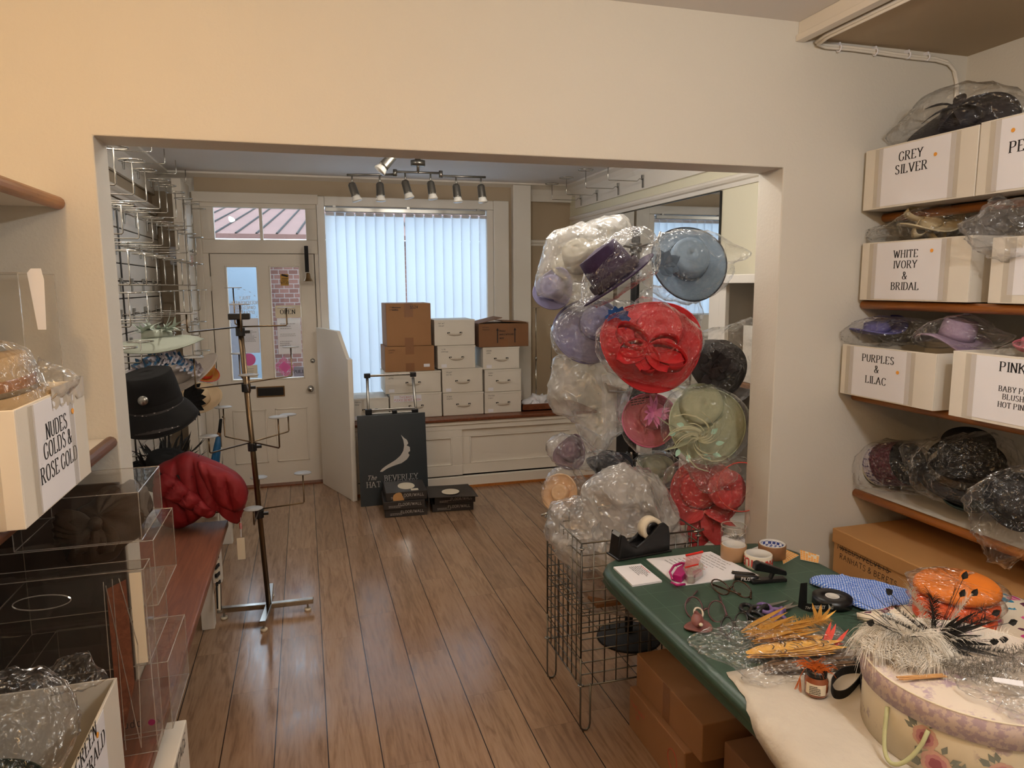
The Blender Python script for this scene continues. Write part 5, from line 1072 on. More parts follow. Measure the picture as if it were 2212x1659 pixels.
# ================================================================ CUTTING TABLE AND THINGS ON IT
TZ = .74
tb_ = thing('cutting_table', 'dark green painted cutting table with thick moulded edge, right foreground', 'table', (1.3, 1.2, 0))
ol = [(.925, .1), (.925, 1.2), (.925, 1.75), (.925, 2.06), (.935, 2.12), (.97, 2.175), (1.03, 2.215), (1.15, 2.24), (1.38, 2.235), (1.58, 2.195), (1.65, 2.15), (1.685, 2.06), (1.69, 1.9), (1.69, 1.2), (1.69, .1)]
cc = V((1.3, 1.2, 0)); rings = [(.030, TZ), (.020, TZ), (.008, TZ-.006), (.0, TZ-.018), (.004, TZ-.026), (.006, TZ-.034), (.0, TZ-.042), (.010, TZ-.056), (.06, TZ-.056)]
n_ = len(ol); vs2 = []
for ins, z in rings:
    for i in range(n_):
        p = V((*ol[i], 0)); a = V((*ol[max(i-1, 0)], 0)); b = V((*ol[min(i+1, n_-1)], 0)); d = (b-a).normalized(); q = p+V((d.y, -d.x, 0))*ins; vs2.append((q.x, q.y, z))
fs2 = [(k*n_+i, k*n_+i+1, (k+1)*n_+i+1, (k+1)*n_+i) for k in range(len(rings)-1) for i in range(n_-1)]
MB().add(vs2, fs2).build('moulded_edge', 'greenrim', tb_, True)
MB().add(vs2[:n_], [tuple(range(n_-1, -1, -1))]).build('table_top', 'green', tb_)
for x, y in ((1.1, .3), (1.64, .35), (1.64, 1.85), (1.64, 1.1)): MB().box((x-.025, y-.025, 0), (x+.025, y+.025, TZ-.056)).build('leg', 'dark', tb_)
Z = lambda px, py, dz=0: aZ(px, py, TZ+dz)
def flat(name, label, cat, pts, mat, h=.0015, dz=0, group=None, **kw): return solo(name, label, cat, MB().prism([Z(*p, dz) for p in pts], (0, 0, h)), mat, group, **kw)
# paper sheets and cards
def sheet(name, label, cat, pts, h, rows, red=(), dz=0):
    q = [Z(*p, dz) for p in pts]; c = sum(q, V())/4; t = thing(name, label, cat, (c.x, c.y, TZ+dz)); MB().prism(q, (0, 0, h)).build('sheet', 'paper', t)
    x = (q[2]-q[1]).normalized(); y = (q[1]-q[0]).normalized(); W_, H_ = (q[2]-q[1]).length, (q[1]-q[0]).length
    for col, m_ in ((False, 'inkgrey'), (True, 'inkred')):
        b = MB()
        for i in range(rows):
            if (i in red) == col: scribble(b, q[1]+x*W_*.12-y*H_*(.10+.07*i)+V((0, 0, h+.0006)), x, y, W_*.66, .003, 1, 1, i+3)
        if b.v: b.build('print', m_, t)
    return t
sheet('paper_sheets', 'white printed sheets under the tag gun and the tape rolls', 'paper', [(1396, 1209), (1535, 1193), (1640, 1245), (1465, 1267)], .003, 11, (5, 6))
sheet('card_stack', 'small stack of white printed cards at the left table corner', 'paper', [(1325, 1228), (1384, 1221), (1430, 1258), (1366, 1268)], .006, 7, (0,))
# tape dispenser
b = [Z(1337, 1212), Z(1447, 1192)]; x = (b[1]-b[0]); L = x.length; x.normalize(); y = V((-x.y, x.x, 0)); td = thing('tape_dispenser', 'black weighted tape dispenser with white tape roll at table end', 'tape dispenser', (b[0]+b[1])/2)
F = lambda u, w_, z: b[0]+x*(u*L)+y*w_+V((0, 0, z))
for w0, w1, nm in ((.0, .012, 'side_wall'), (.058, .07, 'side_wall')):
    MB().prism([F(u, w0, z) for u, z in ((0, 0), (1.0, 0), (1.0, .06), (.97, .095), (.88, .112), (.78, .108), (.66, .085), (.5, .055), (.35, .036), (.22, .05), (.12, .085), (.05, .092))], y*(w1-w0)).build(nm, 'black', td, bevel=.003)
MB().prism([F(u, .01, z) for u, z in ((.0, 0), (1.0, 0), (1.0, .05), (.95, .052), (.5, .035), (.2, .035), (.1, .08), (.03, .085))], y*.05).build('body', 'black', td, bevel=.003)
MB().prism([F(-.03, -.006, .0), F(1.03, -.006, .0), F(1.03, .076, .0), F(-.03, .076, .0)], (0, 0, .008)).build('base_plate', 'black', td, bevel=.003)
ct_ = F(.70, .035, .088); MB().lathe([(.026, -.018), (.042, -.018), (.042, .018), (.026, .018)], frame(ct_, y), 36, closed=True).build('tape_roll', 'papercream', td, True); MB().lathe([(.010, -.02), (.026, -.02), (.026, .02), (.010, .02)], frame(ct_, y), 28, closed=True).build('hub', 'black', td, True)
MB().prism([F(.02, .012, .083), F(.06, .012, .095), F(.06, .058, .095), F(.02, .058, .083)], x*.003).build('cutter', 'steel', td)
# tag gun
c = Z(1478, 1248); tg = thing('tag_gun', 'magenta and clear plastic tagging gun with red tag strip', 'tag gun', c); mag = paint('magenta_plastic', '#a81668', .3)
p = lambda px, py, z: aZ(px, py, TZ+z)
MB().prism([p(1452, 1255, .004), p(1462, 1240, .004), p(1478, 1230, .004), p(1492, 1232, .004), p(1486, 1246, .004), p(1472, 1260, .004)], (0, 0, .024)).build('handle', mag, tg, bevel=.004)
MB().tube([p(1453, 1252, .02), p(1447, 1236, .03), p(1456, 1222, .03), p(1472, 1216, .03), p(1484, 1218, .03)], .004, 8).tube([p(1450, 1258, .012), p(1462, 1264, .012), p(1480, 1262, .012)], .004, 8).build('trigger_guard', mag, tg, True)
MB().prism([p(1474, 1244, .004), p(1480, 1230, .004), p(1500, 1222, .004), p(1520, 1236, .004), p(1519, 1246, .004), p(1500, 1262, .004), p(1484, 1262, .004)], (0, 0, .03)).build('clear_body', 'acetate_edge', tg, bevel=.005)
MB().prism([p(1495, 1244, .010), p(1512, 1238, .010), p(1518, 1243, .010), p(1500, 1250, .010)], (0, 0, .018)).build('magazine', mag, tg, bevel=.003)
s0, s1, s2, s3 = p(1480, 1226, .035), p(1508, 1219, .035), p(1518, 1192, .075), p(1482, 1200, .075)
f = MB()
for i in range(26): u = i/25; f.tube([s0.lerp(s1, u), s3.lerp(s2, u)], .0006, 4)
f.build('tag_pins', paint('pink_pins', '#d8848a', .5), tg); MB().tube([s3, s2], .004, 6).tube([s0, s1], .003, 6).build('pin_rail', paint('red_plastic', '#d8261c', .4), tg)
# tape rolls
def roll(label, px, py, R, r, h, outer, core, z0=0, printed=None, name='tape_roll', cat='tape', inner=None):
    c = Z(px, py, z0); t = thing(name, label, cat, c)
    MB().lathe([(r+.004, 0), (R-.001, 0), (R, .001), (R, h-.001), (R-.001, h), (r+.004, h)], Matrix.Translation(c), 48, closed=True).build('tape', outer, t, True, 0)
    MB().lathe([(r, 0), (r+.004, 0), (r+.004, h+.001), (r, h+.001)], Matrix.Translation(c), 40, closed=True).build('core', core, t, True)
    return t, c
M['tapebrown2'] = paint('buff_tape', '#a98563', .35); M['tapewhite'] = paint('cream_tape', '#e2dccb', .3); M['core'] = paint('grey_card_core', '#cfcdca', .7)
d_ = .052
roll('buff brown parcel tape roll standing before the pin tub', 1584, 1206, .044, .036, .052, 'tapebrown2', 'core')
t, c = roll('white FRAGILE tape roll with red lettering nearest the stapler', 1637, 1222, .046, .038, .044, 'tapewhite', 'core')
tb = MB(); view = (CAMP-c); a0 = math.atan2(view.y, view.x)
for k, ch in enumerate('FRAGILE'):
    a = a0+1.15-k*.40; o = c+V((math.cos(a), math.sin(a), 0))*.0468+V((0, 0, .034)); text(tb, ch, o, (math.sin(a), -math.cos(a), 0), (0, 0, -1), .025, (.12, .12), False)
tb.build('lettering', 'inkred', t)
t, c = roll('brown parcel tape roll with blue patterned core label', 1667, 1202, .047, .040, .048, 'tape_brown', 'core')
nt = NT('chevron_label'); co = nt.coord((1, 1, 1)); ck = nt.n('TexChecker', co, '#25377c', '#d5d6dc', 95.0); M['chev'] = nt.done(nt.bsdf(ck.outputs[0], .6))
MB().lathe([(1e-4, .030), (.0395, .030), (.0395, .044)], Matrix.Translation(c), 40).build('core_label', 'chev', t, True)
c = Z(1583, 1183); t = thing('pin_tub', 'clear round plastic tub of pins behind the buff tape roll', 'tub', c)
MB().lathe([(.042, 0), (.044, .004), (.044, .085), (.042, .085)], Matrix.Translation(c), 40).build('wall', 'acetate2', t, True); MB().lathe([(1e-4, .001), (.041, .001), (.041, .035), (1e-4, .036)], Matrix.Translation(c), 32).build('pin_layer', 'paper', t, True)
MB().ring(c+V((0, 0, .085)), (0, 0, 1), .044, .0018, 40, 6).ring(c+V((0, 0, .066)), (0, 0, 1), .0445, .0012, 40, 6).build('rim', 'acetate_edge', t, True)
f = MB(); r = random.Random(9)
for i in range(70): a, rr = r.uniform(0, 6.28), .024*math.sqrt(r.random()); q = c+V((rr*math.cos(a)+.012, rr*math.sin(a), .037)); e = V((r.uniform(-1, 1), r.uniform(-1, 1), r.uniform(0, .6))).normalized()*.022; f.tube([q, q+e], .0006, 4)
f.build('loose_pins', 'steel', t)
# napkins, stickers
flat('napkin', 'folded white napkin behind the brown tape roll', 'paper', [(1612, 1192), (1648, 1178), (1665, 1192), (1640, 1206)], 'paper', .004)
def dots(label, pts, nx, ny, dz, skip=0):
    q = [Z(*p, dz) for p in pts]; t = thing('sticker_sheet', label, 'stickers', sum(q, V())/4); MB().prism(q, (0, 0, .001)).build('backing', 'papercream', t); f = MB(); rr = random.Random(5)
    for i in range(nx):
        for j in range(ny):
            if skip and (j < ny-2) and rr.random() < .35: continue
            o = lambda u, v: q[0].lerp(q[1], u).lerp(q[3].lerp(q[2], u), v)+V((0, 0, .0016)); e = .40
            f.quad(*[o((i+.5+e*k)/nx, (j+.5+e*l)/ny) for k, l in ((-1, -1), (1, -1), (1, 1), (-1, 1))])
    f.build('orange_stickers', 'orange_dot', t)
dots('orange dot sticker sheet with full rows beside the brown tape', [(1695, 1186), (1726, 1200), (1692, 1219), (1688, 1200)], 6, 7, 0)
dots('half used orange sticker sheet at the far right table corner', [(1728, 1188), (1770, 1200), (1768, 1217), (1729, 1209)], 7, 5, .002, 1)
# pen, marker, stapler
def pen(label, a, b, R, mat, nm, clip=False, letter=None):
    a, b = V(a), V(b); t = thing(nm, label, nm.replace('_', ' '), (a+b)/2-V((0, 0, R))); d = (b-a).normalized(); L = (b-a).length
    MB().lathe([(1e-4, 0), (R*.6, .001), (R, .004), (R, L*.66), (R*1.02, L*.67), (R*.9, L*.9), (R*.25, L), (1e-4, L)], frame(a, d), 16).build('barrel', mat, t, True)
    if clip: MB().tube([a+V((0, 0, R))+d*.002, a+V((0, 0, R*1.5))+d*.006, a+V((0, 0, R*1.4))+d*L*.3], .0012, 6).build('clip', 'steel', t)
    if letter: tb = MB(); s = d.cross(V((0, 0, 1))); text(tb, letter, a.lerp(b, .5)+s*R*1.01*(1 if s.y < 0 else -1)-V((0, 0, R*.4)), d, (0, 0, 1), R*.9, (.09, .09), False); tb.build('lettering', 'paper', t)
    return t
pen('slim black clip pen lying behind the black marker', Z(1580, 1237, .006), Z(1632, 1241, .006), .006, 'black', 'pen', True)
pen('fat black marker with white lettering left of the stapler', Z(1586, 1247, .011), Z(1640, 1250, .011), .011, 'black', 'marker_pen', False, 'PILOT')
a, b = Z(1620, 1259), Z(1696, 1254); x = (b-a).normalized(); L = (b-a).length; y = V((-x.y, x.x, 0)); sp_ = thing('stapler', 'open black desk stapler in front of the fragile tape', 'stapler', (a+b)/2)
F = lambda u, w_, z: a+x*(u*L)+y*w_+V((0, 0, z))
MB().prism([F(0, -.016, 0), F(1, -.014, 0), F(1, .014, 0), F(0, .016, 0)], (0, 0, .012)).build('base', 'black', sp_, bevel=.003)
MB().prism([F(u, -.012, z) for u, z in ((.08, .045), (.1, .068), (.2, .072), (.98, .036), (1.0, .026), (.98, .020))], y*.024).build('top_arm', 'black', sp_, bevel=.003)
MB().prism([F(u, -.008, z) for u, z in ((.55, .012), (.6, .012), (.68, .034), (.62, .036))], y*.016).build('hinge_arm', 'black', sp_); MB().prism([F(.12, -.010, .0122), F(.26, -.010, .0122), F(.26, .010, .0122), F(.12, .010, .0122)], (0, 0, .001)).build('anvil', 'steel', sp_)
# spectacles
def specs(label, lens, temples, mat, R=.0024, dz=.012):
    t = thing('spectacles', label, 'spectacles', Z(*lens[0][:2])); ctr = []
    for px, py, rx, ry, rot in lens:
        q = ell(px, py, rx, ry, 18, rot); P = [aP(u, v, Z(px, py, dz), V((0, 0, 1))) for u, v in q]
        c0 = sum(P, V())/18; P = [p_+V((0, 0, .9*((p_-c0).dot(V((-fw.x, -fw.y, 0)).normalized())*-.35))) for p_ in P]
        MB().tube(P, R, 6, True).build('rim', mat, t, True); MB().add(P, [tuple(range(18))]).build('lens', 'glass', t); ctr.append((c0, P))
    l0 = min(ctr[0][1], key=lambda p_: (p_-ctr[1][0]).length); l1 = min(ctr[1][1], key=lambda p_: (p_-ctr[0][0]).length)
    MB().tube([l0, (l0+l1)/2+V((0, 0, .004)), l1], R*1.2, 6).build('bridge', mat, t, True)
    for (a_, b_), (c0, P) in zip(temples, ctr):
        A_, B_ = Z(*a_, .014), Z(*b_, .006); h0 = min(P, key=lambda p_: (p_-A_).length); MB().tube([h0, A_, A_.lerp(B_, .7), B_], [R, R, R, R*1.5], 6).build('temple', mat, t, True)
M['tortoise'] = paint('tortoiseshell', '#3c2618', .25, var=.5, vs_=80); M['plumframe'] = paint('plum_metal', '#5c3f42', .3, .3); M['blackmottle'] = paint('black_mottled', '#211c1a', .3, var=.5, vs_=60)
specs('round plum-framed spectacles lying open nearest the table edge', [(1499, 1313, 19, 14, .25), (1549, 1321, 19, 14, .2)], [((1480, 1306), (1506, 1277)), ((1570, 1328), (1553, 1285))], 'plumframe')
specs('folded tortoiseshell spectacles in front of the marker', [(1556, 1268, 20, 8, .3), (1603, 1273, 21, 9, .3)], [((1536, 1262), (1600, 1284)), ((1622, 1281), (1622, 1293))], 'tortoise')
specs('black mottled spectacles partly under the feather bags', [(1570, 1352, 13, 12, -.6), (1601, 1341, 14, 11, -.3)], [((1556, 1362), (1575, 1380)), ((1613, 1334), (1640, 1352))], 'blackmottle')
# scissors
def scissors(label, piv, tips, loops, hm, inner, bl):
    P = Z(*piv, .010); t = thing('scissors', label, 'scissors', Z(*piv))
    for i, (tx, ty) in enumerate(tips):
        e = Z(tx, ty, .006); d = (e-P).normalized(); s = V((-d.y, d.x, 0)); z = V((0, 0, .003*i)); MB().prism([P+z-s*.008-d*.01, P+z+s*.008-d*.01, P+z+s*.006+d*(e-P).length*.5, e+z, P+z-s*.006+d*(e-P).length*.5], (0, 0, .002)).build('blade', bl, t, bevel=.0006)
    for i, (lx, ly, rx, ry, rot) in enumerate(loops):
        q = [Z(u, v, .010+.003*i) for u, v in ell(lx, ly, rx, ry, 20, rot)]; MB().tube(q, .0062, 8, True).build('handle', hm, t, True)
        n0 = min(q, key=lambda p_: (p_-P).length); MB().tube([n0, P+V((0, 0, .003*i)), P+V((0, 0, .003*i))+(P-n0).normalized()*.012], [.008, .008, .006], 8).build('shank', hm, t, True)
    MB().cyl(P+V((0, 0, -.002)), P+V((0, 0, .008)), .004, 12).build('pivot', 'steel', t, True)
purp_pl = paint('lilac_plastic', '#6d568c', .35)
scissors('black handled scissors behind the lilac pair', (1652, 1312), [(1702, 1297), (1705, 1300)], [(1612, 1314, 12, 8, .2), (1632, 1330, 17, 7, .35)], 'black', None, 'steel')
scissors('lilac handled scissors crossing the black pair', (1688, 1318), [(1716, 1301), (1730, 1309)], [(1652, 1314, 16, 8, .35), (1683, 1338, 14, 8, .2)], purp_pl, None, 'steel')
# ribbon reel
c = Z(1797, 1305); rr_ = thing('ribbon_reel', 'black satin ribbon reel printed with silver lettering, tail standing up', 'ribbon', c)
MB().lathe([(.019, 0), (.056, 0), (.056, .026), (.019, .026)], Matrix.Translation(c), 48, closed=True).build('ribbon_roll', paint('black_satin', '#0c0b0d', .3, sheen=0) if False else paint('black_satin', '#100f11', .35), rr_, True)
MB().lathe([(.017, 0), (.020, 0), (.020, .027), (.017, .027)], Matrix.Translation(c), 32, closed=True).build('card_core', 'core', rr_, True)
e0, e1, e2 = c+V((-.056, -.004, 0)), Z(1744, 1316), Z(1728, 1290)
a_, b_, c2_ = c+(CAMP-c).normalized()*.0; 
fwd = V((CAMP.x-c.x, CAMP.y-c.y, 0)).normalized(); sd = V((fwd.y, -fwd.x, 0))
pts = [c+fwd*.057, c+fwd*.056-sd*(-.03), c+fwd*.054+sd*.065, c+fwd*.045+sd*.095]
left = V((-RT.x, -RT.y, 0)).normalized(); base = c+fwd*.0565
tail = [base, base+left*.03, base+left*.065, base+left*.088-fwd*.01]
f = MB(); vs3 = []
for p_ in tail: vs3 += [p_, p_+V((0, 0, .026))]
vs3[-2:] = [tail[-1]+V((0, 0, .004)), tail[-1]+V((0, 0, .026))]
f.add(vs3, [(2*i, 2*i+1, 2*i+3, 2*i+2) for i in range(3)]); q = tail[-1]; f.quad(q+V((0, 0, .004)), q+left*.012+V((0, 0, .012)), q+left*.008+V((0, 0, .085)), q-left*.012+V((0, 0, .088))+fwd*.002, q-left*.014+V((0, 0, .02)))
f.build('ribbon_tail', M['black_satin'] if 'black_satin' in M else bpy.data.materials['black_satin'], rr_, solid=.0008)
tb = MB(); d = -left; o = base+fwd*.0012+left*.030+V((0, 0, .010)); text(tb, 'The', o+left*.040, d, (0, 0, 1), .008, (.06, .04), False, slant=.3); text(tb, 'BEVERLEY', o+left*.008, d, (0, 0, 1), .010, (.07, .03), wid=.6, space=.2)
text(tb, 'HAT COMPANY', o-left*.048+V((0, 0, -.001)), d, (0, 0, 1), .009, (.06, .03), wid=.62)
for k in range(8): a = -1.1+k*.3; u = o-left*.0185+V((0, 0, .006)); tb.quad(u+d*.006*math.cos(a)+V((0, 0, .008*math.sin(a))), u+d*.006*math.cos(a+.3)+V((0, 0, .008*math.sin(a+.3))), u+d*.003*math.cos(a+.3)+V((0, 0, .007*math.sin(a+.3))), u+d*.003*math.cos(a)+V((0, 0, .007*math.sin(a))))
tb.build('lettering', paint('ribbon_print', '#d2cec6', .5), rr_)
# gingham cloth
q = [(1749, 1250), (1762, 1244), (1800, 1244), (1850, 1250), (1905, 1263), (1960, 1275), (1992, 1287), (1985, 1303), (1950, 1312), (1900, 1323), (1860, 1316), (1832, 1300), (1790, 1275), (1755, 1262)]
solo('gingham_cloth', 'folded blue gingham cloth beside the ribbon reel', 'cloth', puff(q, ('z', TZ+.008), .018, .006, 12, 71, 80, 16, flat=.2), 'gingham', smooth=True)
# little rosy hat pin
c = Z(1508, 1358); hp = thing('leather_flower', 'small dusky pink leather flower with pearl near the table edge', 'trimming', c); lth = paint('dusky_leather', '#7c4a44', .5)
MB().lathe([(1e-4, .006), (.02, .006), (.034, .004), (.040, .008), (.041, .006), (.034, 0), (1e-4, 0)], Matrix.Translation(c), 32, lambda p, r, a, i: V((p.x, p.y*.85, p.z+.004*math.sin(2*a)*(r/.04)))).build('petal_disc', lth, hp, True)
MB().petal(c+V((-.01, -.01, .01)), V((.2, .3, 1)), camdir(0, 0, 1), .045, .018, -.3).petal(c+V((.01, 0, .008)), V((-.3, .4, .8)), camdir(0, 0, 1), .045, .014, .3).build('folded_petal', lth, hp, True, solid=.002)
MB().ring(c+V((.012, .02, .036)), camdir(.3, .5, .8), .014, .003, 16, 6).build('wire_loop', 'tape_clear', hp, True); MB().lathe([(1e-4, -.006), (.005, -.003), (.006, 0), (.005, .003), (1e-4, .006)], Matrix.Translation(c+V((-.004, -.02, .022))), 12).build('pearl', 'papercream', hp, True)
# ---------------------------------------------------------------- feather packets
def fan(mb, base, d, n, L, W, spread, lift=.3, rnd=None, bend=.2, z=(0, 0, 1)):
    d = V(d).normalized(); s = V((-d.y, d.x, 0))
    for i in range(n):
        k = rnd.uniform(-1, 1); mb.petal(V(base)+s*k*W*2+V((0, 0, rnd.uniform(0, .012))), d+s*k*spread+V((0, 0, rnd.uniform(0, lift))), z, L*rnd.uniform(.7, 1.1), W*rnd.uniform(.5, 1), rnd.uniform(-bend, bend), seg=5)
r = random.Random(21)
def barbs(mb, a, b, w_, n, rnd, z=.02, curl=.5):
    """fluffy feather: many fine barbs springing from the shaft a-b"""
    a, b = V(a), V(b); d = (b-a).normalized(); s = V((-d.y, d.x, 0)).normalized()
    for i in range(n):
        u = rnd.random(); k = rnd.choice((-1, 1)); q = a.lerp(b, u); e = (s*k*rnd.uniform(.5, 1)+d*rnd.uniform(.3, 1)+V((0, 0, rnd.uniform(-.2, .6))))*w_*rnd.uniform(.5, 1.1)
        mb.strip([q, q+e*.35+V((0, 0, .004)), q+e*.7+V((0, 0, .004-curl*w_*.1)), q+e+V((0, 0, -curl*w_*.4))], (d+V((0, 0, .5))).normalized(), .0008, .0001)
fp_ = thing('feather_bundle', 'golden yellow feather bundle on top of the plastic packets', 'feathers', Z(1700, 1372)); f = MB(); a, b = Z(1620, 1375, .035), Z(1775, 1342, .04)
barbs(f, a, b, .035, 700, r, curl=.2)
for i in range(70): f.petal(a+V((r.uniform(-.01, .02), r.uniform(-.03, .03), r.uniform(-.012, .006))), b-a+V((r.uniform(-.05, .05), r.uniform(-.08, .08), r.uniform(-.01, .02))), (0, 0, 1), r.uniform(.10, .21), r.uniform(.004, .009), r.uniform(-.08, .08), seg=5)
for dx, dy in ((.02, .06), (.05, .05), (.07, .02), (.075, -.005)): f.petal(b-V((.01, 0, .004)), V((dx, dy, .035)), (0, 0, 1), .062, .0055, .1); f.build('golden_vanes', 'ginger', fp_); MB().tube([a, b], .002, 6).build('shafts', 'papercream', fp_)
f = MB(); fp2 = thing('feather_bundle', 'ginger feather wing with black bars inside the plastic packet', 'feathers', Z(1700, 1405)); a, b = Z(1610, 1418, .018), Z(1790, 1395, .022); d = (b-a).normalized(); s = V((-d.y, d.x, 0)); L = (b-a).length
for i in range(26): k = r.uniform(-1, 1); f.petal(a+d*r.uniform(0, .05)+s*k*.012+V((0, 0, r.uniform(0, .01))), d+s*k*.16, (0, 0, 1), L*r.uniform(.75, 1.0), .016, r.uniform(-.02, .05), tip=.9)
f.build('ginger_vanes', 'ginger', fp2); f = MB()
for i in range(20): u = r.uniform(.25, .98); k = r.uniform(-1, 1); q_ = a+d*(u*L)+s*k*.03+V((0, 0, .018)); e = (s*r.uniform(.4, 1)*r.choice((-1, 1))+d*.4)*.014; f.strip([q_-e, q_+d*.006, q_+e], d, .0022, .001)
f.build('black_bars', 'featherbar', fp2)
fp3 = thing('feather_bundle', 'small red-tipped feathers poking out of the packet', 'feathers', Z(1800, 1392)); f = MB(); fan(f, Z(1785, 1402, .02), Z(1815, 1372)-Z(1785, 1402), 9, .09, .007, .25, .3, r); f.build('red_vanes', 'featherred', fp3)
bag('flat clear packet of yellow and ginger feathers on the table edge', [(1484, 1385), (1530, 1362), (1590, 1345), (1660, 1340), (1740, 1350), (1800, 1352), (1852, 1390), (1858, 1415), (1800, 1430), (1700, 1450), (1620, 1463), (1575, 1440), (1530, 1420)], ('z', TZ+.022), .022, 'film', name='feather_packet', group='clear packets of feathers on the table', seed=81, amp=.008, freq=16, flat=.6)
fp4 = thing('feather_bundle', 'bundle of striped brown feathers in the lowest clear packet', 'feathers', Z(1740, 1440)); f = MB(); a, b = Z(1640, 1452, .006), Z(1855, 1420, .008)
for i in range(30): f.petal(a+V((r.uniform(0, .05), r.uniform(-.02, .02), r.uniform(0, .008))), b-a+V((0, r.uniform(-.06, .06), 0)), (0, 0, 1), (b-a).length*r.uniform(.6, 1), .008, 0)
f.build('brown_vanes', 'featherbrown', fp4)
bag('lower clear packet of striped brown feathers near the jar', [(1600, 1462), (1680, 1440), (1780, 1425), (1860, 1405), (1868, 1428), (1800, 1452), (1720, 1470), (1650, 1482)], ('z', TZ+.010), .010, 'film', name='feather_packet', group='clear packets of feathers on the table', seed=83, amp=.006, freq=18, flat=.6)
flat('paper_slip', 'white paper slip sticking out under the feather packets', 'paper', [(1640, 1458), (1680, 1450), (1705, 1466), (1665, 1474)], 'paper', .001, .001)
# tissue paper over the near edge
tissue = thing('tissue_paper', 'torn sheet of off-white tissue paper hanging over the table edge', 'tissue', (.95, 1.1, TZ))
def tf(u, v):
    y = 1.43-u*.95; ex = .932; lead = .035-.02*min(1, u*8)-.06*max(0, min(1, (u-.12)*8))-.09*max(0, min(1, (u-.25)*4)); s = v*.60+lead+.012*noise.noise(V((u*18, 0, 1)))*(1-v)      # s: arc length inwards from the table edge
    if s >= 0: return V((ex+s, y, TZ+.0025+.006*max(0, noise.noise(V((s*9, y*9, 2))))*min(1, s*20)))
    return V((ex-.012*min(1, -s*40)-.02*noise.noise(V((y*13, s*6, 4)))*(-s*8)-.006, y+.01*noise.noise(V((y*11, s*5, 9))), TZ+.002+s))
MB().grid(tf, 46, 24).build('sheet', 'tissue', tissue, True, solid=.0008)
# jar with raffia
c = Z(1762, 1497, .006); jr = thing('raffia_jar', 'small label jar of copper powder topped with orange raffia', 'jar', c); k = .0265
MB().lathe([(1e-4, 0), (k*.9, 0), (k, .004), (k, .038), (k*.82, .045), (k*.8, .048)], Matrix.Translation(c), 32).build('glass', paint('copper_glass', '#8a4a2c', .12, var=.15, vs_=40, Coat_Weight=1.0), jr, True); MB().cyl(c+V((0, 0, .046)), c+V((0, 0, .060)), k*.86).build('lid', 'black', jr, True)
ca = math.atan2(CAMP.y-c.y, CAMP.x-c.x); f = MB(); vs3 = []
for i in range(13): a = ca-.9+i*.15; vs3 += [c+V((math.cos(a)*k*1.012, math.sin(a)*k*1.012, z)) for z in (.008, .034)]
f.add(vs3, [(2*i, 2*i+1, 2*i+3, 2*i+2) for i in range(12)]); f.build('label', 'papercream', jr, True); tb = MB(); o = c+V((math.cos(ca), math.sin(ca), 0))*k*1.05; xx = V((-math.sin(ca), math.cos(ca), 0)); scribble(tb, o-xx*.014+V((0, 0, .028)), xx, (0, 0, 1), .026, .002, 5, .0042, 4); tb.build('label_print', 'ink', jr)
f = MB(); raf = paint('orange_raffia', '#c8641e', .7)
for i in range(90): a = r.uniform(0, 6.28); b0 = c+V((r.uniform(-.02, .02), r.uniform(-.02, .02), .062)); e = V((math.cos(a)*.03, math.sin(a)*.03, r.uniform(-.004, .014))); f.strip([b0, b0+e*.6+V((0, 0, .006)), b0+e], (0, 0, 1), .0012, .0006)
for i in range(14): b0 = c+V((-.026, .01, .062)); f.strip([b0, b0+V((-.012, .0, -.02)), b0+V((-.014+r.uniform(-.006, .006), r.uniform(-.01, .01), -.055))], (0, 1, 0), .0012, .0006)
f.build('raffia', raf, jr)
# black velvet ribbon loops
bk = thing('velvet_ribbon', 'black velvet ribbon loops between jar and hat box', 'ribbon', Z(1825, 1480)); f = MB(); A_ = Z(1858, 1452, .02)
for pts in ([(1858, 1448), (1820, 1452), (1797, 1475), (1803, 1500), (1830, 1498), (1858, 1468)], [(1858, 1445), (1845, 1425), (1850, 1400)], [(1858, 1470), (1862, 1498), (1868, 1510)]): f.strip([Z(q_.x, q_.y, .012) for q_ in (smooth_loop([(px, py, 0) for px, py in pts], 40) if len(pts) > 4 else [V((*p_, 0)) for p_ in pts])], (0, 0, 1), .012, .012)
f.build('loops', 'blackmat', bk, solid=.002)
# round floral hat box
HC = V((1.32, 1.069, TZ+.004)); HR = .205; hb_ = thing('round_hat_box', 'round cream and lilac floral hat box with cord handle', 'hat box', HC)
MB().lathe([(1e-4, 0), (HR, 0), (HR, .15), (HR-.004, .15)], Matrix.Translation(HC), 72).build('drum', 'sidepaper', hb_, True)
MB().lathe([(1e-4, .157), (HR*.5, .158), (HR+.004, .156)], Matrix.Translation(HC), 72).build('lid', 'lidpaper', hb_, True); MB().lathe([(HR+.004, .156), (HR+.0065, .154), (HR+.0065, .105), (HR+.002, .105)], Matrix.Translation(HC), 72).build('lid_band', 'bandpaper', hb_, True)
MB().ring(HC+V((0, 0, .155)), (0, 0, 1), HR+.005, .002, 72, 6).build('lid_edge', 'papercream', hb_, True)
ca = math.atan2(-HC.y, -HC.x)
def onside(a, z, o=.001): return HC+V((math.cos(a)*(HR+o), math.sin(a)*(HR+o), z))
a1, a2 = ca-.72, ca-.30; pts = []
for i in range(17): u = i/16; a = a1+(a2-a1)*u; pts.append(onside(a, .095-.085*math.sin(PI*u)**.7, .004+.035*math.sin(PI*u)))
MB().tube(pts, .0042, 8).build('cord_handle', paint('pale_green_cord', '#b4b488', .7, var=.1, vs_=120), hb_, True)
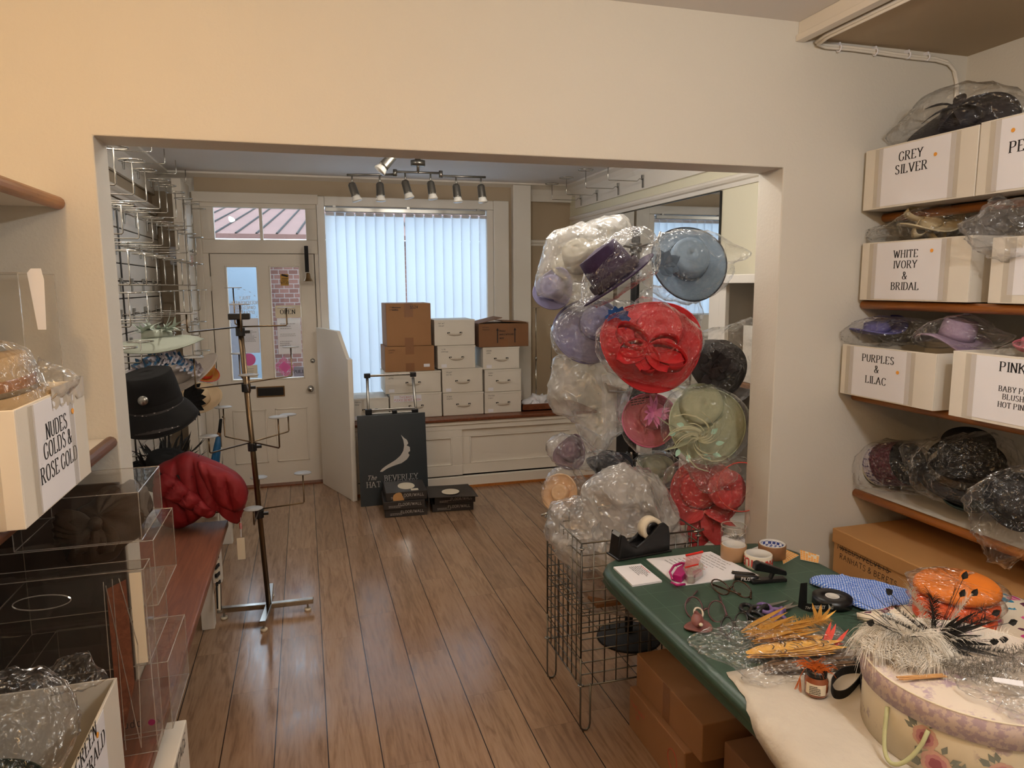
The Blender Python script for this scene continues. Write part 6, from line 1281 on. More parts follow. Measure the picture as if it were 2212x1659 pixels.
def rose(a, z, R, cols):
    for k, (rr, col) in enumerate(((1, 0), (.72, 1), (.45, 2))):
        f = MB()
        for i in range(7-k):
            t_ = 2*PI*i/(7-k)+k*.5; cxx, czz = math.cos(t_)*R*rr*.45, math.sin(t_)*R*rr*.45; P = [onside(a+(cxx+math.cos(q_)*R*rr*.5)/HR, z+czz+math.sin(q_)*R*rr*.5, .0008+.0004*k+.00004*i) for q_ in (2*PI*j/10 for j in range(10))]; f.add(P, [tuple(range(10))])
        f.build('printed_rose', cols[col], hb_)
rc = [paint('rose_outer', '#c9a091', .65, var=.1, vs_=60), paint('rose_mid', '#b98083', .65, var=.12, vs_=60), paint('rose_heart', '#97545f', .65, var=.15, vs_=60)]
leafm = paint('printed_leaf', '#7c8078', .7, var=.2, vs_=50)
for a, z, R in ((ca-.33, .075, .026), (ca-.22, .030, .030), (ca-.02, .018, .016), (ca+.3, .05, .026), (ca+.5, .03, .02)):
    f = MB()
    for i in range(9):
        t_ = r.uniform(0, 6.28); b0 = (a+math.cos(t_)*R*.9/HR, z+math.sin(t_)*R*.9); P = [onside(b0[0]+(math.cos(t_)*u*.022-math.sin(t_)*v*.006)/HR, max(.003, b0[1]+math.sin(t_)*u*.022+math.cos(t_)*v*.006), .0006) for u, v in ((0, 0), (.4, 1), (1, 0), (.4, -1))]; f.add(P, [(0, 1, 2, 3)])
    f.build('printed_leaves', leafm, hb_); rose(a, z, R, rc)
LZ = HC.z+.158
zl = lambda px, py, dz=0: aZ(px, py, LZ+dz)
# white and black feather mount on the lid
wf_ = thing('feather_mount', 'fluffy white feather mount on a comb at the lid edge', 'feathers', zl(1950, 1390)); f = MB(); r = random.Random(31)
ctr = zl(1955, 1378, .035)
for i in range(14):
    a = 2*PI*i/14+r.uniform(-.2, .2); e = ctr+V((math.cos(a)*.085, math.sin(a)*.085, -.02)); mid = ctr.lerp(e, .5)+V((0, 0, .02)); barbs(f, ctr, mid, .055, 150, r, curl=.8); barbs(f, mid, e, .05, 150, r, curl=1.2)
f.build('white_plumes', 'featherwhite', wf_); f = MB()
for i in range(22): a = r.uniform(1.2, 4.4); f.strip([ctr, ctr+V((math.cos(a)*.07, math.sin(a)*.07, .04)), ctr+V((math.cos(a)*.14, math.sin(a)*.14, .05))], (0, 0, 1), .0006, .0002)
f.build('black_hairs', 'featherblack', wf_); m_ = MB(); q0 = zl(1905, 1415, .004); q1 = zl(1985, 1435, .004); m_.tube([q0, q1], .003, 6)
for i in range(20): p_ = q0.lerp(q1, i/19); m_.tube([p_, p_+V((.006, -.016, 0))], .0008, 4)
m_.build('hair_comb', 'papercream', wf_)
bf = thing('feather_mount', 'black and white spiky feather mount standing behind the white plumes', 'feathers', zl(2030, 1385)); f = MB(); g_ = MB(); ctr = zl(2022, 1382, .02)
for i in range(18):
    a = 2*PI*i/18+r.uniform(-.15, .15); L = r.uniform(.09, .15); d = camdir(math.cos(a), math.sin(a)*.75, .25); e = ctr+d*L+V((0, 0, .02)); (barbs(g_ if i % 3 == 0 else f, ctr+d*.02, e, .026, 170, r, curl=.1))
for i in range(9): a = r.uniform(0, 3.1); d = camdir(math.cos(a), math.sin(a), .1); e = ctr+d*r.uniform(.10, .16); f.tube([ctr, e], .0007, 4); f.petal(e, d, camdir(0, 0, 1), .02, .008, 0, seg=3)
for i in range(22):
    a = 2*PI*i/22+r.uniform(-.12, .12); L = r.uniform(.07, .13)
    if 2.2 < a < 3.6: continue
    f.petal(ctr, camdir(math.cos(a), math.sin(a)*.7, .3), camdir(0, .5, 1), L, r.uniform(.003, .006), r.uniform(-.2, .3))
f.build('black_plumes', 'featherblack', bf); g_.build('white_tips', 'featherwhite', bf)
pk_ = thing('feather_packet', 'clear packet of brown pheasant feathers with white tag on lid', 'feathers', zl(2130, 1450)); f = MB(); a = zl(2040, 1452, .014)
for i in range(26): barbs(f, a+V((r.uniform(-.01, .03), r.uniform(-.04, .04), r.uniform(0, .008))), zl(2225, 1450+r.uniform(-60, 40), .014), .018, 40, r, curl=.1)
f.build('pheasant_vanes', paint('pheasant_grey', '#625a50', .85, var=.4, vs_=60), pk_); f = MB(); b0 = zl(1940, 1466, .006)
for i in range(6): f.tube([a+V((0, r.uniform(-.008, .008), -.006)), b0+V((r.uniform(0, .01), r.uniform(-.006, .006), 0))], .0016, 5)
f.build('quill_ends', 'kraftlight', pk_); MB().prism([zl(2143, 1463, .034), zl(2210, 1472, .034), zl(2210, 1484, .034), zl(2147, 1473, .034)], (0, 0, .001)).build('white_tag', 'paper', pk_)
o = puff([(2040, 1440), (2090, 1425), (2160, 1420), (2250, 1420), (2260, 1520), (2200, 1540), (2130, 1515), (2080, 1490)], ('z', LZ+.012), .016, .008, 18, 91, 80, 14, flat=.4).build('clear_wrap', 'film', pk_, True)
bag('crinkled clear packet at the right edge of the hat box lid', [(2160, 1520), (2200, 1505), (2260, 1510), (2270, 1560), (2210, 1552), (2170, 1545)], ('z', LZ+.010), .012, 'film', name='feather_packet', group='clear packets of feathers on the table', seed=93, amp=.006, freq=22, flat=.3)
# floral fabric, orange rolls, rust ribbon
solo('floral_fabric', 'folded cream fabric with bright splashed flowers under the orange rolls', 'fabric', MB().grid(lambda u, v: V((1.49+u*.50-.02*math.sin(v*7), 1.20+v*.36, TZ+.016+.030*min(1, 6*min(u, v, 1-u, 1-v)+.05)+.010*noise.noise(V((u*4, v*4, 3))))), 24, 24), 'floral', smooth=True, solid=.02)
orm = [cloth('orange_felt', '#e27a1c', 300, .8, .3, .1), cloth('deep_orange_felt', '#d9561f', 300, .8, .3, .1), cloth('vermilion_felt', '#d64f1a', 300, .8, .3, .1)]
for i, (cyp, dx, lab) in enumerate(((1338, 0, 'vermilion wrapped felt roll at the bottom of the orange pile'), (1298, 3, 'deep orange wrapped felt roll in the middle of the pile'), (1262, 12, 'bright orange felt roll on top of the pile'))):
    c = V((1.665+.004*i, 1.415+.003*i, TZ+.048+i*.0365)); t = thing('felt_roll', lab, 'felt roll', c, 'orange felt rolls'); Rr = .102-.004*(i == 0)
    MB().lathe([(1e-4, .033), (Rr*.6, .034), (Rr*.93, .033), (Rr, .026), (Rr+.002, .017), (Rr, .008), (Rr*.9, .001), (1e-4, 0)], Matrix.Translation(c), 40, lambda p, r_, a, k: V((p.x*(1.0+.04*math.sin(3*a)), p.y, p.z+.004*math.sin(a+i)))).build('felt', orm[2-i], t, True)
    MB().lathe([(1e-4, .036), (Rr*.9, .036), (Rr+.006, .030), (Rr+.012+.004*i, .022), (Rr+.006, .006), (1e-4, -.001)], Matrix.Translation(c), 60, lambda p, r_, a, k: p+V((math.cos(a), math.sin(a), 0))*.010*noise.noise(V((a*3, k, i*7)))+V((0, 0, .004*noise.noise(V((a*5, k*2, 4)))))).build('film_wrap', 'film', t, True)
c = Z(1955, 1350); t = thing('ribbon_roll', 'rust coloured ribbon roll behind the black and white feathers', 'ribbon', c); MB().lathe([(.02, 0), (.05, 0), (.05, .035), (.02, .035)], Matrix.Translation(c), 36, closed=True).build('ribbon', paint('rust_ribbon', '#8a4528', .5), t, True); MB().lathe([(.018, 0), (.02, 0), (.02, .036), (.018, .036)], Matrix.Translation(c), 24, closed=True).build('core', 'core', t, True)
# cartons under the table
def carton(label, a, b, mat, name='carton', group=None, lid=None, **kw):
    t = thing(name, label, 'box', ((a[0]+b[0])/2, (a[1]+b[1])/2, a[2]), group); MB().box(a, b).build('body', mat, t, bevel=.004)
    return t
t = carton('long brown carton with red print on the floor under table', (1.14, 1.90, 0), (1.60, 2.315, .165), 'kraft'); tb = MB()
for i, s_ in enumerate(('FRAGILE', 'HANDLE')): text(tb, s_, (1.18+.035*i, 2.20, .1655), (0, -1, 0), (1, 0, 0), .028, (.08, .06), False)
text(tb, 'THIS WAY', (1.139, 2.24, .10), (0, -1, 0), (0, 0, 1), .018, (.05, .05), False); text(tb, 'UP', (1.139, 2.24, .07), (0, -1, 0), (0, 0, 1), .018, (.05, .05), False)
tb.tube([V((1.1395, 1.98+.03*math.cos(2*PI*i/24), .09+.035*math.sin(2*PI*i/24))) for i in range(24)], .0012, 4, True); tb.build('red_print', 'inkred', t)
t = carton('smaller brown carton stacked on the red-printed carton under table', (1.165, 1.84, .166), (1.60, 2.31, .30), 'kraft'); MB().box((1.1645, 2.05, .166), (1.1655, 2.10, .30)).build('tape', 'tape_brown', t)
carton('dark brown carton deep in the shadow under the table', (1.22, 1.25, 0), (1.66, 1.80, .26), 'kraftdark')
# ================================================================ SHELVES ON THE RIGHT
shz = [.872, 1.268, 1.627, 1.958]; shf = [2.095, 2.06, 2.075, 2.15]
for i, (z, x, lab) in enumerate(zip(shz, shf, ('lowest white shelf with orange wooden edge under the bagged winter hats', 'second shelf up, carrying the PURPLES and PINK boxes', 'third shelf up, carrying the WHITE IVORY box', 'top shelf on the right, carrying the GREY SILVER box'))):
    t = thing('wall_shelf', lab, 'shelf', (2.3, 1.0, z), 'wooden edged shelves on the right wall')
    MB().box((x+.012, -.6, z-.020), (XW-.02, YW-.006, z)).build('board', 'white', t, bevel=.001)
    MB().tube([(x+.012, -.6, z-.012), (x+.012, YW-.006, z-.012)], .0165, 12).build('lipping', 'pine', t, True)
    for y in (1.55, .4): MB().prism([(XW-.02, y, z-.022), (x+.08, y, z-.022), (x+.08, y, z-.03), (XW-.02, y, z-.075)], (0, .012, 0)).build('bracket', 'white', t)
for y in (1.556, .406):
    t = thing('slotted_upright', 'white slotted shelf upright on the right wall' if y > 1 else 'white slotted shelf upright nearer the camera', 'upright', (XW-.01, y, .5)); MB().box((XW-.022, y-.016, .5), (XW, y+.016, 2.2)).build('channel', 'white', t)
    m_ = MB()
    for k in range(40):
        for s in (-.007, .007): m_.box((XW-.0228, y+s-.0016, .52+k*.042), (XW-.0215, y+s+.0016, .545+k*.042))
    m_.build('slots', 'dark', t)
t = thing('shelf', 'low brown shelf under the kraft lid box', 'shelf', (2.3, 1.0, .47)); MB().box((2.0, -.6, .445), (XW, YW-.006, .47)).build('board', 'kraftdark', t); MB().box((2.02, -.6, 0), (2.04, YW-.006, .445)).build('front_panel', 'dark', t)
SG = 'white colour-sorted hat boxes on the shelves'
def shelf_box(label, x, y0, y1, z0, z1, lab=None, lines=(), dot=None, sh=.03, dpt=.40, open_=True, name='shelf_box', tapes=True):
    """open white carton: y0 far end, y1 near end; front faces -x"""
    t = thing(name, label, 'box', (x+dpt/2, (y0+y1)/2, z0), SG); th = .005; x1 = min(x+dpt, XW-.03)
    MB().box((x, y1, z0), (x+th, y0, z1)).box((x1-th, y1, z0), (x1, y0, z1)).box((x+th, y0-th, z0), (x1-th, y0, z1)).box((x+th, y1, z0), (x1-th, y1+th, z1)).box((x+th, y1+th, z0), (x1-th, y0-th, z0+th)).build('carton_body', 'whitecard', t, bevel=.0015)
    if lab:
        la, lb, zb, zt = lab; MB().box((x-.0012, lb, zb), (x-.0002, la, zt)).build('paper_label', 'paper', t)
        if tapes:
            for yy in (la, lb): MB().box((x-.0018, yy-.018, z0+.004), (x-.0013, yy+.018, z1-.004)).build('tape_strip', 'tape_seal', t)
        tb = MB()
        for s_, ym, zz, h in lines: text(tb, s_, (x-.0016, ym, zz), (0, -1, 0), (0, 0, 1), h, (.085, .03), True)
        if tb.v: tb.build('lettering', 'ink', t)
        if dot: MB().cyl((x-.0032, dot[0], dot[1]), (x-.002, dot[0], dot[1]), .0062, 20).build('orange_dot', 'orange_dot', t)
    return t
tt = NT('yellowed_tape'); M['tape_seal'] = tt.done(tt.n('MixShader', .22, tt.n('BsdfTransparent', (1, 1, 1, 1)), tt.bsdf('#d3cabb', .25)))
def lx(px, py, x): p_ = aX(px, py, x); return p_.y, p_.z
def L(s_, px0, px1, py, x, h):
    a_, b_ = lx(px0, py, x), lx(px1, py, x); return (s_, (a_[0]+b_[0])/2, (a_[1]+b_[1])/2-h/2, h)
x = 2.045; shelf_box('white box labelled GREY SILVER on the top right shelf', x, 2.262, 1.795, 1.968, 2.186, (2.195, 1.875, 1.975, 2.180), [L('GREY', 1943, 1997, 333, x, .030), L('SILVER', 1938, 2003, 361, x, .030)], lx(2022, 333, x), .03)
shelf_box('white box with a label beginning PE, right of GREY SILVER', x, 1.790, 1.30, 1.968, 2.190, (lx(2150, 300, x)[0], 1.42, 1.975, 2.184), [('PE', lx(2200, 315, x)[0], lx(2200, 315, x)[1]-.016, .032)], lx(2190, 281, x))
x = 2.055; shelf_box('white box labelled WHITE IVORY & BRIDAL on the third shelf', x, 2.262, 1.795, 1.634, 1.848, (lx(1884, 590, x)[0], lx(2040, 590, x)[0], 1.640, 1.843), [L('WHITE', 1929, 1989, 548, x, .026), L('IVORY', 1929, 1986, 571, x, .026), L('&', 1950, 1962, 595, x, .026), L('BRIDAL', 1924, 1989, 618, x, .026)], lx(2014, 541, x))
shelf_box('plain white box beside WHITE IVORY with blank paper label', x, 1.725, 1.25, 1.634, 1.835, (lx(2180, 580, x)[0], 1.40, 1.66, 1.80), [], None)
x = 1.99; shelf_box('white box labelled PURPLES & LILAC on the second shelf', x, 2.262, 1.835, 1.275, 1.466, (lx(1834, 810, x)[0], lx(1966, 810, x)[0], 1.280, 1.462), [L('PURPLES', 1861, 1937, 776, x, .026), L('&', 1889, 1902, 798, x, .026), L('LILAC', 1867, 1920, 822, x, .026)], lx(1940, 805, x))
x = 1.98; shelf_box('white box labelled PINK with smaller shade names below', x, 1.765, 1.20, 1.275, 1.484, (lx(2095, 820, x)[0], 1.32, 1.285, 1.478), [('PINK', lx(2190, 796, x)[0], lx(2190, 796, x)[1]-.012, .028), ('BABY PINK', lx(2197, 844, x)[0], lx(2197, 844, x)[1]-.008, .016), ('BLUSH', lx(2190, 860, x)[0], lx(2190, 860, x)[1]-.008, .016), ('HOT PINK', lx(2190, 878, x)[0], lx(2190, 878, x)[1]-.008, .016)], None)
# kraft lid box
kb = thing('kraft_box', 'long brown lidded box with black handwriting below the lowest shelf', 'box', (2.2, 1.8, .471)); x = 1.975
MB().box((x+.006, 1.15, .471), (2.44, 2.235, .70)).build('body', 'kraftlight', kb, bevel=.003); MB().box((x, 1.144, .680), (2.446, 2.241, .738)).build('lid', 'kraftlight', kb, bevel=.004)
tb = MB(); k = lx(1862, 1206, x+.006); text(tb, 'TWEEDS/VELVETS', (x+.005, k[0], k[1]-.008), (0, -1, 0), (0, 0, 1), .022, (.05, .05), False, 0, jit=.05, slant=.1); tb.box((x+.0045, k[0]+.12, k[1]), (x+.005, k[0]-.14, k[1]+.003)); text(tb, 'RANHATS & BERETS', (x+.005, k[0]-.03, k[1]-.044), (0, -1, 0), (0, 0, 1), .022, (.045, .045), False, 0, jit=.05, slant=.05); text(tb, 'RED', (x+.005, k[0]-.27, k[1]-.045), (0, -1, 0), (0, 0, 1), .034, (.05, .05), False, jit=.06, slant=.2); tb.build('handwriting', 'ink', kb)
# bagged hats on the shelves
SB = 'plastic bags on the right shelves'
def sh_hat(label, px, py, x, axis, Rpx, crpx, ch, mat, **kw):
    c = aX(px, py, x); k = (c-CAMP).dot(FW)/FPX; return hat(label, c, axis, Rpx*k, crpx*k, ch, mat, group='bagged hats on the right shelves', **kw)
charc = cloth('charcoal_sinamay', '#38343a', 600, .5, .5, .3); ivory = cloth('ivory_sinamay', '#d3c4a2', 600, .6, .3, .12); lil2 = cloth('lilac_silk', '#a08ba6', 500, .6, .3, .15); viol = cloth('violet_sinamay', '#5c5a9c', 500, .5, .4, .2); blk = cloth('black_felt', '#121113', 400, .6, .5, .3)
t, T = sh_hat('charcoal disc hat with curled trim on the GREY SILVER box', 2075, 262, 2.24, camdir(-.45, .62, .45), 105, 38, .05, charc, curl=-.02, wave=.02)
f = MB(); b0 = T @ V((0, 0, .05))
for i in range(7): a = i*.9; f.petal(b0, T.to_3x3() @ V((math.cos(a), math.sin(a), .5)), (0, 0, 1), .10, .02, -.6)
f.build('curled_trim', charc, t, True, solid=.002)
bag('clear bag over the charcoal hat on the top shelf', [(1930, 310), (1975, 260), (2040, 200), (2110, 178), (2170, 182), (2225, 215), (2240, 260), (2160, 275), (2070, 290), (1980, 315)], ('x', 2.22), .14, 'film', group=SB, seed=101, amp=.014, freq=9)
t, T = sh_hat('ivory looped headpiece in the WHITE IVORY box', 2010, 485, 2.20, camdir(-.3, .8, .4), 62, 26, .05, ivory, wave=.025)
f = MB()
for i in range(6): a = i*1.0; loop(f, T @ V((0, 0, .03)), a, .10, .03)
f.build('ribbon_loops', ivory, t, True, solid=.002)
bag('clear bag over the ivory headpiece', [(1885, 520), (1900, 495), (1945, 480), (1985, 455), (2040, 442), (2085, 455), (2105, 490), (2098, 512), (2040, 520), (1960, 524)], ('x', 2.16), .12, 'film', group=SB, seed=103, amp=.016, freq=11)
bag('crumpled clear bag hanging over the plain white box', [(2095, 490), (2120, 465), (2150, 450), (2152, 430), (2180, 440), (2225, 425), (2240, 500), (2225, 545), (2170, 562), (2140, 552), (2110, 520)], ('x', 2.06), .09, 'milky2', group=SB, seed=105, amp=.024, freq=14)
t, T = sh_hat('violet disc hat in the PURPLES box', 1895, 715, 2.14, camdir(-.2, .93, .25), 58, 26, .04, viol, wave=.015)
bag('clear bag over the violet hat', [(1812, 740), (1815, 715), (1850, 698), (1895, 684), (1960, 686), (2000, 700), (2005, 735), (1960, 745), (1880, 748)], ('x', 2.10), .11, 'film', group=SB, seed=107, amp=.016, freq=12)
t, T = sh_hat('pale lilac hat with pointed brim beside the violet hat', 2065, 730, 2.14, camdir(.1, .92, .35), 75, 34, .07, lil2, wave=.03, curl=-.02)
bag('clear bag over the pale lilac hat', [(1990, 735), (2010, 705), (2050, 685), (2085, 680), (2115, 700), (2150, 718), (2175, 730), (2150, 748), (2080, 752), (2020, 752)], ('x', 2.10), .11, 'film', group=SB, seed=109, amp=.012, freq=11)
t, T = sh_hat('pink hat peeping out of the PINK box at the picture edge', 2225, 755, 2.14, camdir(-.2, .9, .3), 30, 16, .04, pink)
bag('clear bag over the pink hat at the picture edge', [(2165, 762), (2185, 745), (2220, 735), (2260, 740), (2260, 775), (2200, 772)], ('x', 2.12), .07, 'film', group=SB, seed=111, amp=.012, freq=14)
# knitted bobble hat
c0, c1 = aX(1832, 1010, 2.22), aX(1962, 1000, 2.22); kx_ = (c0-CAMP).dot(FW)/FPX; bn_ = thing('knitted_hat', 'striped knitted bobble hat lying on the lowest shelf in clear bag', 'hat', (c0+c1)/2-V((0, 0, .07)))
def knit(name, col, dark):
    tt = NT(name); co = tt.coord((1, 1, 1)); v = tt.n('TexVoronoi', co, feature='F1'); v.inputs['Scale'].default_value = 70; v.inputs['Randomness'].default_value = .5
    return tt.done(tt.bsdf(tt.mix(tt.math('GREATER_THAN', v.outputs['Distance'], .62), col, dark), .9, 0, tt.bump(v.outputs['Distance'], 1.0, .006)))
T = frame(c0, c1-c0); LL = (c1-c0).length; bands = [(0, .34, knit('knit_white', '#d8cfcb', '#8e3038')), (.34, .37, paint('knit_cream', '#cfc8b0', .9)), (.37, .52, knit('knit_green', '#4a4f45', '#383d36')), (.52, .55, paint('knit_cream2', '#cfc8b0', .9)), (.55, .68, knit('knit_purple', '#b9b2bd', '#4d4470')), (.68, 1.0, knit('knit_wine', '#54212f', '#431823'))]
prof = lambda u: .062+.030*math.sin(min(1, u*1.25)*PI*.5)
for a, b, m_ in bands: MB().lathe([(prof(a+(b-a)*i/6)*1.0, (a+(b-a)*i/6)*LL) for i in range(7)], T, 32, lambda p, r_, a_, i: V((p.x*.92+.002*math.sin(a_*16), p.y, p.z))).build('knit_band', m_, bn_, True)
MB().lathe([(1e-4, LL), (.085, LL)], T, 24).build('lining', 'blackmat', bn_, True); f = [MB(), MB(), MB()]; r = random.Random(8)
for i in range(420): d = V((r.gauss(0, 1), r.gauss(0, 1), r.gauss(0, 1))).normalized(); q = c0+(c0-c1).normalized()*.028; f[i % 3].strip([q, q+d*.045], d.orthogonal(), .004, .002)
for m_, col in zip(f, ('#a33a2e', '#7a6a3c', '#4c2430')): m_.build('bobble_yarn', paint('yarn'+col[1:], col, .9), bn_)
bag('clear bag around the striped bobble hat', [(1808, 1030), (1815, 1005), (1835, 975), (1870, 958), (1920, 950), (1970, 955), (1995, 985), (2010, 1040), (2020, 1070), (1960, 1066), (1900, 1058), (1850, 1062), (1812, 1058)], ('x', 2.20), .12, 'film', group=SB, seed=113, amp=.012, freq=10)
t, T = sh_hat('black felt hat with sequin band in the middle of lowest shelf', 2085, 1015, 2.24, camdir(-.25, .75, .5), 88, 54, .15, blk, wave=.02, dome=.4, curl=-.04)
MB().lathe([(.118, .012), (.12, .05)], T, 40).build('sequin_band', paint('sequins', '#5e574c', .25, .6, var=.6, vs_=160), t, True)
bag('clear bag around the black felt hat', [(1968, 955), (2000, 950), (2060, 940), (2130, 938), (2165, 955), (2190, 1000), (2180, 1060), (2140, 1085), (2060, 1085), (2010, 1065), (1990, 1020)], ('x', 2.20), .14, 'film', group=SB, seed=115, amp=.016, freq=11)
t, T = sh_hat('dark green velvet hat squashed under the black felt hat', 2095, 1092, 2.20, camdir(-.1, .9, .3), 50, 26, .03, cloth('bottle_velvet', '#12251f', 300, .6, .5))
t, T = sh_hat('black crinkled hat with red trim overhanging the lowest shelf', 2195, 1085, 2.10, camdir(-.45, .35, .8), 62, 40, .08, blk, wave=.03, dome=.4)
f = MB()
for i in range(12): a = r.uniform(0, 6.28); f.petal(T @ V((.03, -.07, .03)), T.to_3x3() @ V((math.cos(a), math.sin(a), .4)), (0, 0, 1), .04, .010, .2)
f.build('red_trim', paint('crimson_trim', '#7c1a35', .6), t, True)
bag('crinkled clear bag spilling over the lowest shelf edge', [(2108, 1075), (2125, 1045), (2160, 1020), (2215, 1005), (2250, 1040), (2250, 1150), (2215, 1195), (2180, 1220), (2162, 1212), (2155, 1180), (2130, 1130)], ('x', 2.06), .12, 'film', group=SB, seed=117, amp=.018, freq=12)
# ================================================================ LEFT SIDE OF THE STOCK ROOM
for z, y1, x, lab in ((1.942, YW-.006, -.627, 'upper left shelf with rounded brown wooden edge'), (1.262, YW-.006, -.548, 'lower left shelf with rounded brown wooden edge under the NUDES box')):
    t = thing('wall_shelf', lab, 'shelf', (-.85, 1.0, z), 'wooden edged shelves on the left wall')
    MB().box((-1.075, -.6, z-.022), (x-.012, y1, z)).build('board', 'white', t); MB().tube([(x-.012, -.6, z-.012), (x-.012, y1, z-.012)], .018, 12).build('lipping', 'pine' if z > 1.5 else 'mahog', t, True)
    MB().prism([(-1.07, 2.05, z-.024), (-.72, 2.05, z-.024), (-.71, 2.05, z-.034), (-.72, 2.05, z-.044), (-1.07, 2.05, z-.075)], (0, .014, 0)).build('bracket', 'white', t, bevel=.002)
x = -.50; nb = thing('shelf_box', 'white carton labelled NUDES GOLDS & ROSE GOLD on the lower left shelf', 'box', (-.72, 1.64, 1.266), SG); th = .006; X0, Y0, Y1, z0, z1 = -.93, 1.43, 1.845, 1.266, 1.485
MB().box((X0, Y0, z0), (x, Y0+th, z1)).box((X0, Y1-th, z0), (x, Y1, z1)).box((x-th, Y0+th, z0), (x, Y1-th, z1)).box((X0, Y0+th, z0), (X0+th, Y1-th, z1)).box((X0+th, Y0+th, z0), (x-th, Y1-th, z0+th)).build('carton_body', 'whitecard', nb, bevel=.0015)
q = lambda px, py: aX(px, py, x); MB().box((x+.0002, q(80, 1000).y, z0+.004), (x+.0012, q(160, 900).y, z1-.004)).build('paper_label', 'paper', nb)
for px in (76, 163): yy = q(px, 1000).y; MB().box((x+.0013, yy-.014, z0+.004), (x+.0018, yy+.014, z1-.004)).build('tape_strip', 'tape_seal', nb)
tb = MB(); ym = (q(80, 1000).y+q(160, 900).y)/2
for s_, px, py in (('NUDES', 126, 917), ('GOLDS &', 126, 957), ('ROSE GOLD', 127, 1003)): p_ = q(px, py); text(tb, s_, (x+.0016, ym+.004, p_.z-.015), (0, 1, 0), (0, 0, 1), .031, (.09, .03))
tb.build('lettering', 'ink', nb); p_ = q(154, 888); MB().cyl((x+.002, p_.y, p_.z), (x+.0034, p_.y, p_.z), .0062, 20).build('orange_dot', 'orange_dot', nb)
m_ = MB()
for k in range(26): zz = z0+.012+k*.0078; m_.box((x-.09-.022*(k % 5 == 0), Y0-.0012, zz), (x-.055, Y0-.0004, zz+.0014))
m_.build('ruled_marks', 'kraft', nb); MB().box((x-.048, Y0-.0016, z0), (x-.03, Y0-.0002, z1)).build('tape_strip', 'tape_seal', nb)
MB().grid(lambda u, v: V((x+.002+.004*noise.noise(V((u*9, v*6, 1))), 1.62+u*.22, z1+.012-v*(.045+.02*noise.noise(V((u*8, 3, 0)))))), 20, 6).build('torn_tape', 'tape_clear', nb, True)
nude = cloth('nude_sinamay', '#a08d72', 600, .6, .3, .15)
c = aY(10, 850, 1.64); t, T = hat('nude hat with brown band in the NUDES box', c, camdir(-.1, .95, .28), .085, .06, .085, nude, wave=.01, band='tape_brown', dome=.35, curl=-.03, group='bagged hats on the left shelf')
LB = 'plastic bags on the left side'
bag('clear bag around the nude hat in the NUDES box', [(-70, 760), (-20, 738), (22, 742), (52, 775), (80, 830), (98, 868), (70, 888), (20, 895), (-60, 900)], ('y', 1.60), .12, 'film', group=LB, seed=121, amp=.010, freq=9)
bag('loose clear bag between the nude hat and the tall clear box', [(70, 800), (95, 785), (130, 795), (162, 812), (166, 826), (150, 850), (120, 868), (95, 862), (75, 835)], ('y', 1.70), .07, 'filmlight', group=LB, seed=123, amp=.014, freq=13)
def abox(label, a, b, parent=None, name='clear_box', tab=None, lid=True):
    t = thing(name, label, 'clear box', ((a[0]+b[0])/2, (a[1]+b[1])/2, a[2]), 'clear acetate hat boxes'); MB().box(a, b).build('clear_walls', 'acetate2', t)
    e = MB(); P = [(x_, y_, z_) for x_ in (a[0], b[0]) for y_ in (a[1], b[1]) for z_ in (a[2], b[2])]
    for i in range(8):
        for j in range(i+1, 8):
            if sum(abs(P[i][k]-P[j][k]) > 1e-6 for k in range(3)) == 1: e.tube([P[i], P[j]], .0014, 5)
    e.build('folded_edges', 'acetate_edge', t); return t
t = abox('tall clear acetate box with white reflection strip on the lower left shelf', (-.98, 1.98, 1.266), (-.655, 2.24, 1.735))
MB().prism([aY(58, 590, 1.975), aY(66, 580, 1.975), aY(88, 580, 1.975), aY(95, 605, 1.975), aY(100, 712, 1.975), aY(82, 712, 1.975), aY(72, 660, 1.975)], (0, .001, 0)).build('reflection_strip', 'paper', t)  # reflection on the box front, built as a white strip
# stack of clear boxes on the bench
abox('clear acetate box printed with a small brand word at the bench edge', (-.74, 1.975, BZ+.001), (-.395, 2.262, .70)); mo = bpy.context.scene.objects[-1] if False else None
mt = [o for o in COL.objects if o.get('label', '').startswith('clear acetate box printed')][0]
tb = MB(); text(tb, 'Madd', (-.465, 1.9735, BZ+.022), (1, 0, 0), (0, 0, 1), .022, (.05, .05), False, 1, space=.3); text(tb, 'x', (-.425, 1.9735, BZ+.022), (1, 0, 0), (0, 0, 1), .022, (.05, .05), False); tb.build('lettering', 'ink', mt); MB().cyl((-.445, 1.974, BZ+.029), (-.445, 1.973, BZ+.029), .009, 20).build('plum_dot', mag, mt)
abox('wide clear acetate box, second up in the bench stack', (-.80, 1.97, .702), (-.44, 2.25, .865))
abox('clear acetate box directly under the one holding the brown hat', (-.80, 1.965, .867), (-.405, 2.25, 1.045))
abox('clear acetate box holding the brown velvet hat, top of the bench stack', (-.72, 1.97, 1.047), (-.432, 2.25, 1.175))
bv = cloth('brown_velvet', '#38250f', 400, .6, .4, .3, .0); c = aY(232, 1128, 2.09); vh = thing('velvet_hat', 'brown velvet flower-shaped hat inside the top clear box', 'hat', c-V((0, 0, .05)), 'hats')
MB().lathe([(1e-4, .045), (.05, .042), (.09, .025), (.125, 0), (.12, -.014), (.06, -.02)], frame(c, camdir(-.05, .55, .8)), 48, lambda p, r_, a, i: V((p.x*1.05, p.y*.8, p.z+.010*math.cos(9*a)*(r_/.12)))).build('hat_body', bv, vh, True)
f = MB()
for a in (3.5, 4.1, 4.7, 5.3): f.petal(c+camdir(0, 0, 1)*.05, camdir(math.cos(a), math.sin(a)*.8, .12), camdir(0, .3, 1), .085, .034, .05, tip=.82, cup=.15)
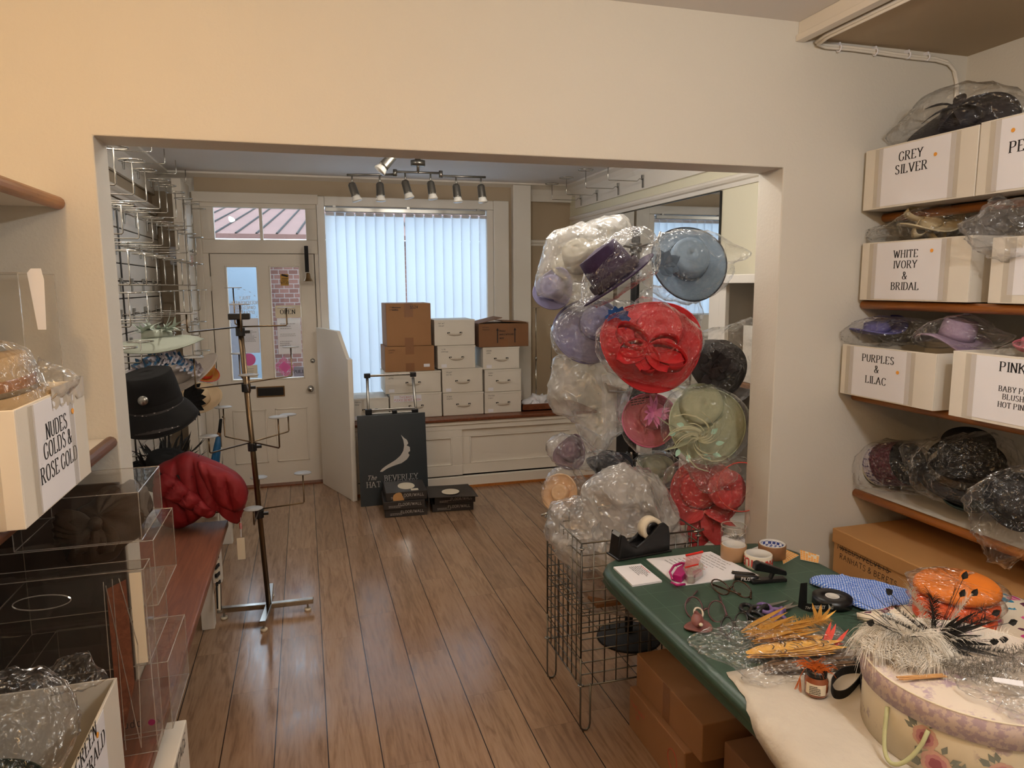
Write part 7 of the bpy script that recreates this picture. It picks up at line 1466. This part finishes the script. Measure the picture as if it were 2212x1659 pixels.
for i in range(4): f.petal(c+camdir(-.3, -.1, 1)*.045, camdir(-1, .35-.22*i, .1), camdir(0, .4, 1), .10, .026, .1, tip=.85, cup=.3)
f.build('velvet_petals', bv, vh, True, solid=.003); MB().lathe([(1e-4, .012), (.016, .010), (.019, 0)], frame(c+camdir(0, .1, 1)*.055, camdir(0, .3, 1)), 20).build('button', bv, vh, True)
t = thing('cupboard', 'dark brown block added for shade and brown backing under lower left shelf', 'cupboard', (-.97, 1.7, BZ)); MB().box((-1.075, 1.0, BZ), (-.885, 2.272, 1.19)).build('carcass', paint('shaded_brown', '#2a1a12', .5, var=.3, vs_=5), t, bevel=.004); MB().box((-.886, 1.05, BZ+.03), (-.880, 1.63, 1.16)).build('door', bpy.data.materials['shaded_brown'], t, bevel=.002); MB().box((-.886, 1.65, BZ+.03), (-.880, 2.25, 1.16)).build('door', bpy.data.materials['shaded_brown'], t, bevel=.002)  # added block: shelf shade and brown backing put into its dark colour
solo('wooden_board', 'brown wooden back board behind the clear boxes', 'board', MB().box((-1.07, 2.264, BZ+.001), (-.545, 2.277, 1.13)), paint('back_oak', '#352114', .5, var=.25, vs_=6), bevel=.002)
# big clear carrier box with its end reflection built as cream and wood strips
t = abox('large clear display box with oval handle hole and cream end reflection', (-.84, 1.882, BZ+.001), (-.415, 1.955, 1.0), name='display_box'); y = 1.878
MB().box((-.447, y, BZ+.25), (-.420, y+.0008, .995)).build('cream_reflection', 'papercream', t, bevel=.0003)
for a_, b_ in (((-.50, .97), (-.452, BZ+.02)), ((-.505, .98), (-.51, BZ+.02)), ((-.485, .985), (-.488, BZ+.02)), ((-.470, .985), (-.44, BZ+.30)), ((-.80, .96), (-.80, BZ+.05)), ((-.452, BZ+.02), (-.44, BZ+.30))): MB().tube([(a_[0], y, a_[1]), (b_[0], y, b_[1])], .0013, 5).build('fold_line', 'acetate_edge', t)
MB().prism([(-.50, y+.001, BZ+.02), (-.50, y+.001, .96), (-.455, y+.001, .98), (-.455, y+.001, BZ+.2)], (0, .0006, 0)).build('wood_reflection', 'benchwood', t)
MB().tube([V((-.64+.062*math.cos(2*PI*i/32)*(1 if abs(math.cos(2*PI*i/32)) < .99 else 1), y, .945+.018*math.sin(2*PI*i/32))) for i in range(32)], .0016, 5, True).build('handle_hole', 'acetate_edge', t)
t = thing('leaning_board', 'white rounded board with dark rim at the far left edge', 'board', (-1.0, 1.85, BZ)); MB().box((-1.06, 1.80, BZ), (-.895, 1.83, .985)).build('face', 'whitecard', t, bevel=.012); MB().box((-1.065, 1.83, BZ), (-.882, 1.85, .992)).build('rim', 'black', t, bevel=.012)
# green emerald carton
gx, Ya, Yb_, z0, z1 = -.47, 1.30, 1.79, BZ+.001, .772; gbx = thing('shelf_box', 'white open carton labelled GREEN EMERALD at bottom left corner', 'box', (-.7, 1.55, z0), SG); X0 = -.98
MB().box((X0, Ya, z0), (gx, Ya+th, z1)).box((X0, Yb_-th, z0), (gx, Yb_, z1)).box((gx-th, Ya+th, z0), (gx, Yb_-th, z1)).box((X0, Ya+th, z0), (X0+th, Yb_-th, z1)).box((X0+th, Ya+th, z0), (gx-th, Yb_-th, z0+th)).build('carton_body', 'whitecard', gbx, bevel=.0015)
g1, g2 = aX(186, 1616, gx), aX(206, 1612, gx); MB().box((gx+.0002, g1.y-.13, z0+.01), (gx+.0012, g1.y+.13, z1-.004)).build('paper_label', 'paper', gbx); tb = MB()
text(tb, 'GREEN', (gx+.0016, g1.y, g1.z-.016), (0, 1, 0), (0, 0, 1), .034, (.09, .03)); text(tb, 'EMERALD', (gx+.0016, g1.y+.02, g1.z-.066), (0, 1, 0), (0, 0, 1), .034, (.09, .03))
tb.build('lettering', 'ink', gbx); g3 = aX(208, 1588, gx); MB().cyl((gx+.002, g3.y, g3.z), (gx+.0034, g3.y, g3.z), .0062, 20).build('orange_dot', 'orange_dot', gbx)
c = aY(60, 1560, 1.5); t, T = hat('bottle green hat inside the GREEN EMERALD carton', V((-.72, 1.52, .63)), V((.1, -.3, .9)), .17, .09, .07, cloth('bottle_green', '#16301f', 400, .55, .5, .3), wave=.03, group='bagged hats on the left shelf')
bag('clear bag around the bottle green hat', [(-60, 1500), (-10, 1482), (50, 1478), (100, 1495), (140, 1530), (160, 1580), (150, 1640), (90, 1690), (-60, 1700)], ('y', 1.46), .14, 'film', group=LB, seed=127, amp=.018, freq=11)
bag('clear bag corner rising behind the GREEN EMERALD carton', [(95, 1470), (120, 1435), (150, 1425), (185, 1420), (205, 1445), (220, 1465), (180, 1480), (120, 1490)], ('y', 1.70), .05, 'filmlight', group=LB, seed=129, amp=.014, freq=14)
vb = thing('storage_box', 'white box with black handwriting standing below the bench edge', 'box', (-.6, 1.7, 0)); MB().box((-.95, 1.25, 0), (-.385, 2.12, .44)).build('body', 'whitecard', vb, bevel=.004); tb = MB(); text(tb, 'VINTAGE', (-.384, 1.98, .395), (0, 1, 0), (0, 0, 1), .034, (.05, .05), False, jit=.05, slant=.1); tb.build('handwriting', 'ink', vb)
